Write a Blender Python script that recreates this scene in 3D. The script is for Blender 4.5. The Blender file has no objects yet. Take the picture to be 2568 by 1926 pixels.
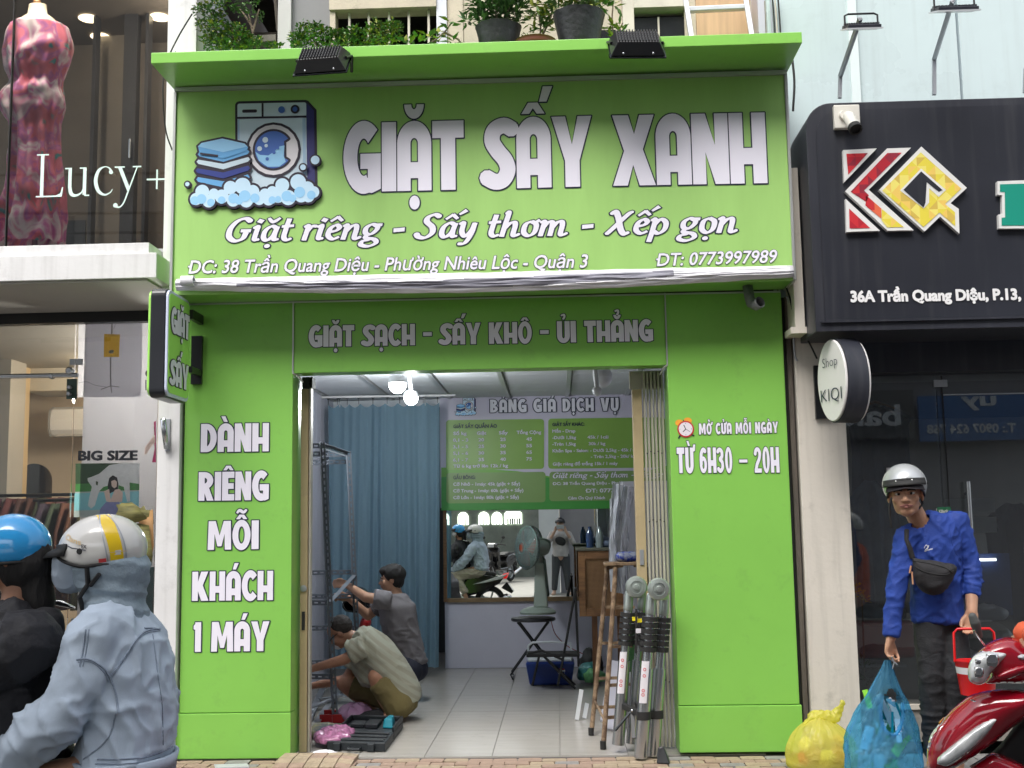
import bpy, bmesh, math, random, unicodedata
import numpy as np
from mathutils import Vector, Matrix, noise
from mathutils.geometry import delaunay_2d_cdt

random.seed(7)
PI = math.pi
sc = bpy.context.scene
COL = sc.collection

# ------------------------------------------------------------ camera
CAM = np.array([0.0, -7.5, 1.43])
FPX, CX, CY, KK = 2900.0, 1284.0, 963.0, 2568/2212.0
def _axes():
    d = np.array([1400-CX, 1320-CY, FPX]); d /= np.linalg.norm(d)
    r = math.radians(0.94)
    u = np.array([-math.sin(r), -math.cos(r), 0.0])
    up = u+np.array([0, 0, -(u@d)/d[2]]); up /= np.linalg.norm(up)
    return np.array([np.cross(d, up), d, up])
RC = _axes()
cd = bpy.data.cameras.new('camera'); cam = bpy.data.objects.new('camera', cd); COL.objects.link(cam)
cd.sensor_width = 36.0; cd.lens = FPX/2568*36.0; cd.clip_end = 400; cd.clip_start = 0.05
M3 = Matrix(((RC[0, 0], -RC[0, 1], -RC[0, 2]), (RC[1, 0], -RC[1, 1], -RC[1, 2]), (RC[2, 0], -RC[2, 1], -RC[2, 2])))
cam.matrix_world = Matrix.Translation(Vector(CAM)) @ M3.to_4x4()
sc.camera = cam
def ray(u, v): return RC @ np.array([u*KK-CX, v*KK-CY, FPX])
def A(u, v, Y):                      # point at depth plane Y (survey helper)
    w = ray(u, v); return Vector(CAM+w*((Y-CAM[1])/w[1]))
def AF(u, v, z=0.0):                 # point on the horizontal plane z
    w = ray(u, v); return Vector(CAM+w*((z-CAM[2])/w[2]))

# ------------------------------------------------------------ light
world = bpy.data.worlds.new('World'); sc.world = world; world.use_nodes = True
wn = world.node_tree; wn.nodes.clear()
sky = wn.nodes.new('ShaderNodeTexSky'); sky.sky_type = 'NISHITA'; sky.sun_disc = False
SUN_EL, SUN_AZ = math.radians(54), math.radians(200)   # azimuth clockwise from +Y: behind the camera, a little left
sky.sun_elevation = SUN_EL; sky.sun_rotation = SUN_AZ
sky.air_density = 1.0; sky.dust_density = 4.0; sky.ozone_density = 1.0
hsv = wn.nodes.new('ShaderNodeHueSaturation'); hsv.inputs['Saturation'].default_value = 0.35
bg = wn.nodes.new('ShaderNodeBackground'); bg.inputs['Strength'].default_value = 0.15
wo = wn.nodes.new('ShaderNodeOutputWorld')
wn.links.new(sky.outputs[0], hsv.inputs['Color']); wn.links.new(hsv.outputs[0], bg.inputs[0]); wn.links.new(bg.outputs[0], wo.inputs[0])
sl = bpy.data.lights.new('sun', 'SUN'); sl.energy = 1.3; sl.angle = math.radians(40); sl.color = (1, .97, .93)
so = bpy.data.objects.new('sun', sl); COL.objects.link(so)
sd = Vector((math.sin(SUN_AZ)*math.cos(SUN_EL), math.cos(SUN_AZ)*math.cos(SUN_EL), math.sin(SUN_EL)))
so.rotation_euler = sd.to_track_quat('Z', 'Y').to_euler()
sc.view_settings.view_transform = 'Standard'; sc.view_settings.look = 'None'
sc.view_settings.gamma = 1; sc.view_settings.exposure = 1.08; sc.view_settings.use_curve_mapping = False
sc.render.engine = 'CYCLES'
sc.cycles.max_bounces = 8; sc.cycles.diffuse_bounces = 4; sc.cycles.glossy_bounces = 4
sc.cycles.transparent_max_bounces = 12; sc.cycles.use_denoising = True; sc.cycles.caustics_reflective = False; sc.cycles.caustics_refractive = False

# ------------------------------------------------------------ materials
def s2l(c): return tuple(((x/255)/12.92 if x/255 <= 0.04045 else ((x/255+0.055)/1.055)**2.4) for x in c)
def mat(name, col, rough=0.5, metal=0.0, var=0.12, scale=3.0, bump=0.0, bscale=60.0, spec=0.5, alpha=1.0, trans=0.0, emit=0.0, ecol=None, streak=0.0, coat=0.0, col2=None, thin=False, stretch=(1, 1, 1), dirt=0.0):
    m = bpy.data.materials.new(name); m.use_nodes = True; nt = m.node_tree; N = nt.nodes; L = nt.links
    b = N['Principled BSDF']
    col = tuple(col)+(1,)
    b.inputs['Roughness'].default_value = rough; b.inputs['Metallic'].default_value = metal
    b.inputs['Specular IOR Level'].default_value = spec
    b.inputs['Base Color'].default_value = col
    tc = N.new('ShaderNodeTexCoord'); mp = N.new('ShaderNodeMapping'); mp.inputs['Scale'].default_value = stretch
    L.new(tc.outputs['Object'], mp.inputs['Vector'])
    src = None
    if var > 0 or col2:
        nz = N.new('ShaderNodeTexNoise'); nz.inputs['Scale'].default_value = scale; nz.inputs['Detail'].default_value = 6; nz.inputs['Roughness'].default_value = .6
        L.new(mp.outputs[0], nz.inputs['Vector'])
        rp = N.new('ShaderNodeValToRGB'); e = rp.color_ramp.elements
        e[0].position = .3; e[1].position = .7
        if col2:
            e[0].color = col; e[1].color = tuple(col2)+(1,); e[0].position = .42; e[1].position = .58
        else:
            e[0].color = tuple(max(0, c*(1-var)) for c in col[:3])+(1,); e[1].color = tuple(min(1, c*(1+var)) for c in col[:3])+(1,)
        L.new(nz.outputs['Fac'], rp.inputs[0]); src = rp.outputs[0]
        rr = N.new('ShaderNodeMapRange'); rr.inputs['To Min'].default_value = max(0.02, rough*0.8); rr.inputs['To Max'].default_value = min(1, rough*1.2)
        L.new(nz.outputs['Fac'], rr.inputs['Value']); L.new(rr.outputs[0], b.inputs['Roughness'])
    if streak > 0:                    # rain streaks, drips running down
        m2 = N.new('ShaderNodeMapping'); m2.inputs['Scale'].default_value = (9, 9, .5); L.new(tc.outputs['Object'], m2.inputs[0])
        n2 = N.new('ShaderNodeTexNoise'); n2.inputs['Scale'].default_value = 2.0; n2.inputs['Detail'].default_value = 5; L.new(m2.outputs[0], n2.inputs['Vector'])
        r2 = N.new('ShaderNodeMapRange'); r2.inputs['From Min'].default_value = .5; r2.inputs['From Max'].default_value = .75; r2.inputs['To Min'].default_value = 0; r2.inputs['To Max'].default_value = streak
        L.new(n2.outputs['Fac'], r2.inputs['Value'])
        mx = N.new('ShaderNodeMix'); mx.data_type = 'RGBA'; L.new(r2.outputs[0], mx.inputs['Factor'])
        if src: L.new(src, mx.inputs[6])
        else: mx.inputs[6].default_value = col
        mx.inputs[7].default_value = (.35, .34, .32, 1) if sum(col[:3]) < .3 else (.16, .15, .13, 1)
        src = mx.outputs[2]
    if dirt > 0:
        n3 = N.new('ShaderNodeTexNoise'); n3.inputs['Scale'].default_value = 5.0; n3.inputs['Detail'].default_value = 10; n3.inputs['Roughness'].default_value = .75; L.new(tc.outputs['Object'], n3.inputs['Vector'])
        r3 = N.new('ShaderNodeMapRange'); r3.inputs['From Min'].default_value = .55; r3.inputs['From Max'].default_value = .72; r3.inputs['To Min'].default_value = 0; r3.inputs['To Max'].default_value = dirt
        L.new(n3.outputs['Fac'], r3.inputs['Value'])
        mx = N.new('ShaderNodeMix'); mx.data_type = 'RGBA'; L.new(r3.outputs[0], mx.inputs['Factor'])
        if src: L.new(src, mx.inputs[6])
        else: mx.inputs[6].default_value = col
        mx.inputs[7].default_value = (.09, .08, .065, 1); src = mx.outputs[2]
    if src: L.new(src, b.inputs['Base Color'])
    if bump > 0:
        nb = N.new('ShaderNodeTexNoise'); nb.inputs['Scale'].default_value = bscale; nb.inputs['Detail'].default_value = 5
        L.new(mp.outputs[0], nb.inputs['Vector'])
        bp = N.new('ShaderNodeBump'); bp.inputs['Strength'].default_value = bump; bp.inputs['Distance'].default_value = .01
        L.new(nb.outputs['Fac'], bp.inputs['Height']); L.new(bp.outputs[0], b.inputs['Normal'])
    if emit > 0:
        b.inputs['Emission Color'].default_value = tuple(ecol or col[:3])+(1,); b.inputs['Emission Strength'].default_value = emit
    if coat > 0:
        b.inputs['Coat Weight'].default_value = coat; b.inputs['Coat Roughness'].default_value = .04
    if alpha < 1: b.inputs['Alpha'].default_value = alpha
    if trans > 0: b.inputs['Transmission Weight'].default_value = trans
    return m
def wrinkle(key, scale, strength, worn=0.0, dist=.02, d=(1, 1, 1)):   # fine cloth creases: ridged relief, paler on the worn ridges
    N = MT[key].node_tree.nodes; L = MT[key].node_tree.links; b = N['Principled BSDF']
    tc = N.new('ShaderNodeTexCoord'); mp = N.new('ShaderNodeMapping'); mp.inputs['Scale'].default_value = d; L.new(tc.outputs['Object'], mp.inputs[0])
    hs = []
    for k, (sc_, w) in enumerate(((scale, 1.0), (scale*2.6, .45))):
        t = N.new('ShaderNodeTexNoise'); t.noise_type = 'RIDGED_MULTIFRACTAL'; t.inputs['Scale'].default_value = sc_; t.inputs['Detail'].default_value = 1.2; t.inputs['Distortion'].default_value = .8; L.new(mp.outputs[0], t.inputs['Vector'])
        m = N.new('ShaderNodeMath'); m.operation = 'MULTIPLY'; m.inputs[1].default_value = w; L.new(t.outputs['Fac'], m.inputs[0]); hs.append(m)
    a = N.new('ShaderNodeMath'); L.new(hs[0].outputs[0], a.inputs[0]); L.new(hs[1].outputs[0], a.inputs[1])
    bp = N.new('ShaderNodeBump'); bp.inputs['Strength'].default_value = strength; bp.inputs['Distance'].default_value = dist; L.new(a.outputs[0], bp.inputs['Height'])
    if b.inputs['Normal'].links: L.new(b.inputs['Normal'].links[0].from_socket, bp.inputs['Normal'])
    L.new(bp.outputs[0], b.inputs['Normal'])
    if worn:
        src = b.inputs['Base Color'].links[0].from_socket; r = N.new('ShaderNodeMapRange'); r.inputs['From Min'].default_value = .5; r.inputs['From Max'].default_value = 1.6; r.inputs['To Max'].default_value = worn; L.new(a.outputs[0], r.inputs['Value'])
        mx = N.new('ShaderNodeMix'); mx.data_type = 'RGBA'; L.new(r.outputs[0], mx.inputs['Factor']); L.new(src, mx.inputs[6]); mx.inputs[7].default_value = (.72, .76, .80, 1); L.new(mx.outputs[2], b.inputs['Base Color'])
def glass_mat(name, tint=(.9, .95, .95), refl=0.09, milk=0.0, milkcol=(.8, .8, .8), rough=0.0, grime=0.0):
    m = bpy.data.materials.new(name); m.use_nodes = True; nt = m.node_tree; N = nt.nodes; L = nt.links
    N.clear(); out = N.new('ShaderNodeOutputMaterial')
    t = N.new('ShaderNodeBsdfTransparent'); t.inputs[0].default_value = tuple(tint)+(1,)
    g = N.new('ShaderNodeBsdfGlossy'); g.inputs['Roughness'].default_value = rough; g.inputs[0].default_value = (1, 1, 1, 1)
    fr = N.new('ShaderNodeFresnel'); fr.inputs[0].default_value = 1.5
    ma = N.new('ShaderNodeMath'); ma.operation = 'MULTIPLY_ADD'; ma.inputs[1].default_value = 1.0; ma.inputs[2].default_value = refl-.04
    L.new(fr.outputs[0], ma.inputs[0])
    mx = N.new('ShaderNodeMixShader'); L.new(ma.outputs[0], mx.inputs[0]); L.new(t.outputs[0], mx.inputs[1]); L.new(g.outputs[0], mx.inputs[2])
    last = mx
    if milk > 0 or grime > 0:
        d = N.new('ShaderNodeBsdfDiffuse'); d.inputs[0].default_value = tuple(milkcol)+(1,)
        m2 = N.new('ShaderNodeMixShader'); m2.inputs[0].default_value = milk
        if grime > 0:
            tc = N.new('ShaderNodeTexCoord'); nz = N.new('ShaderNodeTexNoise'); nz.inputs['Scale'].default_value = 4; nz.inputs['Detail'].default_value = 6
            L.new(tc.outputs['Object'], nz.inputs['Vector'])
            r = N.new('ShaderNodeMapRange'); r.inputs['To Min'].default_value = milk; r.inputs['To Max'].default_value = milk+grime; L.new(nz.outputs['Fac'], r.inputs['Value']); L.new(r.outputs[0], m2.inputs[0])
        L.new(mx.outputs[0], m2.inputs[1]); L.new(d.outputs[0], m2.inputs[2]); last = m2
    L.new(last.outputs[0], out.inputs[0])
    return m
MT = {}
def mk(key, *a, **k):
    if key not in MT: MT[key] = mat(key, *a, **k)
    return MT[key]

# ------------------------------------------------------------ mesh builder
class MB:
    def __init__(s): s.v = []; s.f = []; s.m = []; s.cur = 0
    def add(s, vs, fs):
        o = len(s.v); s.v += [tuple(p) for p in vs]
        for f in fs: s.f.append(tuple(i+o for i in f)); s.m.append(s.cur)
        return s
    def box(s, a, b):
        x0, x1 = sorted((a[0], b[0])); y0, y1 = sorted((a[1], b[1])); z0, z1 = sorted((a[2], b[2]))
        return s.add([(x0, y0, z0), (x1, y0, z0), (x1, y1, z0), (x0, y1, z0), (x0, y0, z1), (x1, y0, z1), (x1, y1, z1), (x0, y1, z1)],
              [(0, 3, 2, 1), (4, 5, 6, 7), (0, 1, 5, 4), (1, 2, 6, 5), (2, 3, 7, 6), (3, 0, 4, 7)])
    def obox(s, c, ax, ay, az):       # oriented box, half axes
        c, ax, ay, az = Vector(c), Vector(ax), Vector(ay), Vector(az)
        p = [c+i*ax+j*ay+k*az for k in (-1, 1) for j in (-1, 1) for i in (-1, 1)]
        return s.add(p, [(0, 2, 3, 1), (4, 5, 7, 6), (0, 1, 5, 4), (1, 3, 7, 5), (3, 2, 6, 7), (2, 0, 4, 6)])
    def bar(s, p, q, w, h, up=(0, 0, 1)):
        p, q = Vector(p), Vector(q); d = q-p; L = d.length; d.normalize(); up = Vector(up)
        if abs(d.dot(up)) > .95: up = Vector((0, 1, 0))
        x = d.cross(up).normalized(); y = x.cross(d).normalized()
        return s.obox((p+q)/2, x*w/2, d*L/2, y*h/2)
    def tube(s, pts, r, n=8, closed=False, caps=True):
        pts = [Vector(p) for p in pts]; k = len(pts)
        rs = r if hasattr(r, '__len__') else [r]*k
        o = len(s.v); prev = None
        for i, p in enumerate(pts):
            if closed: d = pts[(i+1) % k]-pts[i-1]
            else: d = pts[min(i+1, k-1)]-pts[max(i-1, 0)]
            if d.length < 1e-9: d = Vector((0, 0, 1))
            d.normalize()
            if prev is None:
                a = Vector((0, 0, 1)) if abs(d.z) < .9 else Vector((1, 0, 0))
                x = d.cross(a).normalized()
            else: x = (prev-d*prev.dot(d)).normalized()
            prev = x; y = d.cross(x)
            for j in range(n):
                a = 2*PI*j/n; s.v.append(tuple(p+(x*math.cos(a)+y*math.sin(a))*rs[i]))
        for i in range(k if closed else k-1):
            for j in range(n):
                a = o+i*n+j; b = o+i*n+(j+1) % n; c = o+((i+1) % k)*n+(j+1) % n; e = o+((i+1) % k)*n+j
                s.f.append((a, b, c, e)); s.m.append(s.cur)
        if caps and not closed:
            s.f.append(tuple(o+j for j in range(n-1, -1, -1))); s.m.append(s.cur)
            s.f.append(tuple(o+(k-1)*n+j for j in range(n))); s.m.append(s.cur)
        return s
    def ell(s, c, r, rot=None, n=16, m=10):
        c = Vector(c); r = (r, r, r) if not hasattr(r, '__len__') else r
        R = rot if rot is not None else Matrix.Identity(3); vs = []; fs = []
        for i in range(m+1):
            t = PI*i/m
            for j in range(n):
                a = 2*PI*j/n
                vs.append(c+R @ Vector((r[0]*math.sin(t)*math.cos(a), r[1]*math.sin(t)*math.sin(a), r[2]*math.cos(t))))
        for i in range(m):
            for j in range(n):
                fs.append((i*n+j, (i+1)*n+j, (i+1)*n+(j+1) % n, i*n+(j+1) % n))
        return s.add(vs, fs)
    def cap(s, p, q, r0, r1, n=14):   # tapered capsule
        p, q = Vector(p), Vector(q); d = (q-p)
        if d.length < 1e-6: return s.ell(p, r0)
        d.normalize(); pts = []; rs = []
        for a in (90, 65, 40, 20): pts.append(p-d*r0*math.sin(math.radians(a))); rs.append(max(.0005, r0*math.cos(math.radians(a))))
        for t in (0, .25, .5, .75, 1): pts.append(p.lerp(q, t)); rs.append(r0+(r1-r0)*t)
        for a in (20, 40, 65, 90): pts.append(q+d*r1*math.sin(math.radians(a))); rs.append(max(.0005, r1*math.cos(math.radians(a))))
        return s.tube(pts, rs, n)
    def loft(s, L, n=26):             # elliptical torso: [(centre, half width, half depth), ...] closed by domes
        C = [Vector(c) for c, a, b in L]; d0 = (C[1]-C[0]).normalized(); d1 = (C[-1]-C[-2]).normalized()
        P = [tuple(q) for q in spline([(*c, a, b) for c, (_, a, b) in zip(C, L)], 4)]
        r0, r1 = min(L[0][1:]), min(L[-1][1:]); a = P[0]; z = P[-1]
        P = [tuple(Vector(a[:3])-d0*r0*.5*math.sin(t))+(a[3]*math.cos(t)+1e-3, a[4]*math.cos(t)+1e-3) for t in (1.57, 1.1, .6)]+P+[tuple(Vector(z[:3])+d1*r1*.12*math.sin(t))+(z[3]*math.cos(t)+1e-3, z[4]*math.cos(t)+1e-3) for t in (.5, 1.57)]
        rows = []
        for i, q in enumerate(P):
            d = (Vector(P[min(i+1, len(P)-1)][:3])-Vector(P[max(i-1, 0)][:3])).normalized(); x = d.cross(Vector((0, 1, 0))).normalized()
            rows.append([Vector(q[:3])+x*q[3]*math.cos(2*PI*j/n)+Vector((0, 1, 0))*q[4]*math.sin(2*PI*j/n) for j in range(n)])
        return s.grid(rows, closeu=True)
    def chain(s, pts):                # [(p, r), ...]
        for (p, r), (q, t) in zip(pts, pts[1:]): s.cap(p, q, r, t)
        return s
    def lathe(s, c, prof, n=24, axis=None, a0=0, a1=2*PI):
        c = Vector(c); ax = Vector(axis or (0, 0, 1)).normalized()
        x = ax.cross(Vector((0, 1, 0)) if abs(ax.y) < .9 else Vector((1, 0, 0))).normalized(); y = ax.cross(x)
        vs = []; fs = []; full = abs(a1-a0-2*PI) < 1e-6; nn = n if full else n+1
        for (r, h) in prof:
            for j in range(nn):
                a = a0+(a1-a0)*j/n; vs.append(c+ax*h+(x*math.cos(a)+y*math.sin(a))*max(r, .0002))
        for i in range(len(prof)-1):
            for j in range(n):
                k = (j+1) % nn
                fs.append((i*nn+j, i*nn+k, (i+1)*nn+k, (i+1)*nn+j))
        return s.add(vs, fs)
    def prism(s, poly, o, ex, ez, ey, d):    # polygon (x,z) in the frame o+x*ex+z*ez, extruded d along ey
        o, ex, ez, ey = Vector(o), Vector(ex), Vector(ez), Vector(ey); n = len(poly)
        a = [o+ex*p[0]+ez*p[1] for p in poly]; b = [p+ey*d for p in a]
        return s.add(a+b, [tuple(range(n)), tuple(range(2*n-1, n-1, -1))]+[(i, n+i, n+(i+1) % n, (i+1) % n) for i in range(n)])
    def grid(s, pts, closeu=False):          # pts[row][col]
        R = len(pts); C = len(pts[0]); fs = []
        for i in range(R-1):
            for j in range(C if closeu else C-1):
                k = (j+1) % C; fs.append((i*C+j, i*C+k, (i+1)*C+k, (i+1)*C+j))
        return s.add([p for r in pts for p in r], fs)
    def mesh(s, name='m'):
        me = bpy.data.meshes.new(name); me.from_pydata(s.v, [], s.f); me.update()
        if any(s.m): me.polygons.foreach_set('material_index', s.m)
        return me

def wloc(o):
    v = Vector((0, 0, 0))
    while o: v += o.location; o = o.parent
    return v
def fix_normals(me):
    b = bmesh.new(); b.from_mesh(me); bmesh.ops.recalc_face_normals(b, faces=b.faces); b.to_mesh(me); b.free()
def obj(name, src, material, parent=None, smooth=None, bevel=0, solid=0, sub=0, label=None, normals=True, soff=0):
    me = src.mesh(name) if isinstance(src, MB) else src
    if normals: fix_normals(me)
    mats = material if isinstance(material, (list, tuple)) else [material]
    idx = [p.material_index for p in me.polygons] if len(mats) > 1 else None
    me.materials.clear()
    for m in mats: me.materials.append(MT[m] if isinstance(m, str) else m)
    if idx and any(idx): me.polygons.foreach_set('material_index', idx)
    if parent is not None: off = wloc(parent)
    else:
        co = np.empty(len(me.vertices)*3); me.vertices.foreach_get('co', co); co = co.reshape(-1, 3)
        lo, hi = co.min(0), co.max(0); off = Vector(((lo[0]+hi[0])/2, (lo[1]+hi[1])/2, lo[2]))
    me.transform(Matrix.Translation(-off))
    if smooth is not None:
        me.polygons.foreach_set('use_smooth', [True]*len(me.polygons)); me.set_sharp_from_angle(angle=math.radians(smooth))
    o = bpy.data.objects.new(name, me); COL.objects.link(o)
    if parent is not None: o.parent = parent
    else: o.location = off
    if solid: md = o.modifiers.new('s', 'SOLIDIFY'); md.thickness = solid; md.offset = soff
    if bevel: md = o.modifiers.new('b', 'BEVEL'); md.width = bevel; md.segments = 2; md.limit_method = 'ANGLE'; md.angle_limit = math.radians(40)
    if sub: md = o.modifiers.new('u', 'SUBSURF'); md.levels = sub; md.render_levels = sub
    if label: o['label'] = label
    return o
def tag(o, label, cat, group=None):
    o['label'] = label; o['category'] = cat
    if group: o['group'] = group
    return o
def struct(o): o['kind'] = 'structure'; return o
def thing(name, label, cat, loc=(0, 0, 0), group=None):
    o = bpy.data.objects.new(name, None); COL.objects.link(o); o.location = loc; o.empty_display_size = .1
    return tag(o, label, cat, group)
def copy_tree(o, parent=None):
    c = o.copy(); COL.objects.link(c); c.parent = parent
    for ch in [x for x in o.children]: copy_tree(ch, c)
    return c
def blob(mb, voxel=.01, it=6, fac=.5):      # fuse overlapping primitives into one continuous skin
    me = mb.mesh(); o = bpy.data.objects.new('t', me); COL.objects.link(o)
    r = o.modifiers.new('r', 'REMESH'); r.mode = 'VOXEL'; r.voxel_size = voxel
    if it: q = o.modifiers.new('q', 'SMOOTH'); q.factor = fac; q.iterations = it
    dg = bpy.context.evaluated_depsgraph_get(); ev = o.evaluated_get(dg)
    out = bpy.data.meshes.new_from_object(ev); bpy.data.objects.remove(o); bpy.data.meshes.remove(me)
    return out
def warp(me, fn):                            # fn(co, normal) -> offset along the normal
    n = len(me.vertices); nr = [v.normal.copy() for v in me.vertices]
    for i, v in enumerate(me.vertices):
        v.co = v.co+nr[i]*fn(v.co, nr[i])
    me.update(); return me
def cut(me, fn):                             # delete faces whose centre satisfies fn
    b = bmesh.new(); b.from_mesh(me)
    bmesh.ops.delete(b, geom=[f for f in b.faces if fn(f.calc_center_median())], context='FACES'); b.to_mesh(me); b.free(); return me
def paint(me, fn):                           # material index per face
    me.polygons.foreach_set('material_index', [fn(p.center) for p in me.polygons]); return me
def nz(p, s): return noise.noise(Vector((p[0]*s, p[1]*s, p[2]*s)))
def ridge(p, s, d=(1, 1, 1)): return 1-2*abs(noise.noise(Vector((p[0]*s*d[0], p[1]*s*d[1], p[2]*s*d[2]))))
def spline(pts, n=8):                        # Catmull-Rom through tuples of any length
    P = [np.array(p, float) for p in pts]; P = [2*P[0]-P[1]]+P+[2*P[-1]-P[-2]]; out = []
    for i in range(1, len(P)-2):
        for k in range(n):
            t = k/n
            out.append(.5*((2*P[i])+(-P[i-1]+P[i+1])*t+(2*P[i-1]-5*P[i]+4*P[i+1]-P[i+2])*t*t+(-P[i-1]+3*P[i]-3*P[i+1]+P[i+2])*t**3))
    out.append(P[-2]); return out

# ------------------------------------------------------------ lettering
def R_(x0, y0, x1, y1): return [(x0, y0), (x1, y0), (x1, y1), (x0, y1)]
def arc(cx, cy, rx, ry, ix, iy, a0, a1, n=14):
    a = [math.radians(a0+(a1-a0)*i/n) for i in range(n+1)]
    return [(cx+rx*math.cos(t), cy+ry*math.sin(t)) for t in a]+[(cx+ix*math.cos(t), cy+iy*math.sin(t)) for t in reversed(a)]
def ring(cx, cy, rx, ry, ix, iy): return [arc(cx, cy, rx, ry, ix, iy, -92, 92), arc(cx, cy, rx, ry, ix, iy, 88, 272)]
def disc(cx, cy, rx, ry=None, n=20): ry = ry or rx; return [(cx+rx*math.cos(2*PI*i/n), cy+ry*math.sin(2*PI*i/n)) for i in range(n)]
def pen(pts, w=None, nib=None, n=6, ang=35):  # stroked spline; (x,y[,w]); returns quads + joints
    P = spline([(p[0], p[1], p[2] if len(p) > 2 else w) for p in pts], n) if len(pts) > 2 else [np.array((p[0], p[1], p[2] if len(p) > 2 else w)) for p in pts]
    L = []; Rr = []
    for i, p in enumerate(P):
        d = P[min(i+1, len(P)-1)]-P[max(i-1, 0)]; l = math.hypot(d[0], d[1]) or 1; nx, ny = -d[1]/l, d[0]/l
        ww = p[2]
        if nib: th = math.atan2(d[1], d[0])-math.radians(ang); ww *= (nib+(1-nib)*abs(math.sin(th)))
        L.append((p[0]+nx*ww/2, p[1]+ny*ww/2)); Rr.append((p[0]-nx*ww/2, p[1]-ny*ww/2))
    out = []
    for i in range(len(P)-1):
        q = [L[i], L[i+1], Rr[i+1], Rr[i]]; out.append(q)
        if i: out.append(disc(P[i][0], P[i][1], math.hypot(L[i][0]-Rr[i][0], L[i][1]-Rr[i][1])/2*.98, n=10))
    return out
GL = {
 'I': (.21, [R_(0, 0, .21, 1)]), 'T': (.46, [R_(0, .75, .46, 1), R_(.125, 0, .335, .8)]),
 'A': (.5, [R_(0, 0, .195, .7), R_(.305, 0, .5, .7), R_(.18, .18, .32, .41), arc(.25, .68, .25, .33, .055, .08, -2, 182, 18)]),
 'G': (.55, [arc(.3, .5, .3, .53, .095, .27, 48, 292, 26), R_(.25, .33, .55, .55), R_(.36, .04, .55, .4), [(.36, -.01), (.42, -.02), (.55, .04), (.55, .2), (.3, .2)]]),
 'C': (.5, [arc(.29, .5, .29, .53, .1, .28, 42, 318, 26)]),
 'S': (.46, pen([(.43, .83), (.3, .895), (.16, .83), (.125, .68), (.2, .54), (.31, .4), (.345, .26), (.28, .13), (.16, .1), (.02, .17)], .225)),
 'Y': (.58, [[(0, 1), (.2, 1), (.29, .6), (.38, 1), (.58, 1), (.395, .37), (.395, 0), (.185, 0), (.185, .37)]]),
 'X': (.6, [[(0, 1), (.23, 1), (.31, .73), (.39, 1), (.6, 1), (.43, .51), (.6, 0), (.37, 0), (.285, .29), (.2, 0), (-.01, 0), (.16, .49)]]),
 'N': (.52, [[(0, 0), (0, 1), (.2, 1), (.33, .55), (.33, 1), (.52, 1), (.52, 0), (.32, 0), (.19, .45), (.19, 0)]]),
 'H': (.52, [R_(0, 0, .195, 1), R_(.325, 0, .52, 1), R_(.18, .27, .34, .5)]),
 'D': (.5, [R_(0, 0, .2, 1), arc(.18, .5, .32, .5, .12, .3, -92, 92), R_(.1, 0, .19, .2), R_(.1, .8, .19, 1)]),
 'R': (.5, [R_(0, 0, .2, 1), arc(.19, .7, .29, .3, .09, .1, -92, 92), [(.17, .46), (.34, .46), (.5, 0), (.28, 0), (.17, .36)]]),
 'B': (.5, [R_(0, 0, .2, 1), arc(.18, .74, .27, .26, .08, .09, -92, 92), arc(.18, .27, .31, .27, .11, .1, -92, 92)]),
 'E': (.4, [R_(0, 0, .2, 1), R_(.15, 0, .4, .22), R_(.15, .78, .4, 1), R_(.15, .4, .38, .6)]),
 'L': (.4, [R_(0, 0, .2, 1), R_(.15, 0, .4, .24)]),
 'M': (.7, [[(0, 0), (.02, 1), (.23, 1), (.35, .5), (.47, 1), (.68, 1), (.7, 0), (.51, 0), (.5, .55), (.41, .12), (.29, .12), (.2, .55), (.19, 0)]]),
 'O': (.54, ring(.27, .5, .27, .53, .095, .3)), '0': (.44, ring(.22, .5, .22, .52, .055, .34)),
 'K': (.56, [R_(0, 0, .2, 1), [(.17, .55), (.3, 1), (.54, 1), (.36, .53), (.56, 0), (.31, 0), (.17, .43)]]),
 'U': (.5, [R_(0, .3, .2, 1), R_(.3, .3, .5, 1), arc(.25, .32, .25, .34, .05, .12, 178, 362)]),
 'V': (.56, [[(0, 1), (.21, 1), (.28, .42), (.35, 1), (.56, 1), (.39, 0), (.17, 0)]]),
 'Q': (.56, ring(.27, .5, .27, .53, .095, .3)+[[(.3, .2), (.44, .28), (.58, -.05), (.42, -.08)]]),
 'P': (.48, [R_(0, 0, .2, 1), arc(.19, .68, .29, .32, .09, .11, -92, 92)]),
 '1': (.24, [R_(.05, 0, .24, 1), [(0, .76), (0, .88), (.1, 1), (.2, .85), (.06, .74)]]),
 '2': (.44, pen([(.06, .72), (.12, .88), (.24, .91), (.34, .78), (.3, .55), (.16, .33), (.09, .12)], .17)+[R_(0, 0, .43, .17)]),
 '3': (.42, pen([(.03, .82), (.15, .91), (.29, .83), (.29, .64), (.16, .53)], .17)+pen([(.16, .53), (.3, .42), (.31, .2), (.18, .08), (.03, .17)], .17)),
 '6': (.44, ring(.22, .32, .22, .33, .06, .16)+pen([(.36, .84), (.24, .91), (.12, .78), (.09, .55), (.09, .32)], .18)),
 '-': (.34, [R_(0, .42, .34, .6)]), '–': (.6, [R_(.05, .4, .55, .52)]), ' ': (.26, []), ':': (.2, [disc(.1, .1, .1), disc(.1, .6, .1)]),
}
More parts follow.
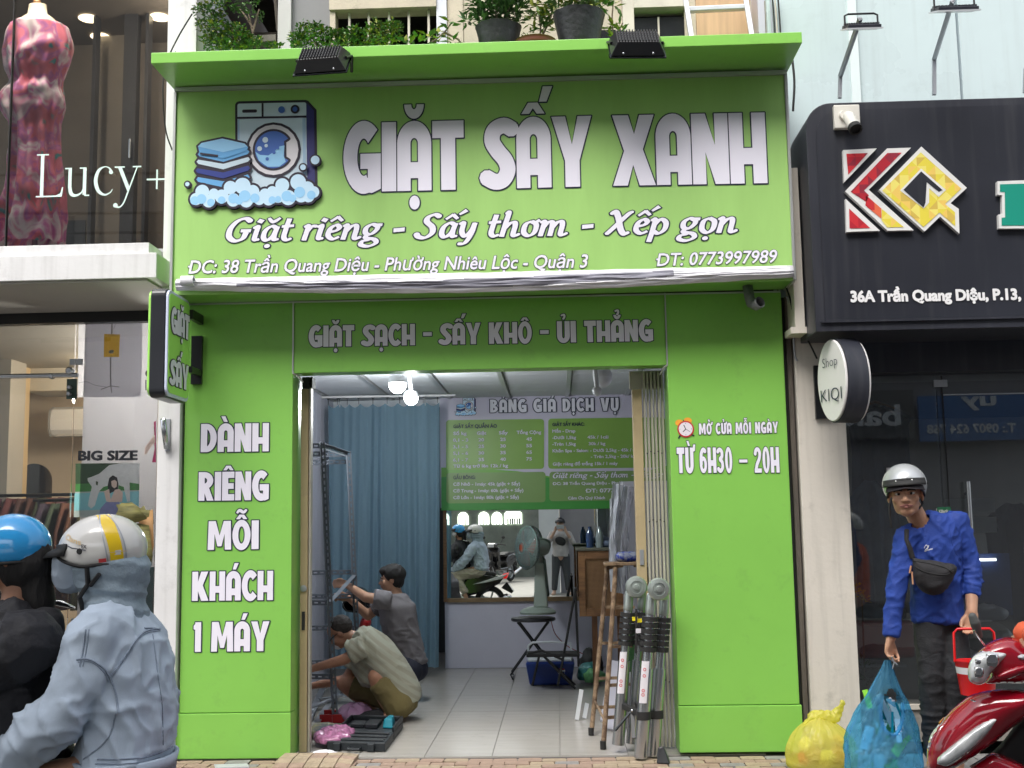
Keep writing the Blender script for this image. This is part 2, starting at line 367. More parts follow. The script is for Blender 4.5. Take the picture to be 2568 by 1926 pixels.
def disp_layout(text, gap=.012):
    """display capitals; returns [polygons], width (cap height 1)"""
    x = 0; out = []
    text = text.replace('Đ', 'D~')
    t = unicodedata.normalize('NFD', text)
    w = 0; x0 = 0; top = False; hat = False
    for ch in t:
        if ch in GL:
            w, ps = GL[ch]; x0 = x; out += [[(p[0]+x, p[1]) for p in q] for q in ps]; x += w+gap; top = False; hat = False
            continue
        c = x0+w/2; b = 1.06 if not hat else 1.22
        if ch == '\u0306': out += [arc(c, 1.25, .145, .21, .04, .07, 180, 360)]; hat = True
        elif ch == '\u0302': out += [[(c-.17, 1.05), (c-.07, 1.21), (c+.07, 1.21), (c+.17, 1.05), (c+.055, 1.05), (c, 1.13), (c-.055, 1.05)]]; hat = True
        elif ch == '\u0301': d = .12 if hat else 0; out += [[(c-.03+d, b), (c+.03+d, b+.22), (c+.17+d, b+.22), (c+.08+d, b)]]
        elif ch == '\u0300': d = 0; out += [[(c-.15, b+.2), (c-.02, b+.2), (c+.06, b), (c-.06, b)]]
        elif ch == '\u0323': out += [disc(c, -.17, .075, .1)]
        elif ch == '\u0303': out += pen([(c-.14, b+.05, .07), (c-.06, b+.14, .1), (c+.05, b+.07, .1), (c+.14, b+.16, .07)])
        elif ch == '\u0309': out += pen([(c-.07, b+.2), (c+.03, b+.24), (c+.05, b+.14), (c, b+.03)], .09)
        elif ch == '\u031b': out += [[(x0+w-.06, .82), (x0+w+.1, .86), (x0+w+.14, 1.12), (x0+w+.01, 1.12), (x0+w-.02, .98), (x0+w-.1, .97)]]
        elif ch == '~': out += [R_(x0-.07, .43, x0+.17, .57)]
    return out, x-gap
def area(p): return sum(p[i-1][0]*p[i][1]-p[i][0]*p[i-1][1] for i in range(len(p)))/2
def grow(p, d):
    if area(p) < 0: p = p[::-1]
    q = []
    for a in p:
        if not q or math.hypot(a[0]-q[-1][0], a[1]-q[-1][1]) > 1e-5: q.append(a)
    if len(q) > 2 and math.hypot(q[0][0]-q[-1][0], q[0][1]-q[-1][1]) < 1e-5: q.pop()
    p = q; n = len(p); out = []
    if n < 3: return p
    for i in range(n):
        a, b, c = p[i-1], p[i], p[(i+1) % n]
        d1 = (b[0]-a[0], b[1]-a[1]); d2 = (c[0]-b[0], c[1]-b[1]); l1 = math.hypot(*d1) or 1; l2 = math.hypot(*d2) or 1
        n1 = (d1[1]/l1, -d1[0]/l1); n2 = (d2[1]/l2, -d2[0]/l2)
        cr = d1[0]*d2[1]-d1[1]*d2[0]; m = (n1[0]+n2[0], n1[1]+n2[1]); k = 1+n1[0]*n2[0]+n1[1]*n2[1]
        if cr > 0 and k < 1.5:        # convex corner: slightly rounded
            h = math.hypot(*m) or 1
            out += [(b[0]+n1[0]*d+(-0)*d, b[1]+n1[1]*d), (b[0]+m[0]/h*d*1.12, b[1]+m[1]/h*d*1.12), (b[0]+n2[0]*d, b[1]+n2[1]*d)]
        else:
            k = max(k, .35); out.append((b[0]+m[0]/k*d, b[1]+m[1]/k*d))
    return out
def union(polys, holes=()):
    vs = []; fs = []; nh = 0
    for k, p in enumerate(list(polys)+list(holes)):
        if len(p) < 3 or abs(area(p)) < 1e-9: continue
        if area(p) < 0: p = p[::-1]
        if k >= len(polys): nh += 1
        o = len(vs); vs += [Vector(a) for a in p]; fs.append(list(range(o, o+len(p))))
    if not fs: return [], []
    v, e, f, ov, oe, of = delaunay_2d_cdt(vs, [], fs, 1, 1e-6)
    if not f: return [], []
    P = np.array([(p[0], p[1]) for p in v]); T = [tuple(t) for t in f]; C = np.array([P[list(t)].mean(0) for t in T]); inside = np.zeros(len(T), bool)
    for kq, q in enumerate(fs):        # centroid inside any outline and in no hole
        hole = kq >= len(fs)-nh
        a = np.array([(vs[k][0], vs[k][1]) for k in q]); lo = a.min(0); hi = a.max(0)
        m = np.where((inside if hole else ~inside) & (C[:, 0] >= lo[0]) & (C[:, 0] <= hi[0]) & (C[:, 1] >= lo[1]) & (C[:, 1] <= hi[1]))[0]
        if not len(m): continue
        x, y = C[m, 0][:, None], C[m, 1][:, None]; b = np.roll(a, -1, 0)
        c = ((a[:, 1] > y) != (b[:, 1] > y)) & (x < (b[:, 0]-a[:, 0])*(y-a[:, 1])/np.where(b[:, 1] == a[:, 1], 1e-12, b[:, 1]-a[:, 1])+a[:, 0])
        inside[m[c.sum(1) % 2 == 1]] = not hole
    return [tuple(p) for p in P], [t for t, k in zip(T, inside) if k]
def text_mesh(polys, frame, out_w=0, y_out=.003, y_fill=.006, mb=None):
    """frame: (x,z)->Vector on the panel, plus its outward normal; material 0 outline, 1 fill"""
    fn, nrm = frame; nrm = Vector(nrm); mb = mb or MB()
    if out_w > 0:
        v, f = union([grow(p, out_w) for p in polys]); mb.cur = 0; mb.add([fn(a)+nrm*y_out for a in v], f)
    v, f = union(polys); mb.cur = 1; mb.add([fn(a)+nrm*y_fill for a in v], f)
    return mb
def frame_px(u0, v0, u1, v1, cap_px, Y, width, shear=0, nrm=(0, -1, 0)):
    p0, p1 = A(u0, v0, Y), A(u1, v1, Y); e = (p1-p0)/width
    h = (A(u0, v0-cap_px, Y)-p0).length
    return (lambda a: p0+e*(a[0]+shear*a[1]*h/(e.length))+Vector((0, 0, h))*a[1]), nrm
def disp_text(text, u0, v0, u1, v1, cap, Y, parent, mats=('print_navy', 'print_white'), out=.03, name='lettering', gap=0, y0=.003):
    ps, w = disp_layout(text, gap+out*.9)
    fr = frame_px(u0, v0, u1, v1, cap, Y, w)
    return obj(name, text_mesh(ps, fr, out, y0, y0+.003), list(mats), parent, normals=False)
_inter = {}
def _loops(text):
    cu = bpy.data.curves.new('t', 'FONT'); cu.body = text; cu.size = 1.0; cu.resolution_u = 3; cu.fill_mode = 'NONE'
    o = bpy.data.objects.new('t', cu); COL.objects.link(o); dg = bpy.context.evaluated_depsgraph_get()
    me = bpy.data.meshes.new_from_object(o.evaluated_get(dg)); V = [(p.co.x, p.co.y) for p in me.vertices]; nb = {}
    for e in me.edges: a, b = e.vertices; nb.setdefault(a, []).append(b); nb.setdefault(b, []).append(a)
    bpy.data.objects.remove(o); bpy.data.meshes.remove(me); bpy.data.curves.remove(cu)
    seen = set(); out = []
    for k in nb:
        if k in seen: continue
        lp = [k]; seen.add(k); c = k
        while True:
            nx = [q for q in nb[c] if q not in seen]
            if not nx: break
            c = nx[0]; seen.add(c); lp.append(c)
        if len(lp) > 2: out.append([V[q] for q in lp])
    return out
def pin(q, x, y):
    c = False
    for i in range(len(q)):
        a, b = q[i-1], q[i]
        if (a[1] > y) != (b[1] > y) and x < (b[0]-a[0])*(y-a[1])/(b[1]-a[1])+a[0]: c = not c
    return c
def inter_polys(text, off=0.0):
    """built-in sans text, emboldened by off: (verts, faces)"""
    k = (text, off)
    if k in _inter: return _inter[k]
    kk = ('loops', text)
    if kk not in _inter: _inter[kk] = _loops(text.replace('Đ', 'D'))
    L = _inter[kk]; bb = [(min(p[0] for p in q), max(p[0] for p in q)) for q in L]; ar = [area(q) for q in L]; outer = []; holes = []
    for i, q in enumerate(L):
        h = any(j != i and bb[j][0] <= q[0][0] <= bb[j][1] and ar[i]*ar[j] < 0 and abs(ar[j]) > abs(ar[i]) and pin(r, q[0][0], q[0][1]) for j, r in enumerate(L))
        g = grow(q, -off if h else off) if abs(off) > 1e-4 else q; (holes if h else outer).append(g)
    if text.startswith('Đ'): outer.append([(-.02-off, .33-off), (.26+off, .33-off), (.26+off, .40+off), (-.02-off, .40+off)])
    _inter[k] = union(outer, holes); return _inter[k]
CAPH = .727
def sans_text(text, u0, v0, u1, v1, cap, Y, parent, mats, bold=.02, out=0.0, shear=0, name='lettering', y0=.003, nrm=(0, -1, 0), fr=None, mb=None, link=True, flip=False):
    v, f = inter_polys(text, bold)
    xs = [a[0] for a in v]; w = max(xs)-min(xs); x0 = min(xs)
    if fr is None: fn, n = frame_px(u0, v0, u1, v1, cap, Y, w, shear, nrm)
    else: fn, n = fr(w)
    n = Vector(n); mb = mb or MB()
    if out > 0:
        vo, fo = inter_polys(text, bold+out); mb.cur = 0
        mb.add([fn(((a[0]-x0), a[1]/CAPH))+n*y0 for a in vo], fo)
    mb.cur = 1 if len(mats) > 1 else 0
    mb.add([fn(((a[0]-x0), a[1]/CAPH))+n*(y0+.003) for a in v], f)
    if link: return obj(name, mb, list(mats), parent, normals=False)
    return mb
# broad-nib italic lower case for the brush lettering (x height 1, ascender 1.6, cap 1.55)
W = .25
PG = {
 'G': (1.25, [[(1.05, 1.3), (.8, 1.5), (.45, 1.35), (.2, .9), (.2, .35), (.5, .05), (.85, .2), (.95, .65)], [(.68, .7), (1.15, .7)]]),
 'i': (.42, [[(.0, .85), (.18, .95), (.15, .5), (.15, .12), (.35, .12)]]),
 'a': (.85, [[(.62, .85), (.4, .97), (.15, .7), (.12, .25), (.3, .05), (.55, .35), (.64, .8)], [(.66, .95), (.6, .45), (.63, .1), (.82, .12)]]),
 't': (.6, [[(.28, 1.45), (.22, .8), (.2, .25), (.35, .05), (.55, .15)], [(.0, .93), (.55, .98)]]),
 'r': (.6, [[(0, .88), (.16, .95), (.14, .5), (.1, .0)], [(.15, .55), (.32, .9), (.55, .92)]]),
 'e': (.75, [[(.16, .52), (.45, .6), (.58, .8), (.42, .97), (.18, .75), (.14, .3), (.38, .06), (.66, .2)]]),
 'n': (.92, [[(0, .88), (.16, .95), (.14, .5), (.1, .0)], [(.14, .5), (.35, .85), (.55, .93), (.62, .7), (.6, .15), (.72, .06), (.88, .18)]]),
 'm': (1.35, [[(0, .88), (.16, .95), (.14, .5), (.1, .0)], [(.14, .5), (.3, .85), (.48, .93), (.55, .7), (.52, .0)], [(.55, .5), (.73, .86), (.92, .93), (1.0, .7), (.98, .15), (1.1, .06), (1.28, .18)]]),
 'h': (.92, [[(.12, 1.5), (.22, 1.55), (.16, .8), (.1, .0)], [(.14, .5), (.35, .85), (.55, .93), (.62, .7), (.6, .15), (.72, .06), (.88, .18)]]),
 'g': (.85, [[(.62, .85), (.38, .97), (.14, .75), (.16, .4), (.4, .33), (.62, .6), (.66, .92)], [(.5, .93), (.84, .93)], [(.25, .32), (.2, .1), (.6, .0), (.72, -.25), (.4, -.45), (.06, -.35), (.1, -.12), (.4, -.02)]]),
 'o': (.82, [[(.4, .97), (.16, .78), (.14, .28), (.38, .04), (.62, .25), (.64, .75), (.4, .97)]]),
 'y': (.85, [[(0, .88), (.16, .95), (.16, .4), (.35, .08), (.6, .5), (.68, .95)], [(.68, .95), (.6, .2), (.4, -.35), (.1, -.4)]]),
 'p': (.88, [[(0, .88), (.16, .95), (.14, .3), (.06, -.5)], [(.14, .55), (.4, .95), (.66, .75), (.66, .3), (.42, .04), (.16, .2)]]),
 'u': (.9, [[(0, .88), (.16, .95), (.14, .3), (.3, .06), (.55, .3), (.64, .7)], [(.66, .95), (.62, .2), (.72, .06), (.9, .18)]]),
 'q': (.85, [[(.62, .85), (.38, .97), (.14, .75), (.12, .25), (.3, .05), (.55, .35), (.64, .8)], [(.66, .95), (.6, -.5)]]),
 'S': (1.05, [[(.92, 1.38), (.7, 1.53), (.42, 1.38), (.38, 1.08), (.68, .72), (.72, .32), (.45, .04), (.15, .1), (.02, .3)]]),
 'X': (1.25, [[(.15, 1.35), (.32, 1.5), (.5, 1.1), (.68, .4), (.88, .05), (1.08, .15)], [(1.1, 1.48), (.9, 1.3), (.3, .35), (.1, .05)]]),
 '-': (.7, [[(.1, .55), (.6, .6)]]), ' ': (.45, []),
}
def script_layout(text):
    x = 0; out = []; prev = (0, 0); base = ''
    hat = False
    for ch in unicodedata.normalize('NFD', text):
        if ch in PG:
            w, st = PG[ch]; prev = (x, w); base = ch; hat = False
            for s in st:
                wd = W*1.12 if ch.isupper() else W
                if ch == '-': wd = .26
                out += pen([(p[0]+x, p[1]) for p in s], wd, nib=.55 if ch != '-' else 1, n=5, ang=25)
            if ch == 'i': out += pen([(x+.2, 1.2), (x+.3, 1.42)], .26)
            x += w; continue
        x0, w = prev; c = x0+w*.5; t = 1.25
        if ch == '\u0306': out += pen([(c-.25, 1.5, .14), (c-.02, 1.25, .2), (c+.28, 1.5, .14)])
        elif ch == '\u0302': out += pen([(c-.25, 1.2, .14), (c+.06, 1.52, .16)])+pen([(c+.02, 1.52, .2), (c+.28, 1.22, .16)]); hat = True
        elif ch == '\u0301': d = .32 if hat else 0; out += pen([(c+d, t+(.25 if hat else 0), .12), (c+.3+d, t+.33+(.2 if hat else 0), .22)])
        elif ch == '\u0323': out += [disc(c-.05, -.32, .13, .13)]
        elif ch == '\u031b': out += pen([(x0+w-.3, .85, .14), (x0+w-.05, 1.05, .2)])
    return out, x
# ------------------------------------------------------------ palette
mk('green', (.235, .55, .095), rough=.30, var=.06, scale=1.2, dirt=.16, spec=.5, bump=.5, bscale=1.6)
mk('green_print', (.34, .60, .17), rough=.42, var=.07, scale=1.5, stretch=(3, 3, .5), bump=.6, bscale=1.4)
mk('print_white', (.82, .80, .90), rough=.5, var=0); mk('print_navy', (.012, .02, .05), rough=.5, var=0)
mk('pure_white', (.78, .78, .78), rough=.5, var=0)
mk('alu', (.55, .56, .56), rough=.35, metal=.6, var=.08)
mk('white_wall', (.70, .70, .70), rough=.8, var=.06, scale=1.5, bump=.15, bscale=30, streak=.18, dirt=.22)
mk('cream_wall', (.62, .58, .51), rough=.8, var=.07, scale=1.2, bump=.15, bscale=30, streak=.22, dirt=.3)
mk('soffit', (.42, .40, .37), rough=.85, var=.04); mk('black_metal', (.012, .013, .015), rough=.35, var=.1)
mk('charcoal', (.022, .024, .034), rough=.42, var=.2, scale=.8, streak=.05)
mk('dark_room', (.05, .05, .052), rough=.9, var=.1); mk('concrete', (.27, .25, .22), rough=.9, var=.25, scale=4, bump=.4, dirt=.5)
mk('asphalt', (.055, .055, .055), rough=.85, var=.3, scale=20, bump=.5, bscale=120)
mk('paver', (.34, .24, .18), rough=.85, var=.22, scale=9, bump=.6, bscale=70, dirt=.3)
mk('paver_b', (.37, .29, .20), rough=.85, var=.22, scale=9, bump=.6, bscale=70, dirt=.3)
mk('paver_grey', (.27, .26, .25), rough=.9, var=.25, scale=7, bump=.6, bscale=70, dirt=.5)
mk('mortar', (.22, .18, .14), rough=.95, var=.2, scale=10)
mk('tile', (.43, .41, .375), rough=.22, var=.05, scale=2, stretch=(.6, 6, 1), dirt=.22); mk('grout', (.18, .17, .16), rough=.9, var=.1)
mk('pvc', (.52, .52, .60), rough=.35, var=.03); mk('ceil_tile', (.62, .64, .66), rough=.6, var=.03); mk('ceil_rib', (.25, .25, .25), rough=.5, var=.05)
mk('wood', (.24, .12, .05), rough=.5, var=.35, scale=3, stretch=(1, 1, 12)); mk('wood_dark', (.13, .055, .02), rough=.4, var=.3, scale=5, stretch=(8, 1, 1))
mk('tan_paint', (.42, .33, .19), rough=.6, var=.12, dirt=.35); mk('gate_steel', (.46, .43, .36), rough=.5, metal=.2, var=.15, dirt=.35)
mk('steel', (.50, .53, .56), rough=.24, metal=.95, var=.05, stretch=(6, 6, .5)); mk('dull_steel', (.38, .40, .43), rough=.45, metal=.7, var=.1)
mk('cyan_panel', (.52, .62, .63), rough=.28, var=.08, scale=.6, streak=.10, dirt=.10)
mk('frame_cream', (.55, .51, .44), rough=.6, var=.12, dirt=.2); mk('old_wood', (.10, .085, .07), rough=.9, var=.4, stretch=(1, 1, .2), scale=12, bump=.6)
mk('ply', (.55, .36, .21), rough=.7, var=.15, scale=4, stretch=(6, 6, .4)); mk('rubber', (.015, .015, .015), rough=.7, var=.1)
MT['glass'] = glass_mat('glass', (.86, .88, .88), .075)
MT['glass_dark'] = glass_mat('glass_dark', (.76, .80, .81), .10, milk=.035, milkcol=(.4, .42, .43))
MT['glass_upper'] = glass_mat('glass_upper', (.80, .82, .82), .10)

# ------------------------------------------------------------ ground
mb = MB(); mb.box((-60, -60, -.9), (60, 60, -.125)); struct(obj('ground', mb, 'asphalt'))
mb = MB(); mb.box((-12, -7.15, -.12), (12, -1.45, -.118)); struct(obj('road', mb, 'asphalt'))
pav = MB(); pav.box((-7, -1.25, -.12), (7, .05, -.022)); pv = struct(obj('pavement', pav, 'mortar'))
kb = MB()
for i in range(14): kb.box((-7+i*1.0, -1.45, -.12), (-7+i*1.0+.992, -1.25, -.012))
struct(obj('kerb', kb, 'concrete', bevel=.01))
rnd = random.Random(3); me = None
def wavy_paver(w, d):                # a stone-faced paving block with chipped edges
    b = MB(); n = 4; top = [(x*w, y*d) for x, y in ((.02, .02), (.5, .0), (.98, .03), (1, .5), (.97, .98), (.5, 1.0), (.03, .97), (0, .5))]
    vs = [(x, y, .018) for x, y in top]+[(x, y, -.03) for x, y in top]; b.add(vs, [tuple(range(8)), tuple(range(15, 7, -1))]+[(i, 8+i, 8+(i+1) % 8, (i+1) % 8) for i in range(8)])
    return b.mesh()
pm = wavy_paver(.148, .098); fix_normals(pm); pm.materials.append(MT['paver'])
cnt = 0; far = MB()
for j in range(12):
    for i in range(76):
        x = -5.6+i*.152+(.076 if j % 2 else 0); y = -.06-(j+1)*.102
        if x > 1.5 or x < -2.9: continue
        g = -.5 < (noise.noise(Vector((x*1.3, y*3, 1)))) < .02
        if j < 5 and cnt < 290 and -2.6 < x < 1.5:
            o = bpy.data.objects.new('paving_stone', pm); COL.objects.link(o); o.parent = pv
            o.location = Vector((x, y, -.018+rnd.uniform(-.003, .003)))-wloc(pv); o.rotation_euler = (rnd.uniform(-.012, .012), rnd.uniform(-.012, .012), rnd.uniform(-.03, .03))
            o.material_slots[0].link = 'OBJECT'; o.material_slots[0].material = MT['paver_b' if rnd.random() < .4 else ('paver_grey' if g and rnd.random() < .35 else 'paver')]; cnt += 1
        else: far.box((x, y, -.04), (x+.145, y+.096, rnd.uniform(-.003, .002)))
fo_ = obj('paving_stone', far, 'paver', pv); fo_['kind'] = 'stuff'
gp = MB()
for i in range(24):
    for j in range(6):
        x = 1.5+i*.2; y = -.02-(j+1)*.2; gp.box((x, y, -.05), (x+.192, y+.192, rnd.uniform(-.006, .0)))
gp_ = obj('grey_paving_stone', gp, 'paver_grey', pv); gp_['kind'] = 'stuff'
gp = MB()
for i in range(20):
    for j in range(6):
        x = -7+i*.2; y = -.02-(j+1)*.2
        if x < -3.0: gp.box((x, y, -.05), (x+.192, y+.192, rnd.uniform(-.006, .0)))
obj('grey_paving_stone', gp, 'paver_grey', pv)['kind'] = 'stuff'
# little flat threshold ramp at the left pillar foot
rmp = thing('ramp_stone', 'low tan paved ramp against the foot of the left green pillar', 'ramp', (-1.5, -.15, 0))
for i in range(5):
    for j in range(4):
        x = -1.76+i*.095; y = -.34+j*.085; z0, z1 = .012+.022*min(1, j/2), .012+.022*min(1, (j+1)/2); zz = -.012 if i == 4 else 0
        mb = MB(); mb.add([(x, y, -.02), (x+.09, y, -.02), (x+.09, y+.08, -.02), (x, y+.08, -.02), (x, y, z0), (x+.09, y, z0+zz), (x+.09, y+.08, z1+zz), (x, y+.08, z1)], [(0, 3, 2, 1), (4, 5, 6, 7), (0, 1, 5, 4), (1, 2, 6, 5), (2, 3, 7, 6), (3, 0, 4, 7)]); obj('paving_stone', mb, rnd.choice(['paver', 'paver_b']), rmp, bevel=.003)

# ------------------------------------------------------------ laundry shop room
fl = MB(); fl.box((-2.35, .02, -.04), (1.45, 7.2, -.012)); floor_ = struct(obj('floor', fl, 'grout'))
tm = MB(); tm.box((0.002, 0.002, -.02), (.428, .858, .008)); tme = tm.mesh(); fix_normals(tme); tme.materials.append(MT['tile'])
for i in range(9):
    for j in range(7):
        x = -2.6+.001+i*.43; y = -.76+j*.86+(.43 if 0 else 0)
        if x+.43 > 1.45: continue
        if j == 0:
            b = MB(); b.box((x+.002, .03, -.02), (x+.428, .0975, -.004)); obj('floor_tile', b, 'tile', floor_); continue
        if x < -2.35:
            b = MB(); b.box((-2.35, y+.002, -.02), (x+.428, y+.858, -.004)); obj('floor_tile', b, 'tile', floor_); continue
        o = bpy.data.objects.new('floor_tile', tme); COL.objects.link(o); o.parent = floor_; o.location = Vector((x, y, -.012+rnd.uniform(-.0004, .0004)))-wloc(floor_)
shop = thing('laundry_shop', 'narrow laundry shop room behind the open green doorway with white panelled walls', 'shop', (0, 2, 0))
mb = MB(); mb.box((-2.55, .3, 0), (-2.352, 7.2, 5.2)); obj('side_wall', mb, 'pvc', shop)
mb = MB()
for i in range(22): mb.box((-2.352, .3+i*.2, 0), (-2.345, .3+i*.2+.19, 2.77))
w_ = obj('wall_panel', mb, 'pvc', shop); w_['kind'] = 'stuff'
mb = MB(); mb.box((1.45, .16, 0), (1.6, 7.2, 5.2)); obj('side_wall', mb, 'pvc', shop)
mb = MB(); mb.box((-1.19, 4.62, 0), (1.45, 4.75, 5.2)); obj('back_wall', mb, 'pvc', shop)
for x in (-.72, -.12, .48, 1.08):
    pass
mb = MB(); mb.box((-2.35, 7.1, 0), (-1.19, 7.2, 5.2)); obj('back_wall', mb, 'dark_room', shop)
mb = MB(); mb.box((-1.19, 4.75, 0), (-1.1, 7.1, 5.2)); obj('partition', mb, 'dark_room', shop)
ce = MB(); ce.box((-2.35, .1, 2.80), (1.45, 4.62, 2.86)); ceil = struct(obj('ceiling', ce, 'ceil_rib'))
ct = MB(); ct.box((.012, .004, 0), (.605, .602, .012)); ctm = ct.mesh(); fix_normals(ctm); ctm.materials.append(MT['ceil_tile'])
for i in range(6):
    for j in range(8):
        x = -2.34+i*.617; y = .2+j*.606-.44
        if x+.62 > 1.47 or y < .05: continue
        o = bpy.data.objects.new('ceiling_tile', ctm); COL.objects.link(o); o.parent = ceil; o.location = Vector((x+.02, y, 2.786))-wloc(ceil)
mb = MB()
for i in range(7): mb.box((-2.345+i*.617-.02, .12, 2.772), (-2.345+i*.617+.022, 4.6, 2.799))
for o in [obj('ceiling_rib', mb, 'alu', ceil)]: o['kind'] = 'stuff'
mb = MB(); mb.box((-2.35, 4.56, 2.70), (-1.0, 4.61, 2.78)); obj('ceiling_rib', mb, 'ceil_tile', ceil)

# ------------------------------------------------------------ green shop front
front = thing('green_shopfront', 'bright green panelled shopfront frame of two pillars and a lintel around the open doorway', 'shopfront', (-.48, 0, 0))
XL0, XL1, XR0, XR1 = -2.445, -1.728, .732, 1.487
def gbox(name, a, b, m='green', par=front, bev=.004): mb = MB(); mb.box(a, b); return obj(name, mb, m, par, bevel=bev)
gbox('pillar_panel', (XL0, 0, .285), (XL1, .13, 2.945)); gbox('plinth_panel', (XL0-.03, -.006, 0), (XL1+.003, .13, .281))
gbox('pillar_panel', (XR0, 0, .30), (XR1, .13, 2.935)); gbox('plinth_panel', (XR0-.002, -.006, .012), (XR1+.012, .13, .296))
gbox('lintel_panel', (XL1+.004, .004, 2.462), (XR0-.004, .16, 2.94))
gbox('reveal', (XL1-.06, .131, 0), (XL1-.002, .30, 2.462)); gbox('reveal', (XR0+.002, .131, 0), (XR0+.05, .30, 2.462))
for x in (XL1, XR0): mb = MB(); mb.bar((x, -.002, 2.46), (x, -.002, 2.94), .009, .006); obj('joint_strip', mb, 'alu', front)
mb = MB(); mb.bar((XL0, -.004, 2.938), (XR1, -.004, 2.93), .008, .01); obj('joint_strip', mb, 'alu', front)
for x in (XL1, XR0): s_ = -1 if x < 0 else 1; mb = MB(); mb.tube([(x, -.002, 2.462), (x-s_*.02, .05, 2.452), (x-s_*.035, .14, 2.42)], .006, 6); obj('sealant', mb, 'pure_white', front)
mb = MB(); mb.box((XL0-.06, .14, 0), (XL0-.0, .5, 5.0)); obj('backing_wall', mb, 'concrete', front)
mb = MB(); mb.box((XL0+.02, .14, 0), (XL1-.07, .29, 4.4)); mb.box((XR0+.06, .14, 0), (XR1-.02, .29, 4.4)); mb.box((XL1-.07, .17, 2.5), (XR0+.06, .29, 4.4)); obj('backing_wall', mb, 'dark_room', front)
disp_text('GIẶT SẠCH - SẤY KHÔ - ỦI THẲNG', 667, 750, 1411, 737, 46, .004, front, out=.035)
for t, u0, u1, v, c in (('DÀNH', 434, 581, 976, 61), ('RIÊNG', 429, 581, 1081, 62), ('MỖI', 449, 559, 1187, 62), ('KHÁCH', 415, 590, 1297, 63), ('1 MÁY', 418, 582, 1407, 64)):
    disp_text(t, u0, v+1, u1, v-1, c, 0, front, out=.035)
disp_text('MỞ CỬA MỖI NGÀY', 1510, 939, 1681, 935, 24, 0, front, out=.05, gap=.03)
disp_text('TỪ 6H30 – 20H', 1463, 1022, 1684, 1021, 55, 0, front, out=.03, gap=.03)
# printed alarm clock
mk('clk_red', (.55, .02, .03), var=0); mk('clk_or', (.85, .38, .04), var=0); mk('clk_face', (.8, .75, .8), var=0); mk('navy_ink', (.01, .01, .03), var=0)
def decal(name, layers, fn, par, nrm=(0, -1, 0), y0=.002, dy=.0012, knock=False):
    """flat print in coloured layers: [(material, [polygons]), ...] bottom first"""
    mats = []; mb = MB(); n = Vector(nrm)
    for k, (m, ps) in enumerate(layers):
        if m not in mats: mats.append(m)
        mb.cur = mats.index(m); v, f = union(ps, [q for _, l in layers[k+1:] for q in l] if knock else ()); mb.add([Vector(fn(a))+n*(y0+k*dy) for a in v], f)
    return obj(name, mb, mats, par, normals=False)
P0 = A(1481, 927, 0); S0 = (A(1481, 927-20, 0)-P0).length/20
def cf(a): return P0+Vector((a[0]*S0, 0, a[1]*S0))
ln = lambda a, b, w: pen([a, b], w)
decal('clock_print', [('clk_or', [disc(-13, 14, 9, 7), disc(5, 18, 9, 7)]), ('navy_ink', ln((-12, -13), (-16, -20), 3)+ln((12, -12), (18, -15), 3)+ln((-4, 20), (-3, 14), 2)),
    ('clk_red', [disc(0, 0, 18)]), ('clk_face', [disc(0, 0, 15)]), ('navy_ink', ln((0, 0), (-4, 9), 1.6)+ln((0, 0), (-6, -6), 1.8)+ln((-1, 1), (9, -6), .8)+[disc(0, 12.5, .8), disc(0, -12.5, .8), disc(12.5, 0, .8), disc(-12.5, 0, .8)])], cf, front)

# ------------------------------------------------------------ big sign box
SY = -.33
sign = thing('shop_sign', 'wide green lightbox sign with washing machine picture and big white lettering above the doorway', 'sign', (-.46, 0, 2.93))
gbox('print_panel', (-2.425, SY, 2.935), (1.503, SY+.03, 4.29), 'green_print', sign, .002)
gbox('side_panel', (-2.445, SY+.002, 2.935), (-2.426, .0, 4.30), 'green', sign); gbox('side_panel', (1.504, SY+.002, 2.935), (1.524, .0, 4.30), 'alu', sign)
gbox('bottom_panel', (-2.425, SY+.031, 2.945), (1.503, -.001, 2.97), 'green', sign, 0)
mb = MB(); mb.bar((-2.44, SY-.008, 4.297), (1.52, SY-.008, 4.287), .02, .026); obj('edge_strip', mb, 'alu', sign)
for q0, q1 in (((-2.44, SY-.006, 2.94), (-2.437, SY-.006, 4.28)), ((1.508, SY-.006, 2.94), (1.515, SY-.006, 4.275))): mb = MB(); mb.bar(q0, q1, .016, .016); obj('edge_strip', mb, 'alu', sign)
disp_text('GIẶT', 742, 416, 1003, 410, 149, SY, sign, out=.018, gap=.0)
disp_text('SẤY', 1046, 409, 1281, 403, 152, SY, sign, out=.018, gap=.0)
disp_text('XANH', 1326, 402, 1658, 396, 152, SY, sign, out=.018, gap=.0)
ps, w = script_layout('Giặt riêng - Sấy thơm - Xếp gọn')
fr = frame_px(483, 523, 1592, 503, 33, SY, w, shear=.22)
obj('lettering', text_mesh(ps, fr, .06), ['print_navy', 'print_white'], sign, normals=False)
sans_text('ĐC: 38 Trần Quang Diệu - Phường Nhiêu Lộc - Quận 3', 404, 591, 1267, 578, 29, SY, sign, ['print_navy', 'print_white'], bold=.018, out=.028, shear=.2)
sans_text('ĐT: 0773997989', 1415, 575, 1676, 567, 28, SY, sign, ['print_navy', 'print_white'], bold=.018, out=.028, shear=.2)
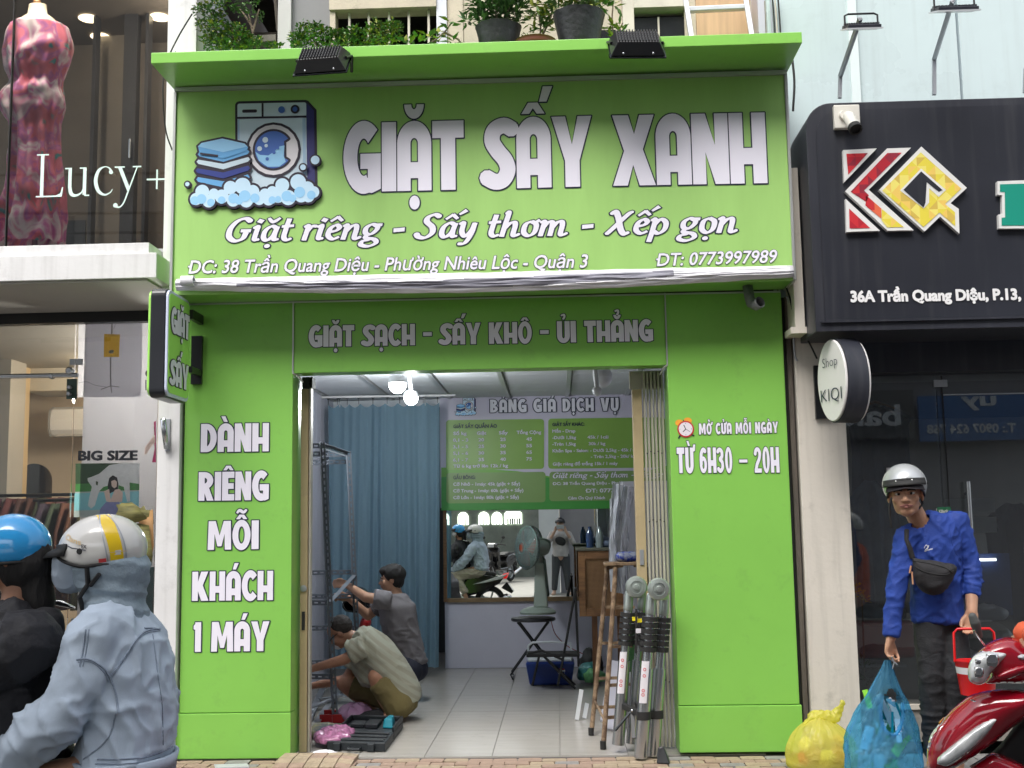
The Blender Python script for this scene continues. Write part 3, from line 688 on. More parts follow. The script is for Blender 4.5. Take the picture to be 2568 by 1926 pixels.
# washing machine picture (units: photo survey pixels / 2.765 of the enlarged crop)
mk('ink', (.018, .012, .03), var=0); mk('pw', (.60, .74, .84), var=0); mk('pw2', (.40, .58, .76), var=0); mk('pblue', (.13, .40, .74), var=0); mk('pblue_l', (.30, .60, .88), var=0)
mk('pnavy', (.02, .04, .25), var=0); mk('pdrum', (.05, .14, .48), var=0); mk('pside', (.03, .03, .16), var=0); mk('pfoam', (.55, .76, .92), var=0); mk('pring', (.72, .70, .74), var=0)
def logo(fn, par, nrm=(0, -1, 0), y0=.002, dy=.0012, name='machine_print'):
    def rr(x0, y0_, x1, y1, r=14, n=4):
        out = []
        for cx, cy, a0 in ((x1-r, y1-r, 0), (x0+r, y1-r, 90), (x0+r, y0_+r, 180), (x1-r, y0_+r, 270)):
            out += [(cx+r*math.cos(math.radians(a0+90*i/n)), cy+r*math.sin(math.radians(a0+90*i/n))) for i in range(n+1)]
        return out
    Y = lambda y: 1035-y
    body = rr(546, Y(900), 1028, Y(312))
    side = [(1028, Y(312)), (1082, Y(372)), (1082, Y(900)), (1028, Y(900))]
    foam = [(262, 975, 42), (305, 925, 48), (385, 940, 36), (350, 990, 44), (440, 960, 48), (500, 900, 46), (585, 890, 56), (655, 930, 46), (520, 985, 46), (610, 990, 48), (690, 970, 40), (740, 950, 40), (790, 930, 36), (765, 985, 42), (860, 890, 48), (900, 975, 52), (970, 870, 54), (1035, 910, 44), (1075, 940, 40), (990, 960, 50), (1040, 970, 40), (700, 985, 38), (830, 960, 50)]
    lite = [(252, 985, 30), (300, 975, 34), (365, 1000, 26), (440, 985, 26), (520, 975, 34), (600, 960, 40), (670, 975, 32), (790, 990, 26), (890, 965, 36), (980, 940, 38), (1060, 960, 30), (930, 980, 26), (560, 990, 28), (830, 985, 22)]
    def towel(y0, y1, x0=275, x1=628, dip=40): return [(x0+8, Y(y0)), (x0-4, Y((y0+y1)/2)), (x0+10, Y(y1)), (450, Y(y1+dip)), (x1-10, Y(y1-10)), (x1+4, Y((y0+y1)/2-10)), (x1-8, Y(y0-12)), (450, Y(y0+dip-8))]
    tw = [towel(650, 680), towel(702, 732, 268, 632), towel(762, 795, 262, 632), towel(822, 855, 265, 628)]
    top = [(275, Y(610)), (300, Y(588)), (445, Y(560)), (600, Y(598)), (624, Y(625)), (612, Y(648)), (450, Y(700)), (285, Y(655))]
    C = (797, Y(640))
    drum = [(C[0]+128*math.cos(t), C[1]+128*math.sin(t)) if abs(t) > .55 else (C[0]+(128 if abs(t) > .5 else 88)*math.cos(.55)*1.0, C[1]+128*math.sin(t)) for t in [(-PI+2*PI*i/40) for i in range(40)]]
    wave = [(C[0]-125, C[1]-12), (C[0]-90, C[1]-35), (C[0]-35, C[1]-40), (C[0]+10, C[1]-10), (C[0]+45, C[1]+22), (C[0]+78, C[1]+28), (C[0]+72, C[1]-45), (C[0]+86, C[1]-85), (C[0]+40, C[1]-118), (C[0]-40, C[1]-118), (C[0]-100, C[1]-75)]
    G = lambda P, d: [grow(p, d) for p in P]
    circ = lambda L, g=0: [disc(x, Y(y), r+g) for x, y, r in L]
    bub = [(1090, 722, 30), (1005, 770, 20), (202, 872, 15)]
    return decal(name, [
        ('ink', G([body, side]+tw+[top], 17)+circ(foam, 17)+circ(bub, 11)),
        ('pw', [body]), ('pside', [side]),
        ('pw2', [R_(1000, Y(840), 1020, Y(425)), R_(548, Y(425), 560, Y(560))]),
        ('ink', [R_(546, Y(420), 1028, Y(406)), R_(716, Y(410), 730, Y(314)), rr(580, Y(378), 684, Y(356), 10), disc(950, Y(360), 31), disc(797, Y(640), 192)]),
        ('pdrum', [disc(856, Y(362), 24), disc(950, Y(360), 17)]),
        ('pring', [disc(797, Y(640), 174)]), ('ink', [grow(drum, 16)]), ('pdrum', [drum]), ('pblue_l', [wave]),
        ('pw', [disc(742, Y(572), 20), disc(702, Y(632), 17), disc(748, Y(612), 12)]), ('pdrum', [disc(802, Y(660), 12), disc(755, Y(704), 12), disc(830, Y(630), 9)]),
        ('ink', G(tw+[top], 15)), ('pblue', [tw[0], tw[3]]), ('pw', [tw[1]]), ('pnavy', [tw[2]]),
        ('pblue', [top]), ('pblue_l', [[(275, Y(612)), (300, Y(588)), (445, Y(560)), (600, Y(598)), (620, Y(618)), (450, Y(655))]]),
        ('ink', ln((290, Y(662)), (415, Y(680)), 14)+circ(foam, 15)+circ(bub, 11)), ('pfoam', circ(foam)), ('pblue_l', circ(lite)), ('pfoam', circ(bub))], fn, par, nrm, y0, dy)
def crop5(x, y): return ((400+x/2.765)/KK, (150+y/2.765)/KK)
LP0 = A(*crop5(200, 1035), SY); LPX = A(*crop5(1130, 1020), SY); LPZ = A(*crop5(200, 290), SY)
lsx = (LPX-LP0)/930.; lsz = (LPZ-LP0)/745.
logo(lambda a: LP0+lsx*(a[0]-200)+lsz*a[1], sign)
# canopy
can = thing('sign_canopy', 'thin green canopy shelf projecting above the big green sign', 'canopy', (-.46, 0, 4.31))
mb = MB(); mb.box((-2.46, -.73, 4.315), (1.54, .02, 4.385)); obj('canopy_panel', mb, 'green', can, bevel=.004)
# rolled down banner along the sign's lower edge
bn = MB(); rows = []
for i in range(90):
    t = i/89; x = -2.40+3.9*t; k = .5+.5*math.sin(t*9)+.3*nz((x, 3, 1), 5)
    h = .038+.018*math.sin(t*PI); r = []
    for j in range(25):
        a = j/24; zz = 3.035-.012*t-a*(h*1.9); yy = SY-.018-.028*math.sin(a*PI)*(1+.5*nz((x*1, a*3, 2), 4))+.004*nz((x, a*.4, 5), 10); r.append((x, yy, zz-.005*nz((x, a*.5, 9), 6)-.02*math.sin(t*PI)*a))
    rows.append(r)
bn.grid(rows); mk('vinyl_white', (.72, .72, .76), rough=.6, var=.04); mk('vinyl_grey', (.24, .24, .29), rough=.55, var=.12)
b_ = bn.mesh(); b_.materials.append(None)
o = obj('rolled_banner', b_, ['vinyl_white', 'vinyl_grey'], None, smooth=60, solid=.004)
pr = rnd
for p in o.data.polygons:
    r, c = divmod(p.index, 24); t = r/89; p.material_index = 1 if 7+4*math.sin(t*4+1)+2*nz((t*9, 1, 1), 1) < c < 14+5*math.sin(t*3+.3)-7*max(0, t-.5)*2 and .1 < t < .80 else 0
tag(o, 'crumpled white and grey vinyl banner rolled along the lower edge of the big green sign', 'banner')
mb = MB()
mb.lathe(A(392, 607, SY-.06), [(.02, 0), (.033, 0), (.033, .08), (.02, .08)], 16, axis=(1, 0, 0)); tag(obj('banner_roll', mb, 'vinyl_white', smooth=40), 'white cardboard tube end of the banner at the left corner of the green sign', 'tube')
# pvc elbow drain
mb = MB(); e0 = A(1615, 625, -.15); e0.z = 2.945; pts = [e0, e0+Vector((.01, -.0, -.08)), e0+Vector((.018, -.012, -.115)), e0+Vector((.04, -.05, -.135)), e0+Vector((.062, -.085, -.125))]
mb.tube(pts, [.031, .031, .034, .036, .036], 16, caps=False); mk('pvc_grey', (.16, .17, .17), rough=.6, var=.4, scale=12)
o = obj('drain_elbow', mb, 'pvc_grey', smooth=50, solid=.004); tag(o, 'grey plastic drain elbow poking from under the sign above the right pillar', 'pipe')

# ------------------------------------------------------------ rolling gates
def gate_post(name, label, a, b):
    t = thing(name, label, 'gate', (a[0], a[1], 0)); mb = MB(); mb.box(a, b); obj('post', mb, 'tan_paint', t, bevel=.004); return t
g1 = gate_post('folding_gate', 'tan steel folding gate leaf pushed against the left green pillar', (-1.715, .19, .0), (-1.665, .25, 2.38))
mb = MB(); mb.box((-1.66, .2, 0), (-1.648, .26, 2.46)); obj('channel', mb, 'gate_steel', g1)
mb = MB(); mb.lathe((-1.69, .188, 1.05), [(.0, 0), (.022, 0), (.022, .008), (.012, .010), (0, .01)], 14, axis=(0, -1, 0)); obj('lock', mb, 'dull_steel', g1)
mb = MB(); mb.box((-1.70, .182, .78), (-1.68, .19, .90)); obj('handle_plate', mb, 'rubber', g1)
mb = MB(); mb.box((-1.71, .2, 2.385), (-1.64, .3, 2.46)); obj('top_block', mb, 'rubber', g1)
g2 = thing('folding_gate', 'pale steel folding gate bunched up against the right green pillar', 'gate', (.64, .2, 0))
mb = MB(); mb.box((.51, .19, 0), (.575, .25, 2.33)); obj('post', mb, 'tan_paint', g2, bevel=.004)
ch = MB(); ch.box((0, 0, 0), (.014, .045, 2.44)); chm = ch.mesh(); fix_normals(chm); chm.materials.append(MT['gate_steel'])
for i in range(6):
    o = bpy.data.objects.new('channel', chm); COL.objects.link(o); o.parent = g2; o.location = (-.055+i*.024, .0+(i % 2)*.012, .01)
mb = MB()
for i in range(5):
    for z in (.42, .98, 1.45, 1.9): mb.lathe((.60+i*.024, .196, z+.012*(i % 2)), [(0, .0), (.0045, 0), (.0045, .006), (0, .007)], 8, axis=(0, -1, 0))
obj('rivet', mb, 'rubber', g2)['kind'] = 'stuff'
mb = MB(); mb.box((.53, .182, 1.17), (.556, .19, 1.27)); obj('lock_plate', mb, 'dull_steel', g2)
mb = MB(); mb.box((.50, .26, 2.34), (.72, .30, 2.46)); obj('top_block', mb, 'gate_steel', g2)

# ------------------------------------------------------------ left building
lb = thing('left_shop_building', 'white clothes shop building left of the laundry with large upper display window', 'building', (-4, 0, 0))
def part(name, a, b, m, par, bev=0): mb = MB(); mb.box(a, b); return obj(name, mb, m, par, bevel=bev)
part('column', (-2.61, -.04, 0), (-2.462, .6, 2.96), 'white_wall', lb, .004); part('column', (-2.60, -.04, 2.962), (-2.40, .6, 7), 'white_wall', lb, .004)
part('ledge', (-7, -.30, 3.06), (-2.55, .74, 3.225), 'white_wall', lb, .004); part('ledge_cap', (-7, -.27, 3.227), (-2.612, .0, 3.30), 'white_wall', lb, .003)
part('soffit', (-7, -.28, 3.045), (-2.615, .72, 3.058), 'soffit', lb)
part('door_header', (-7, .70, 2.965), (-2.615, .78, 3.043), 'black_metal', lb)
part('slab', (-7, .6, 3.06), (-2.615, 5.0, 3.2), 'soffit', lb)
part('upper_back_wall', (-7, 3.2, 3.2), (-2.615, 3.3, 6.6), 'brown_wall' if 'brown_wall' in MT else mk('brown_wall', (.16, .135, .115), rough=.8, var=.1), lb)
part('upper_ceiling', (-7, .0, 6.2), (-2.615, 3.3, 6.3), 'brown_wall', lb); part('side_wall', (-2.64, .62, 0), (-2.56, 5, 7), 'brown_wall', lb)
part('roof_band', (-7, -.04, 6.1), (-2.615, .2, 9), 'white_wall', lb)
mk('partition_dark', (.035, .035, .04), rough=.35, var=.1)
for (u0, u1) in ((205, 212), (272, 300), (318, 325)):
    x0, x1 = A(u0, 100, 2.6).x, A(u1, 100, 2.6).x; part('partition_post', (x0, 2.55, 3.2), (x1, 2.65, 6.2), 'partition_dark', lb)
part('partition_panel', (A(212, 100, 3).x, 3.0, 3.2), (A(272, 100, 3).x, 3.02, 6.2), mk('panel_brown', (.20, .17, .14), rough=.6, var=.1), lb)
part('partition_panel', (A(20, 300, 3).x, 2.9, 3.2), (A(205, 100, 3).x, 2.92, 4.35), 'partition_dark', lb)
mb = MB(); mb.box((-7, .03, 3.30), (-2.612, .042, 6.1)); obj('window_pane', mb, 'glass_upper', lb)
mb = MB(); x = A(27, 100, .03).x; mb.box((x, .02, 3.3), (x+.006, .05, 6.1)); obj('pane_joint', mb, 'rubber', lb)
mb = MB(); mb.box((-7, .0, 3.30), (-2.613, .028, 3.325)); obj('window_track', mb, 'alu', lb)
p0 = A(281, 300, 2.5); mb = MB(); mb.tube([p0+Vector((0, 0, -.0)), p0+Vector((0, 0, -.18))], .012, 8); mb.tube([p0+Vector((0, 0, -.03)), p0+Vector((0, .05, -.03))], .01, 6); obj('door_handle', mb, 'steel', lb)
# downlights upstairs
mk('warm_glow', (1, .85, .6), emit=2.2, ecol=(1, .82, .55), var=0); MT['warm_glow'].node_tree.nodes['Principled BSDF'].inputs['Emission Strength'].default_value = 2.2
for i, (u, v) in enumerate(((192, 39), (345, 36), (228, 90), (150, -20))):
    w_r = ray(u, v); t_ = (6.195-CAM[2])/w_r[2]; c_ = Vector(CAM+w_r*t_)
    if c_.y > 3.1: c_.y = 3.0
    mb = MB(); mb.lathe((c_.x, c_.y, 6.196), [(0, 0), (.085, 0), (.095, -.008)], 20, axis=(0, 0, 1)); d = obj('downlight', mb, 'warm_glow', smooth=30)
    tag(d, ['round warm downlight nearest the middle of the upper shop ceiling', 'round warm downlight at the far right of the upper shop ceiling', 'lower round warm downlight between the two dark posts upstairs', 'warm downlight above the dressed mannequin'][i], 'downlight', 'downlights upstairs')
for (x, y, z, e) in ((-3.75, .22, 5.9, 70), (-3.1, 2.2, 5.9, 22)):  # first: added fill in front of the dress; second: glow of the downlights
    l = bpy.data.lights.new('downlight_beam', 'POINT'); l.energy = e; l.color = (1, .86, .68); l.shadow_soft_size = .1; lo = bpy.data.objects.new('downlight_beam', l); COL.objects.link(lo); lo.location = (x, y, z)
# serif lettering on the upper window
mk('vinyl_pale', (.62, .80, .74), rough=.6, var=.02)
def serif(u0, v0, s, Y, par):
    ps = []
    def R(a, b, c, d): ps.append(R_(a, b, c, d))
    # L
    R(.14, 0, .26, 1.55); R(0, 1.50, .42, 1.55); R(0, 0, .9, .05); ps.append([(.72, 0), (.92, 0), (.96, .34), (.92, .34), (.86, .12), (.7, .05)])
    x = 1.05                                                     # u
    R(x-.04, .98, x+.2, 1.03); R(x+.08, .3, x+.2, 1.03); ps.extend(pen([(x+.14, .34, .12), (x+.2, .1, .13), (x+.36, .03, .09), (x+.55, .12, .05), (x+.63, .28, .05)], .1)); R(x+.6, .05, x+.72, 1.03); R(x+.48, .98, x+.72, 1.03); R(x+.66, 0, x+.84, .05)
    x = 2.0                                                      # c
    ps.extend(pen([(x+.66, .78, .12), (x+.58, .97, .05), (x+.4, 1.03, .04), (x+.2, .9, .1), (x+.1, .55, .13), (x+.2, .18, .12), (x+.42, .03, .07), (x+.62, .1, .04), (x+.7, .22, .03)], .1)); ps.append(disc(x+.63, .84, .07))
    x = 2.78                                                     # y
    ps.append([(x+.08, 1.03), (x+.22, 1.03), (x+.52, .28), (x+.45, .12)]); R(x-.02, .98, x+.34, 1.03); ps.extend(pen([(x+.78, 1.0, .04), (x+.5, .2, .05), (x+.34, -.25, .05), (x+.2, -.42, .05), (x+.04, -.4, .07)], .05)); ps.append(disc(x+.04, -.36, .08)); R(x+.62, .98, x+.92, 1.03)
    x = 3.9; R(x, .5, x+.72, .56); R(x+.33, .18, x+.39, .88)     # plus
    o = A(u0, v0, Y); ex = (A(u0+s, v0, Y)-o)/1.0
    ex = Vector((ex.length, 0, 0)); return obj('lettering', text_mesh(ps, ((lambda a: o+ex*a[0]+Vector((0, 0, ex.x))*a[1]), (0, -1, 0)), 0, mb=None), ['vinyl_pale', 'vinyl_pale'], par, normals=False)
serif(78, 427, 61, .02, lb)

# lower shop
part('floor', (-7, .2, -.06), (-2.6, 5, -.01), 'tile', lb); part('threshold', (-7, .0, -.08), (-2.615, .8, .0), 'concrete', lb)
mk('warm_wall', (.60, .45, .29), rough=.8, var=.05); mk('grey_beam', (.36, .33, .28), rough=.8, var=.05)
part('back_wall', (-7, 4.3, 0), (-2.65, 4.4, 3.04), 'warm_wall', lb); part('lower_ceiling', (-7, .8, 3.0), (-2.65, 4.3, 3.043), 'grey_beam', lb)
def rectY(u0, v0, u1, v1, Y, d, m, name, par): a = A(u0, v1, Y); b = A(u1, v0, Y); return part(name, (a.x, Y, a.z), (b.x, Y+d, b.z), m, par)
rectY(-60, 684, 28, 1120, 2.6, .3, 'grey_beam', 'wall_pier', lb); rectY(28, 660, 50, 1120, 3.0, .2, mk('tan_wall', (.55, .40, .22), rough=.8, var=.04), 'wall_pier', lb)
rectY(50, 765, 146, 845, 3.2, .5, mk('cream_box', (.50, .45, .36), rough=.7, var=.05), 'bulkhead', lb)
rectY(50, 660, 146, 764, 4.1, .1, 'old_wood', 'recess_panel', lb)
for v in (700, 727): a = A(52, v, 3.5); b = A(148, v-3, 3.5); mb = MB(); mb.tube([a, b], .012, 8); obj('clothes_rail', mb, mk('brass', (.6, .42, .16), rough=.3, metal=1, var=.05) if 'brass' not in MT else 'brass', lb)
rectY(57, 735, 84, 765, 3.3, .2, mk('box_cream', (.62, .5, .38), rough=.5, var=.03), 'speaker_box', lb)
# arched black mirror
o0 = A(72, 1040, 3.4); mb = MB(); s_ = (A(72+10, 1040, 3.4)-o0).length/10
mb.prism([(38*s_*math.cos(t), 38*s_*math.sin(t)) for t in [PI*i/16 for i in range(17)]]+[(-38*s_, -60*s_), (38*s_, -60*s_)], o0, (1, 0, 0), (0, 0, 1), (0, 1, 0), .03)
o = obj('arched_mirror', mb, mk('mirror_dark', (.02, .02, .022), rough=.08, var=0)); tag(o, 'black arch topped standing mirror inside the left clothes shop', 'mirror')
# air conditioner
ac = thing('air_conditioner', 'white wall air conditioner seen at an angle inside the left clothes shop', 'air conditioner', A(130, 910, 3.4))
mk('ac_white', (.66, .62, .56), rough=.4, var=.03); a = A(98, 936, 3.4); b = A(190, 879, 3.4)
prof = [(0, 0), (.03, -.02), (.16, -.02), (.21, .04), (.22, .14), (.19, .24), (.12, .27), (0, .27)]
mb = MB(); mb.prism(prof, (a.x, 3.7, a.z), (0, -1, 0), (0, 0, 1), (1, 0, 0), .62); obj('casing', mb, 'ac_white', ac, bevel=.008)
mb = MB(); mb.box((a.x-.002+.05, 3.5, a.z-.024), (a.x+.57, 3.64, a.z-.004)); obj('louvre', mb, 'grey_beam', ac)
mb = MB(); mb.prism([(p[0]*1.02, p[1]*1.02) for p in prof], (a.x-.016, 3.7, a.z-.003), (0, -1, 0), (0, 0, 1), (1, 0, 0), .014); obj('end_cap', mb, 'grey_beam', ac)
l = bpy.data.lights.new('shop_lamp', 'POINT'); l.energy = 15; l.color = (1, .80, .55); l.shadow_soft_size = .15; lo = bpy.data.objects.new('shop_lamp', l); COL.objects.link(lo); lo.location = (-4.0, 2.7, 2.93)
mk('lamp_warm', (1, .8, .5), var=0, emit=8, ecol=(1, .8, .5))
mb = MB(); mb.lathe((-4.0, 2.7, 2.99), [(0, -.012), (.06, -.012), (.07, 0)], 16); tag(obj('downlight', mb, 'lamp_warm'), 'small warm downlight in the ceiling of the lower left clothes shop', 'downlight')
# shop glass
G = .76
part('glass_pane', (-7, G, 0), (A(160, 800, G).x-.004, G+.012, 2.965), 'glass', lb); part('glass_pane', (A(160, 800, G).x+.004, G, 0), (-2.62, G+.012, 2.965), 'glass', lb)
mb = MB(); a = A(0, 812, G-.04); b = A(168, 810, G-.04); mb.tube([(a.x-1, a.y, a.z), b], .017, 12); obj('sliding_rail', mb, 'steel', lb, smooth=40)
for (u, v, r) in ((109, 812, 6), (148, 800, 8.5), (148, 836, 5.5), (147, 850, 5.5)):
    c_ = A(u, v, G-.06); rr_ = r*.0034*1; mb = MB(); mb.lathe(c_, [(0, .0), (rr_*.6, 0), (rr_, .01), (rr_, .04), (0, .04)], 18, axis=(0, 1, 0)); obj('rail_fitting', mb, 'steel', lb, smooth=40)
for (u0, u1) in ((150, 162), (163, 177)): rectY(u0, 775, u1, 788, G-.02, .018, 'dull_steel', 'glass_clamp', lb)
a = A(146, 822, G); rectY(143, 818, 166, 862, G-.012, .010, mk('tempered', (.06, .10, .09), rough=.2, var=.1), 'clamp_plate', lb)
# poster wall inside the pane
mk('poster_grey', (.62, .62, .65), rough=.55, var=.02); mk('poster_grey2', (.52, .52, .56), rough=.55, var=.02); mk('gold', (.45, .28, .03), rough=.35, metal=.4, var=.4, scale=4)
mk('pic_green', (.05, .10, .05), var=0); mk('pic_water', (.30, .72, .82), var=.1, scale=8); mk('pic_stone', (.55, .65, .65), var=.05); mk('pic_horse', (.80, .85, .88), var=.2, scale=30); mk('pic_hair', (.012, .01, .012), var=0); mk('pic_skin', (.85, .68, .60), var=0); mk('pic_skirt', (.28, .32, .62), var=.3, scale=30); mk('pic_red', (.55, .03, .16), var=.2); mk('stand_grey', (.22, .22, .22), var=.1); mk('pic_grass', (.08, .30, .08), var=.2, scale=20)
for nm in ('poster_grey', 'poster_grey2', 'gold', 'pic_green', 'pic_water', 'pic_stone', 'pic_horse', 'pic_skin', 'pic_skirt', 'pic_red', 'pic_grass'):   # vinyl film on glass lets lamp light through
    N = MT[nm].node_tree.nodes; L = MT[nm].node_tree.links; tl = N.new('ShaderNodeBsdfTranslucent'); c_ = N['Principled BSDF'].inputs['Base Color'].default_value; tl.inputs[0].default_value = tuple(min(1, c*1.15) for c in c_[:3])+(1,); m_ = N.new('ShaderNodeMixShader'); m_.inputs[0].default_value = .6
    L.new(N['Principled BSDF'].outputs[0], m_.inputs[1]); L.new(tl.outputs[0], m_.inputs[2]); L.new(m_.outputs[0], N['Material Output'].inputs[0])
l = bpy.data.lights.new('shop_lamp', 'POINT'); l.energy = 75; l.color = (1, .93, .85); l.shadow_soft_size = .15; lo = bpy.data.objects.new('shop_lamp', l); COL.objects.link(lo); lo.location = (-2.95, 1.8, 2.6)  # added fill lamp that backlights the poster, paired with an added ceiling disc
mb = MB(); mb.lathe((-2.95, 1.8, 2.99), [(0, -.012), (.06, -.012), (.07, 0)], 16); tag(obj('downlight', mb, 'lamp_warm'), 'small downlight behind the grey poster panel of the left shop', 'downlight')
pw = thing('poster_panel', 'tall grey poster panel with BIG SIZE lettering behind the left shop glass', 'poster', A(250, 1180, G+.05))
PY = G+.06
rectY(164, 681, 345, 1420, PY, .004, 'poster_grey', 'board', pw)
def pp(u, v): return A(u, v, PY)
def ppoly(pts): return [(p[0], p[1]) for p in pts]
fpx = lambda a: A(a[0], a[1], PY)
flipV = lambda ps: [p for p in ps]
c2 = lambda x, y: (x/3.209, 603+y/3.209)
Q = lambda L: [c2(*p) for p in L]
decal('print', [
  ('poster_grey2', [[(170, 682), (308, 682), (305, 858), (168, 858)]]),
  ('stand_grey', pen(Q([(778, 280), (775, 380)]), 3)+pen(Q([(765, 540), (768, 740)]), 2.4)+pen(Q([(768, 740), (700, 765)]), 2)+pen(Q([(768, 740), (828, 748)]), 2)+pen(Q([(768, 740), (776, 790)]), 2)+pen(Q([(545, 720), (600, 712), (660, 735), (740, 748)]), 1)+pen(Q([(785, 290), (800, 310), (790, 345)]), 1)),
  ('gold', [Q([(722, 380), (833, 383), (826, 540), (720, 540)])]), ('pure_white', [Q([(755, 500), (775, 490), (792, 500), (780, 516), (760, 515)])]),
  ('pic_green', [Q([(525, 1278), (970, 1275), (968, 1402), (525, 1420)])]), ('pic_grass', [Q([(525, 1420), (968, 1400), (967, 1480), (523, 1480)])]),
  ('pic_stone', [Q([(522, 1475), (967, 1462), (965, 1500), (520, 1500)])]), ('pic_water', [Q([(520, 1485), (966, 1470), (965, 1610), (515, 1610)])]), ('pic_stone', [Q([(515, 1605), (965, 1590), (962, 1650), (515, 1650)])]),
  ('pic_horse', [Q([(610, 1380), (640, 1370), (690, 1350), (760, 1290), (830, 1278), (968, 1276), (966, 1420), (900, 1410), (905, 1540), (885, 1545), (860, 1440), (800, 1420), (720, 1440), (690, 1470), (660, 1570), (635, 1590), (612, 1570), (625, 1500), (640, 1440), (612, 1400)])]),
  ('pic_green', [Q([(668, 1400), (684, 1405), (680, 1430), (668, 1425)])]),
  ('pic_hair', [Q([(760, 1380), (785, 1360), (815, 1375), (825, 1420), (820, 1460), (755, 1490), (750, 1430)])]),
  ('pic_skin', [Q([(775, 1400), (800, 1392), (815, 1405), (812, 1440), (795, 1450), (778, 1435)]), Q([(725, 1470), (760, 1455), (770, 1530), (800, 1460), (830, 1455), (855, 1480), (850, 1540), (810, 1560), (740, 1540)])]),
  ('pic_skirt', [Q([(700, 1590), (740, 1545), (830, 1545), (850, 1600), (820, 1650), (690, 1650)])]),
  ('pic_red', [Q([(1070, 990), (1085, 985), (1085, 1270), (1058, 1270), (1075, 1180), (1072, 1050)])]), ('pic_skin', [Q([(1078, 1080), (1080, 1130), (1040, 1180), (1020, 1215), (1004, 1215), (1010, 1165), (1050, 1110)])]),
  ('ink', [disc(*c2(1030, 655), 6, 7)]+[Q([(1012, 700), (1020, 700), (1020, 772), (1012, 772)])]),
  ], lambda a: A(a[0], a[1], PY), pw, y0=.001, dy=.0008, knock=True)
sans_text('BIG SIZE', 169, 994, 298, 993, 20, PY, pw, ['print_navy'], bold=.05)
rectY(150, 1335, 200, 1440, PY-.03, .02, 'pure_white', 'paper_sheet', pw); sans_text('p', 163, 1353, 172, 1353, 18, PY-.03, pw, ['print_navy'], bold=.04)
rectY(288, 1225, 331, 1420, PY-.04, .02, mk('teal_panel', (.02, .13, .13), rough=.6, var=.1), 'teal_sheet', pw)
mb = MB(); mb.box((-4.9, .9, 0), (-3.3, 1.3, .05)); obj('display_base', mb, 'dark_room', lb)
# racks of dark clothes inside
for k, (x0, y0, n, h) in enumerate(((-5.4, 2.6, 14, 1.78), (-4.35, 2.2, 14, 1.72))):
    rk = thing('clothes_rack', ['rack of dark brown garments at the far left of the lower clothes shop', 'rack of dark garments behind the white helmet in the lower clothes shop'][k], 'clothes rack', (x0, y0, 0))
    mb = MB(); mb.tube([(x0-.1, y0, h), (x0+1.4, y0, h)], .014, 8); mb.tube([(x0-.05, y0, 0), (x0-.05, y0, h)], .014, 8); mb.tube([(x0+1.35, y0, 0), (x0+1.35, y0, h)], .014, 8); obj('rail', mb, 'black_metal', rk)
    for i in range(n):
        x = x0+i*.095; b = MB(); rows = []; hh = rnd.uniform(.75, 1.0)
        for r in range(8):
            t = r/7; w = .05+.20*min(1, t*3+.2); rows.append([(x+.02*math.sin(c*2.1+i)+.012*c/6, y0-w+2*w*c/6, h-.03-t*hh) for c in range(7)])
        b.grid(rows); obj('garment', b, rnd.choice([mk('cloth_br%d%d' % (k, i), (rnd.uniform(.02, .12), rnd.uniform(.015, .05), rnd.uniform(.01, .04)), rough=.9, var=.3)]), rk, smooth=60, solid=.03)
# dried leaf plant
lp = thing('dried_palm', 'bunch of broad olive dried palm leaves behind the white helmet rider', 'plant', A(300, 1300, .35))
mk('leaf_dry', (.16, .15, .05), rough=.7, var=.5, scale=8, stretch=(1, 1, 6)); mk('leaf_tan', (.45, .25, .10), rough=.7, var=.3)
def leaf_tri(pts, m='leaf_dry', Y0=.3):
    mb = MB(); n = len(pts); c = A(sum(p[0] for p in pts)/n, sum(p[1] for p in pts)/n, Y0-.03); mb.add([A(p[0], p[1], Y0+.02*math.sin(i*2.3)) for i, p in enumerate(pts)]+[c], [(i, (i+1) % n, n) for i in range(n)])
    obj('leaf', mb, m, lp, smooth=80, solid=.004)
leaf_tri(Q([(840, 1550), (930, 1560), (1010, 1640), (1020, 1660), (900, 1700), (800, 1640)])); leaf_tri(Q([(960, 1600), (1000, 1570), (1010, 1600), (1060, 1600), (1066, 1700), (1000, 1660)]), Y0=.4)
leaf_tri([(300, 1120), (330, 1100), (332, 1180), (325, 1215), (305, 1170)], 'leaf_tan', .38); leaf_tri([(296, 1130), (322, 1135), (330, 1200), (322, 1240), (300, 1225), (290, 1180)], Y0=.33); leaf_tri([(250, 1090), (285, 1085), (320, 1110), (310, 1130), (268, 1120)], Y0=.42)
mb = MB(); mb.tube([A(300, 1230, .35), A(298, 1500, .35)], .012, 6); obj('stem', mb, 'leaf_dry', lp)
# bracket on the white column
br = thing('flag_bracket', 'stainless steel tube bracket screwed on the white column left of the green pillar', 'bracket', A(360, 975, -.06))
mb = MB(); a = A(352, 905, -.16); b = A(360, 968, -.07); mb.tube([a, b], .017, 14, caps=False); obj('tube', mb, 'steel', br, smooth=40, solid=.003)
mb = MB(); a = A(358, 905, -.045); b = A(367, 975, -.045); mb.box((a.x, -.052, b.z), (b.x, -.042, a.z)); obj('plate', mb, 'dull_steel', br, bevel=.002)

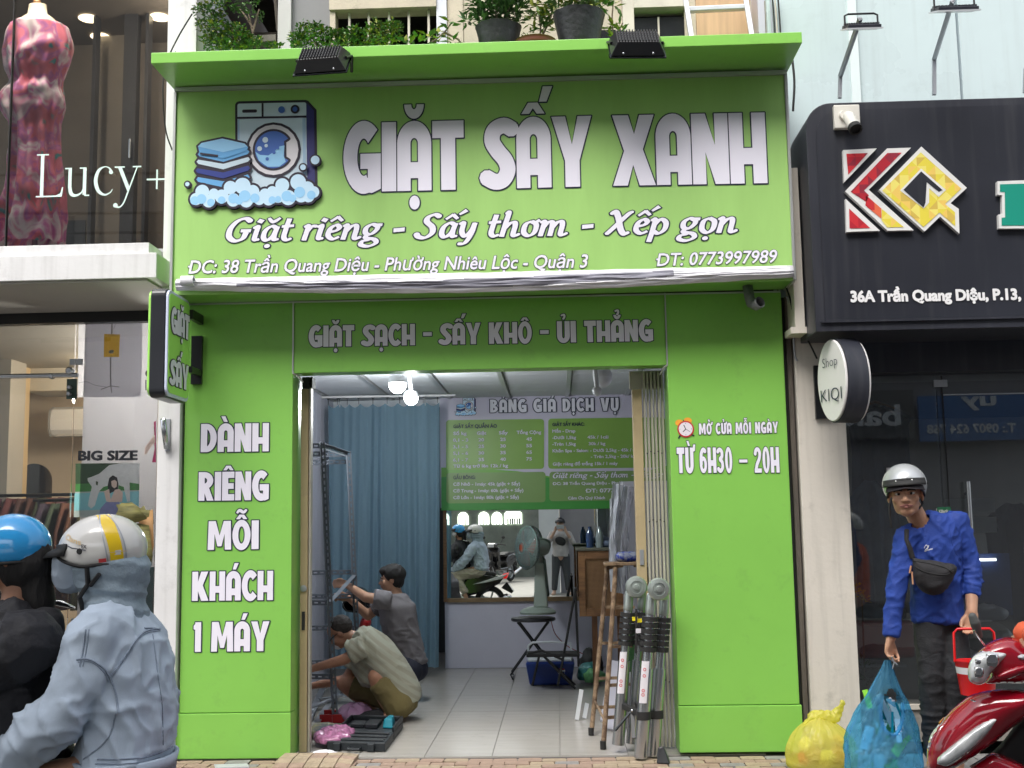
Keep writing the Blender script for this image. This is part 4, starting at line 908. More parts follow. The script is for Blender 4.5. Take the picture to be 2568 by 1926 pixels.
# ------------------------------------------------------------ projecting lightbox sign
ps_ = thing('projecting_sign', 'small rounded green and black lightbox sign sticking out by the left green pillar', 'sign', (-2.40, -.3, 2.2))
PN = A(360, 740, -.62); PF = A(408, 740, -.20)    # near and far vertical edges of the lettered face
nx = Vector((PF.x-PN.x, PF.y-PN.y, 0)); Lg = nx.length; nx.normalize(); pn = Vector((nx.y, -nx.x, 0))
zt, zb = A(365, 620, -.62).z, A(365, 857, -.62).z
def rrect(w, h, r, n=5):
    out = []
    for cx, cy, a0 in ((w-r, h-r, 0), (r, h-r, 90), (r, r, 180), (w-r, r, 270)): out += [(cx+r*math.cos(math.radians(a0+90*i/n)), cy+r*math.sin(math.radians(a0+90*i/n))) for i in range(n+1)]
    return out
H = zt-zb; base = Vector((PN.x, PN.y, zb))
mk('black_gloss', (.02, .022, .028), rough=.3, var=.05); mk('acry_edge', (.62, .68, .85), rough=.3, var=0); mk('lime', (.42, .86, .16), rough=.35, var=.02)
mb = MB(); mb.prism(rrect(Lg, H, .05), base-pn*.105, nx, (0, 0, 1), pn, .093); obj('casing', mb, 'black_gloss', ps_, bevel=.006)
mb = MB(); mb.prism([(x+.003, z+.010) for x, z in rrect(Lg-.006, H-.020, .05)], base-pn*.011, nx, (0, 0, 1), pn, .016); obj('rim', mb, 'acry_edge', ps_, bevel=.004)
mb = MB(); mb.prism([(x+.014, z+.03) for x, z in rrect(Lg-.028, H-.06, .045)], base+pn*.0055, nx, (0, 0, 1), pn, .003); obj('face', mb, 'lime', ps_)
mb = MB(); mb.prism([(x+.008, z+.012) for x, z in rrect(Lg-.016, H-.024, .05)], base-pn*.121, nx, (0, 0, 1), pn, .015); obj('rear_face', mb, 'lime', ps_, bevel=.004)
for t, z0, hh in (('GIẶT', .60, .235), ('SẤY', .12, .235)):
    pl, w = disp_layout(t, 0); wx = Lg-.07; f_ = lambda a, z0=z0, w=w, hh=hh: base+pn*.0085+nx*(.035+a[0]/w*wx)+Vector((0, 0, (z0*H)+a[1]*hh*H))
    obj('lettering', text_mesh(pl, (f_, pn), .035), ['print_navy', 'print_white'], ps_, normals=False)
mb = MB(); mb.box((-2.40, -.03, 2.40), (-2.33, .0, 2.72)); mb.box((-2.36, -.22, 2.80), (-2.33, .0, 2.86)); mb.box((-2.36, -.22, 2.45), (-2.33, 0, 2.49)); obj('wall_bracket', mb, 'black_metal', ps_)

# ------------------------------------------------------------ right building
rb = thing('right_shop_building', 'clothes shop building right of the laundry with pale cyan upper panels and dark glass front', 'building', (2.8, 0, 0))
part('column', (1.558, .0, 0), (1.865, .5, 2.66), 'cream_wall', rb, .004)
for i, (x0, x1) in enumerate(((1.50, 2.06), (2.075, 2.77), (2.785, 3.6), (3.61, 6.5))): part('cyan_panel', (x0, .10+.01*(i % 2), 2.75), (x1, .16, 8), 'cyan_panel', rb, .002)
mb = MB(); mb.box((2.04, .085, 3.5), (2.10, .10, 8)); obj('cover_strip', mb, mk('strip_pale', (.66, .74, .74), rough=.3, var=.03), rb)
part('gap_wall', (1.495, .14, 0), (1.555, .5, 5), 'concrete', rb); part('gap_strip', (1.515, .03, .0), (1.545, .13, 2.9), 'old_wood', rb); part('gap_strip', (1.53, -.2, 2.66), (1.59, .05, 3.7), 'cream_wall', rb); part('gap_strip', (1.50, -.2, 2.62), (1.66, .0, 2.66), 'cream_wall', rb)
part('plinth', (1.866, .36, 0), (7, .6, .205), 'concrete', rb); part('sill', (1.866, .345, .206), (7, .6, .235), 'frame_cream', rb); part('header', (1.866, .30, 2.42), (7, .9, 2.66), 'charcoal', rb); part('header_back', (1.866, .9, 2.44), (7, 4.2, 2.6), 'dark_room', rb)
mk('shop_floor', (.14, .13, .12), rough=.3, var=.1); mk('shop_wall', (.36, .35, .33), rough=.8, var=.1); mk('shop_wall2', (.28, .27, .26), rough=.8, var=.1)
part('interior_floor', (1.87, .6, .0), (7, 4.2, .2), 'shop_floor', rb); part('interior_back', (1.5, 4.2, 0), (7, 4.3, 2.7), 'shop_wall', rb); part('interior_side', (1.62, .5, 0), (1.66, 4.2, 2.7), 'shop_wall2', rb)
for (a, b) in ((1.87, A(2030, 900, .36).x-.003), (A(2030, 900, .36).x+.003, 5.5)): part('glass_pane', (a, .40, .235), (b, .412, 2.42), 'glass_dark', rb)
mb = MB(); a = A(2091, 1040, .34); b = A(2108, 1290, .34); mb.tube([(a.x, .34, a.z), (a.x, .34, b.z)], .016, 12); mb.tube([(a.x, .34, a.z-.08), (a.x, .40, a.z-.08)], .01, 8); mb.tube([(a.x, .34, b.z+.08), (a.x, .40, b.z+.08)], .01, 8); obj('door_handle', mb, 'steel', rb, smooth=40)
mb = MB(); a = A(2035, 840, .39); mb.bar((a.x, .39, .24), (a.x, .39, 2.4), .006, .006); obj('glass_joint', mb, 'rubber', rb); rectY(2018, 820, 2046, 836, .38, .015, 'dull_steel', 'glass_clamp', rb)
mb = MB(); a = A(2038, 853, .39); mb.bar((a.x, .39, a.z), (5.5, .39, a.z), .008, .008); obj('glass_joint', mb, 'dull_steel', rb)
# black sign
kq = thing('black_shop_sign', 'big black rounded sign board with red and yellow arrow logo at the right', 'sign', (2.6, -.2, 2.56))
X0, X1, Z0, Z1 = 1.60, 5.2, 2.585, 4.035; r = .16
out = [(X1, Z0), (X1, Z1)]+[(X0+r+r*math.cos(t), Z1-r+r*math.sin(t)) for t in [PI/2+PI/2*i/10 for i in range(11)]]+[(X0, Z0)]
mb = MB(); mb.prism(out, (0, -.45, 0), (1, 0, 0), (0, 0, 1), (0, 1, 0), .50); obj('box', mb, 'charcoal', kq, smooth=25, bevel=.004)
ins = [(X1, Z0+.07), (X1, Z1-.05)]+[(X0+.06+r+r*math.cos(t), Z1-.05-r+r*math.sin(t)) for t in [PI/2+PI/2*i/10 for i in range(11)]]+[(X0+.06, Z0+.07)]
mb = MB(); mb.prism(ins, (0, -.456, 0), (1, 0, 0), (0, 0, 1), (0, 1, 0), .005); obj('face', mb, mk('charcoal2', (.017, .019, .028), rough=.4, var=.2, scale=.9, streak=.045), kq)
mb = MB(); mb.bar((1.63, -.462, 2.645), (5.2, -.462, 2.645), .012, .014); obj('lower_trim', mb, 'charcoal', kq)
# arrow logo, solid acrylic letters: coordinates measured on the enlarged photo (scale 2.37, origin 1900,0)
mk('acrylic', (.74, .74, .72), rough=.35, var=.04, dirt=.15)
c4 = lambda x, y: ((1900+x/2.37)/KK, (y/2.37)/KK)
def letter(pts, holes=None, name='logo_piece'):
    q = [A(*c4(*p), -.47) for p in pts]; m2 = MB()
    v, ff = union([[(p.x, p.z) for p in q]])
    m2.add([(p[0], -.49, p[1]) for p in v], ff)
    n = len(q); m2.add([(p.x, -.49, p.z) for p in q]+[(p.x, -.458, p.z) for p in q], [(i, (i+1) % n, n+(i+1) % n, n+i) for i in range(n)])
    return obj(name, m2, 'acrylic', kq)
letter([(503, 898), (703, 888), (510, 1088)]); letter([(518, 1187), (722, 1376), (524, 1383)])
letter([(764, 888), (906, 884), (655, 1133), (922, 1373), (768, 1376), (515, 1142)])
letter([(967, 877), (1237, 1122), (1140, 1213), (1189, 1247), (1193, 1393), (1078, 1292), (986, 1381), (716, 1134)])
def facets(pts, cols, seed, n=26):
    """triangulated colour patchwork inside a polygon"""
    rn = random.Random(seed); q = [A(*c4(*p), -.49) for p in pts]; q = q[::-1]; vs = [Vector((p.x, p.z)) for p in q]; lo = (min(v.x for v in vs), min(v.y for v in vs)); hi = (max(v.x for v in vs), max(v.y for v in vs))
    g = .055; ed = [(i, (i+1) % len(vs)) for i in range(len(vs))]; allv = list(vs)
    xs = np.arange(lo[0], hi[0]+g, g); ys = np.arange(lo[1], hi[1]+g, g); faces = [list(range(len(vs)))]; m2 = MB(); idx = []
    for i, x in enumerate(xs):
        for j, y in enumerate(ys):
            o = len(allv); allv += [Vector((x, y)), Vector((x+g, y)), Vector((x+g, y+g)), Vector((x, y+g))]
            if (i+j) % 2: faces += [[o, o+1, o+2], [o, o+2, o+3]]
            else: faces += [[o, o+1, o+3], [o+1, o+2, o+3]]
    v, e, f, _, _, of = delaunay_2d_cdt(allv, [], faces, 1, 1e-6)
    for t, s in zip(f, of):
        if 0 in s:
            cell = [k for k in s if k]; rn2 = random.Random((cell[0] if cell else 0)*7+seed); m2.cur = int(rn2.random()*len(cols)); m2.add([(v[k][0], -.4925, v[k][1]) for k in t], [tuple(range(len(t)))])
    obj('logo_print', m2, cols, kq, normals=False)
for n_, c_ in (('r1', (.42, .01, .025)), ('r2', (.55, .02, .03)), ('r3', (.27, .015, .035)), ('o1', (.72, .14, .06)), ('y1', (.74, .62, .06)), ('y2', (.80, .70, .16)), ('y3', (.62, .44, .08)), ('y4', (.80, .55, .12))): mk(n_, c_, rough=.45, var=0)
facets([(527, 915), (655, 910), (538, 1038)], ['r1', 'r2', 'r3'], 3); facets([(543, 1240), (668, 1356), (546, 1358)], ['r1', 'r2'], 5)
facets([(770, 910), (856, 908), (632, 1133), (660, 1160), (645, 1200), (690, 1250), (560, 1140)][:5]+[(552, 1140)], ['r1', 'r2', 'r3'], 9); facets([(645, 1162), (735, 1240), (735, 1300), (640, 1222)], ['o1', 'r2'], 2); facets([(737, 1242), (868, 1350), (770, 1352), (737, 1312)], ['y1', 'y2', 'y4'], 4)
facets([(740, 1133), (968, 906), (1210, 1122), (1113, 1213), (1172, 1262), (1174, 1345), (1080, 1264), (985, 1350)], ['y1', 'y2', 'y3', 'y4', 'y1', 'y2'], 11)
mb = MB(); mb.cur = 0
def hole(pts, m, Y, nm='logo_counter'):
    q = [A(*c4(*p), -.49) for p in pts]; v, f = union([[(p.x, p.z) for p in q]]); b = MB(); b.add([(p[0], Y, p[1]) for p in v], f); obj(nm, b, m, kq, normals=False)
hole([(845, 1133), (970, 1003), (1118, 1130), (1075, 1172), (1018, 1120), (1018, 1205), (986, 1240)], 'acrylic', -.4945)
hole([(865, 1130), (970, 1020), (1098, 1132), (1075, 1142), (1003, 1085), (996, 1205), (984, 1235)], 'charcoal2', -.4965)
mk('kgreen', (.0, .27, .19), rough=.45, var=0)
kp = [(1418, 1083), (1600, 1076), (1600, 1150), (1700, 1085), (1800, 1085), (1650, 1210), (1800, 1360), (1650, 1360), (1600, 1280), (1600, 1362), (1427, 1363), (1425, 1280), (1447, 1278), (1445, 1165), (1418, 1163)]
letter(kp, name='letter'); hole([(1440, 1096), (1592, 1092), (1592, 1180), (1640, 1150), (1680, 1130), (1620, 1215), (1680, 1340), (1640, 1340), (1592, 1260), (1592, 1340), (1449, 1341), (1449, 1295), (1470, 1293), (1468, 1142), (1440, 1140)], 'kgreen', -.4925, 'letter_face')
sans_text('36A Trần Quang Diệu, P.13, Q.3', 1837, 652, 2262, 646, 23.5, -.456, kq, ['pure_white'], bold=.048)
# security camera
cm = thing('security_camera', 'white bullet security camera on a square back box at the corner of the black sign', 'camera', A(1825, 260, -.47))
mk('cam_white', (.68, .66, .60), rough=.4, var=.08, dirt=.2)
a = A(1800, 282, -.46); b = A(1853, 230, -.46); mb = MB(); mb.box((a.x, -.50, a.z), (b.x, -.458, b.z)); obj('back_box', mb, 'cam_white', cm, bevel=.006)
j0 = A(1824, 250, -.50); j1 = A(1834, 254, -.57); j2 = A(1858, 296, -.70); mb = MB(); mb.lathe(j0, [(0, .02), (.03, .02), (.036, 0)], 20, axis=(0, -1, 0)); mb.cap(j0, j1, .014, .012); obj('arm', mb, 'cam_white', cm, smooth=40)
d = (j2-j1).normalized(); mb = MB(); mb.lathe(j1-d*.03, [(0, 0), (.028, .0), (.036, .02), (.038, .13), (.030, .13)], 22, axis=d); obj('housing', mb, 'cam_white', cm, smooth=35)
mb = MB(); mb.lathe(j1-d*.03, [(.0385, .128), (.040, .13), (.040, .165), (.030, .165), (.030, .15), (0, .15)], 22, axis=d); obj('lens_hood', mb, 'rubber', cm, smooth=35)
# arm floodlights
def arm_flood(k, base, elbow, head, label, w=.19):
    t = thing('arm_floodlight', label, 'floodlight', base, 'floodlights on arms above the black sign')
    mb = MB(); mb.bar(base, elbow, .022, .022, up=(0, 1, 0)); obj('post', mb, 'dull_steel', t); mb = MB(); mb.bar(elbow, head, .022, .022, up=(0, 1, 0)); obj('arm', mb, 'dull_steel', t)
    c = Vector(head)+Vector((0, -.02, -.06)); mb = MB(); mb.obox(c, (w/2, 0, 0), (0, .07, .028), (0, -.004, .010)); obj('housing', mb, 'charcoal', t, bevel=.003)
    mb = MB(); mb.obox(c+Vector((0, -.0, -.013)), (w/2+.008, 0, 0), (0, .078, .03), (0, -.001, .004)); obj('lens_frame', mb, mk('lens_w', (.55, .57, .6), rough=.2, var=0) if 'lens_w' not in MT else 'lens_w', t)
    mb = MB()
    for i in range(12): mb.obox(c+Vector((-w/2+.01+i*(w-.02)/11, 0, .014)), (.0025, 0, 0), (0, .06, .024), (0, 0, .010))
    obj('fin', mb, 'charcoal', t)['kind'] = 'stuff'
    mb = MB(); mb.tube([c+Vector((-w/2, 0, 0)), c+Vector((-w/2+.0, .0, .07)), c+Vector((-w/2+.02, 0, .08)), c+Vector((w/2-.02, 0, .08)), c+Vector((w/2, 0, .07)), c+Vector((w/2, 0, 0))], .006, 6); obj('yoke', mb, 'black_metal', t)
arm_flood(0, A(1814, 212, -.30), A(1815, 165, -.30), A(1858, 40, -.95), 'small grey floodlight on the bent arm directly above the security camera')
arm_flood(1, A(2018, 205, -.30), A(2018, 128, -.30), A(2058, 2, -.95), 'larger grey floodlight on the second bent arm above the arrow logo', .23)
arm_flood(2, A(2214, 200, -.30), A(2216, 150, -.30), A(2262, 20, -.95), 'floodlight arm cut off at the right edge above the black sign')
# oval projecting sign
ov = thing('oval_sign', 'white oval projecting shop sign with black rim on the cream column', 'sign', (1.72, -.2, 2.0))
oc = A(1796, 822, -.36); rx_, rz_ = .168, .262; ex = Vector((.62, .78, 0)).normalized(); en = Vector((ex.y*-1, ex.x, 0))*-1
en = Vector((-.78, -.62, 0)).normalized() if False else Vector((ex.y, -ex.x, 0))*-1
# face looks left-front
fd = Vector((-.95, -.31, 0)).normalized(); ex = Vector((.31, -.95, 0)).normalized(); oc = A(1817, 822, -.36)
el = [(rx_*math.cos(t), rz_*math.sin(t)) for t in [2*PI*i/40 for i in range(40)]]
mb = MB(); mb.prism(el, oc-fd*.09, ex, (0, 0, 1), fd, .14); obj('rim', mb, 'charcoal', ov, smooth=30)
mb = MB(); mb.prism([(x*.965, z*.965) for x, z in el], oc+fd*.05, ex, (0, 0, 1), fd, .018); obj('face', mb, mk('acry_white', (.72, .71, .69), rough=.3, var=.02), ov, smooth=30, bevel=.006)
mb = MB(); mb.prism([(x*.965, z*.965) for x, z in el], oc-fd*.108, ex, (0, 0, 1), fd, .018); obj('rear_face', mb, 'acry_white', ov, smooth=30, bevel=.006)
hv = Vector((0, 0, 1)); 
def ofr(x0, z0, wd, h): return lambda w: ((lambda a: oc+fd*.069+ex*(x0+a[0]/w*wd)+hv*(z0+a[1]*h)), fd)
sg = 1 if ex.x > 0 else -1
sans_text('Shop', 0, 0, 0, 0, 0, 0, ov, ['print_navy'], bold=-.012, fr=ofr(-.085, .085, .17, .062)); sans_text('KIQI', 0, 0, 0, 0, 0, 0, ov, ['print_navy'], bold=-.008, fr=ofr(-.12, -.125, .24, .08))
a = A(1762, 905, -.01); b = A(1775, 790, -.01); mb = MB(); mb.box((a.x, -.03, a.z), (b.x+.06, -.001, b.z)); obj('wall_plate', mb, 'black_metal', ov); mb = MB(); mb.bar((b.x+.02, -.02, oc.z), (oc.x, oc.y, oc.z), .04, .08); obj('bracket_arm', mb, 'black_metal', ov)
# ------------------------------------------------------------ upper storey over the canopy
up = thing('upper_storey', 'old upper storey wall with barred windows behind the potted plants', 'house', (-.5, .4, 4.4))
UY = .42
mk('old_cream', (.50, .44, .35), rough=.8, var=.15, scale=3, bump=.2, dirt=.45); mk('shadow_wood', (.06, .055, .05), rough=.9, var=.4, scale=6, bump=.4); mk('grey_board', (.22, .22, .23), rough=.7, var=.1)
part('roof_slab', (-2.44, .30, 4.30), (1.50, 5.0, 4.38), 'concrete', up)
def upx(u): return A(u, 60, UY).x
part('wall', (upx(600)-.0, UY, 4.38), (upx(628), UY+.14, 7), mk('frame_w', (.50, .50, .49), rough=.6, var=.08, dirt=.2), up); part('wall', (upx(628)+.002, UY+.05, 4.38), (upx(712), UY+.12, 7), 'grey_board', up)
part('window_frame', (upx(712)+.002, UY, 4.38), (upx(724), UY+.12, 7), 'old_cream', up)
part('wall', (upx(943), UY, 4.38), (upx(965), UY+.12, 7), 'dull_steel', up); part('wall', (upx(965)+.002, UY+.02, 4.38), (upx(1000), UY+.12, 7), 'old_cream', up)
part('wall', (upx(1000)+.002, UY+.03, 4.38), (upx(1345), UY+.14, 7), 'old_cream', up)
part('window_frame', (upx(1345)+.002, UY-.01, 4.38), (upx(1370), UY+.12, 7), 'frame_cream', up)
part('wall', (upx(1480), UY+.02, 4.38), (upx(1505), UY+.14, 7), 'old_cream', up); part('plywood_board', (upx(1505)+.002, UY+.01, 4.38), (upx(1622), UY+.05, 7), 'ply', up); part('wall', (upx(1622)+.002, UY, 4.38), (upx(1662), UY+.14, 7), 'old_cream', up)
part('lintel', (upx(712), UY-.02, 5.16), (upx(943), UY+.14, 5.5), 'old_cream', up); part('lintel', (upx(1370), UY-.02, A(1400, 18, UY).z), (upx(1480), UY+.14, 5.6), 'frame_cream', up)
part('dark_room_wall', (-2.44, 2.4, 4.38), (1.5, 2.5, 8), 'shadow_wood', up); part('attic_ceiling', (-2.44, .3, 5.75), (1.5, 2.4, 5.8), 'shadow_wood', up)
part('wall_top', (-2.44, .28, 5.9), (1.52, .5, 9), 'old_cream', up)
part('pane', (upx(1370), UY+.05, 4.38), (upx(1480), UY+.06, 5.05), mk('dark_pane', (.02, .022, .025), rough=.15, var=.3), up); part('glazing_bar', (upx(1424)-.006, UY+.035, 4.38), (upx(1424)+.006, UY+.049, 5.05), 'frame_cream', up)
part('pane', (upx(1270), UY+.005, 4.7), (upx(1330), UY+.028, 4.95), 'dark_pane', up)
for u in (753, 795, 839, 882, 925): part('window_bar', (upx(u)-.008, UY+.03, 4.38), (upx(u)+.008, UY+.05, 5.155), 'frame_cream', up)
for i, (u0, v0, u1, v1, w) in enumerate(((408, 0, 408, 120, .05), (424, 0, 416, 120, .03), (640-45, 0, 602, 70, .02))): mb = MB(); mb.bar(A(u0, v0-10, UY+.1), A(u1, v1, UY+.1), w, .06); obj('old_board', mb, 'old_wood', up)
mb = MB(); mb.bar(A(500, 78, UY+.5), A(600, 78, UY+.5), .05, .04); obj('old_board', mb, 'old_wood', up)
mb = MB(); mb.bar(A(470, 95, UY+.3), A(600, 88, UY+.3), .12, .05); obj('old_board', mb, 'concrete', up)
mb = MB(); mb.bar(A(590, -10, UY+.3), A(625, 60, UY+.4), .03, .03); obj('old_board', mb, 'dull_steel', up)
# aluminium ladder section on the roof
al = thing('aluminium_ladder', 'aluminium ladder top leaning before the plywood board above the canopy', 'ladder', A(1555, 95, .0))
mk('ladder_alu', (.62, .64, .67), rough=.35, metal=.5, var=.15, dirt=.1)
for (u0, u1) in ((1478, 1496), (1608, 1627)): mb = MB(); mb.bar(A(u0, -20, .3), A(u1, 97, .0), .034, .028); obj('stile', mb, 'ladder_alu', al, bevel=.004)
mb = MB(); mb.bar(A(1486, 22, .24), A(1612, 16, .24), .05, .035); obj('rung', mb, 'ladder_alu', al, bevel=.006)
# cables at both sides of the sign
def cable(pts, r, label, m='rubber', px=True):
    P = spline([tuple(A(*p)) if px else p for p in pts], 8); mb = MB(); mb.tube(P, r, 6); o = obj('cable', mb, m, smooth=80); tag(o, label, 'cable'); return o
cable([(415, 30, -.2), (385, 80, -.2), (358, 140, -.2), (352, 200, -.2), (358, 280, -.15), (372, 325, -.1)], .005, 'thin black cable drooping beside the left end of the sign')
cable([(1712, 130, -.1), (1716, 180, -.1), (1713, 240, -.1)], .008, 'black cable hanging by the upper right corner of the green sign')
cable([(1690, 600, -.05), (1705, 640, -.1), (1720, 700, -.1), (1745, 735, -.1), (1765, 775, -.1)], .006, 'black wire running from the sign gap to the oval sign bracket')
for i, u in enumerate((1667, 1672, 1677, 1684)): cable([(u-4, -10, .05), (u, 40, .05), (u+3, 92, .05)], .006, ['leftmost thin grey wire beside the cyan panels above the canopy', 'black wire in the bundle beside the cyan panels above the canopy', 'pale yellow wire in the bundle beside the cyan panels above the canopy', 'rightmost black wire touching the cyan panels above the canopy'][i], ['dull_steel', 'rubber', 'frame_cream', 'rubber'][i])
cable([(1700, 640, -.02), (1712, 680, -.02), (1716, 760, .0), (1722, 780, .0)], .007, 'ragged grey wire curling down the seam beside the right green pillar', 'dull_steel')
part('seam_filler', (1.489, .05, 0), (1.512, .12, 2.9), 'rubber', rb)

# ------------------------------------------------------------ solar floodlights on the canopy
def flood(loc, yaw, label):
    t = thing('solar_floodlight', label, 'floodlight', loc, 'black floodlights on the canopy edge'); c = Vector(loc); R = Matrix.Rotation(yaw, 3, 'Z')
    tf = lambda p: c+R @ Vector(p)
    w0, w1, d0, d1 = .125, .165, .065, .10; mb = MB(); th = math.radians(52)
    def tp(x, y, z): return tf((x, y*math.cos(th)-z*math.sin(th), y*math.sin(th)+z*math.cos(th)))
    vs = [tp(-w1, -d1, 0), tp(w1, -d1, 0), tp(w1, d1, 0), tp(-w1, d1, 0), tp(-w0, -d0, .075), tp(w0, -d0, .075), tp(w0, d0, .075), tp(-w0, d0, .075)]
    mb.add(vs, [(0, 3, 2, 1), (4, 5, 6, 7), (0, 1, 5, 4), (1, 2, 6, 5), (2, 3, 7, 6), (3, 0, 4, 7)]); obj('housing', mb, 'black_metal', t, bevel=.004)
    mb = MB()
    for i in range(14):
        for j in range(5):
            x = -w0+.01+i*(2*w0-.02)/13; y = -d0+.012+j*(2*d0-.024)/4; p = tp(x, y, .078); mb.obox(p, R @ Vector((.003, 0, 0)), R @ Vector((0, .006, .008)), R @ Vector((0, -.007, .0055)))
    obj('cooling_fin', mb, 'black_metal', t)['kind'] = 'stuff'
    mb = MB(); q = [tp(-w1-.005, -d1-.006, -.006), tp(w1+.005, -d1-.006, -.006), tp(w1+.005, d1, -.006), tp(-w1-.005, d1, -.006)]; mb.add(q+[p-R @ Vector((0, -.006, .005)) for p in q], [(0, 1, 2, 3), (7, 6, 5, 4), (0, 4, 5, 1), (1, 5, 6, 2), (2, 6, 7, 3), (3, 7, 4, 0)]); obj('lens_rim', mb, mk('rim_dark', (.03, .035, .04), rough=.2, metal=.5, var=.1), t)
    for x in (-.09, .09): mb = MB(); mb.ell(tp(x, -d1+.01, .012), .008, n=8, m=6); obj('screw', mb, 'steel', t, smooth=60)
    for s in (-1, 1): mb = MB(); mb.tube([tp(s*(w0+.03), 0, .03), tp(s*(w0+.045), .07, .0), tf((s*.14, .15, -.0))], .010, 6); obj('bracket', mb, 'black_metal', t)
flood(A(697, 138, -.76), math.radians(-6), 'black floodlight with ribbed back near the left end of the canopy edge')
flood(A(1375, 103, -.76), math.radians(4), 'black floodlight with ribbed back right of the potted plants on the canopy')
cable([(755, 118, -.72), (775, 125, -.70), (800, 118, -.68), (820, 121, -.62)], .006, 'short black flex behind the left canopy floodlight')

# ------------------------------------------------------------ plants
mk('leaf_a', (.05, .12, .035), rough=.45, var=.5, scale=25); mk('leaf_b', (.09, .18, .05), rough=.45, var=.45, scale=25); mk('leaf_y', (.22, .25, .03), rough=.45, var=.4, scale=20); mk('bark', (.18, .14, .10), rough=.9, var=.3)
mk('pot_black', (.022, .023, .027), rough=.42, var=.3, scale=12, bump=.5, bscale=25); mk('pot_clay', (.14, .035, .025), rough=.6, var=.2)
def leaf_m(mb, p, d, L, w, up=(0, 0, 1)):
    p = Vector(p); d = Vector(d).normalized(); s = d.cross(Vector(up)); s = s.normalized() if s.length > .01 else Vector((1, 0, 0)); n = s.cross(d)
    mb.add([p, p+d*L*.4+s*w/2+n*w*.15, p+d*L, p+d*L*.4-s*w/2+n*w*.15, p+d*L*.45-n*w*.08], [(0, 1, 4), (1, 2, 4), (2, 3, 4), (3, 0, 4)])
def foliage(name, parent, clumps, n, L, w, ms, seed, pos_px=True, droop=.0):
    rn = random.Random(seed); mb = MB()
    for (c, r) in clumps:
        c = Vector(c)
        for _ in range(int(n*(r[0]*r[1]*r[2])**.333/.1) if hasattr(r, '__len__') else int(n*3.2*r/.1)):
            q = Vector((rn.gauss(0, 1), rn.gauss(0, 1), rn.gauss(0, 1))).normalized()*(rn.random()**.45); rr_ = r if hasattr(r, '__len__') else (r, r, r)
            p = c+Vector((q.x*rr_[0], q.y*rr_[1], q.z*rr_[2])); d = Vector((q.x+rn.uniform(-.7, .7), q.y+rn.uniform(-.7, .7), q.z*.4+rn.uniform(-.3, .7)-droop))
            mb.cur = rn.randrange(len(ms)); k = rn.uniform(.6, 1.25); leaf_m(mb, p, d, L*k, w*k, (rn.uniform(-.5, .5), rn.uniform(-.5, .5), 1))
    o = obj(name, mb, ms, parent, normals=False); o['kind'] = 'stuff'; return o
def px_clumps(L, Y): 
    out = []
    for (u, v, r) in L: s = (A(u+r, v, Y)-A(u, v, Y)).length; out.append((A(u, v, Y+random.uniform(-.06, .06)), s))
    return out
def plant(name, label, cat, base, clumps, n, L, w, ms, stems, seed, droop=0, grp=None, Y=-.1):
    t = thing(name, label, cat, base, grp); foliage('leaves', t, px_clumps(clumps, Y), n, L, w, ms, seed, droop=droop)
    mb = MB()
    for s in stems: mb.tube([A(a, b, Y) for a, b in s], [.008-.005*i/len(s) for i in range(len(s))], 6)
    if stems: obj('stem', mb, 'bark', t)['kind'] = 'stuff'
    return t
C1 = [(455, 25, 18), (475, 10, 20), (440, 55, 16), (465, 60, 22), (490, 80, 26), (450, 90, 16), (520, 70, 18), (540, 100, 18), (500, 105, 20), (470, 40, 14), (555, 92, 12), (600, 104, 10), (585, 100, 9), (460, 75, 20), (480, 100, 20), (510, 90, 20), (530, 85, 16), (465, 95, 18), (500, 62, 14), (430, 20, 12)]
plant('bushy_plant', 'dark green bushy plant at the far left end above the canopy', 'plant', A(490, 112, -.1), C1, 60, .030, .019, ['leaf_a', 'leaf_b', 'leaf_b', 'leaf_y'], [[(480, 118), (470, 80), (460, 20)], [(500, 118), (505, 70), (490, 50)]], 1)
plant('thin_tree', 'thin bare stemmed sapling with sparse leaves above the left end of the canopy', 'plant', A(555, 110, -.05), [(520, 10, 14), (545, 5, 12), (560, 35, 12), (535, 30, 12), (515, 25, 8), (505, 18, 8)], 30, .026, .016, ['leaf_b'], [[(548, 118), (546, 70), (535, 20)], [(546, 70), (555, 35), (560, 20)], [(546, 60), (530, 35), (515, 15)]], 2, Y=-.05)
C2 = [(640, 85, 16), (660, 65, 20), (680, 75, 20), (700, 80, 20), (665, 95, 18), (720, 92, 16), (745, 80, 16), (765, 70, 14), (640, 100, 12), (740, 100, 16), (700, 98, 14), (685, 60, 12), (760, 90, 14), (650, 80, 16), (720, 75, 14)]
plant('bushy_plant', 'round dark green shrub directly behind the left canopy floodlight', 'plant', A(690, 112, -.3), C2, 60, .030, .019, ['leaf_a', 'leaf_b', 'leaf_b', 'leaf_b', 'leaf_y'], [[(690, 118), (680, 90), (670, 70)]], 3, Y=-.3)
C3 = [(800, 70, 18), (815, 55, 14), (830, 70, 18), (820, 90, 18), (790, 95, 12), (848, 85, 16), (860, 60, 10), (780, 105, 10), (845, 55, 12), (805, 98, 14)]
plant('bushy_plant', 'green shrub in front of the barred window above the canopy', 'plant', A(820, 108, -.3), C3, 60, .032, .02, ['leaf_b', 'leaf_b', 'leaf_y'], [[(820, 115), (818, 90), (812, 60)]], 4, Y=-.3)
t = plant('leafy_vine', 'broad leaved yellowish vine creeping right of the barred window above the canopy', 'plant', A(930, 105, -.3), [(905, 88, 12), (930, 80, 14), (950, 70, 10), (970, 55, 10), (980, 90, 10), (880, 95, 14), (945, 95, 10)], 7, .075, .045, ['leaf_b', 'leaf_y', 'leaf_a'], [[(900, 110), (930, 95), (960, 70), (975, 50)], [(960, 70), (990, 85), (1000, 100)]], 5, Y=-.3)
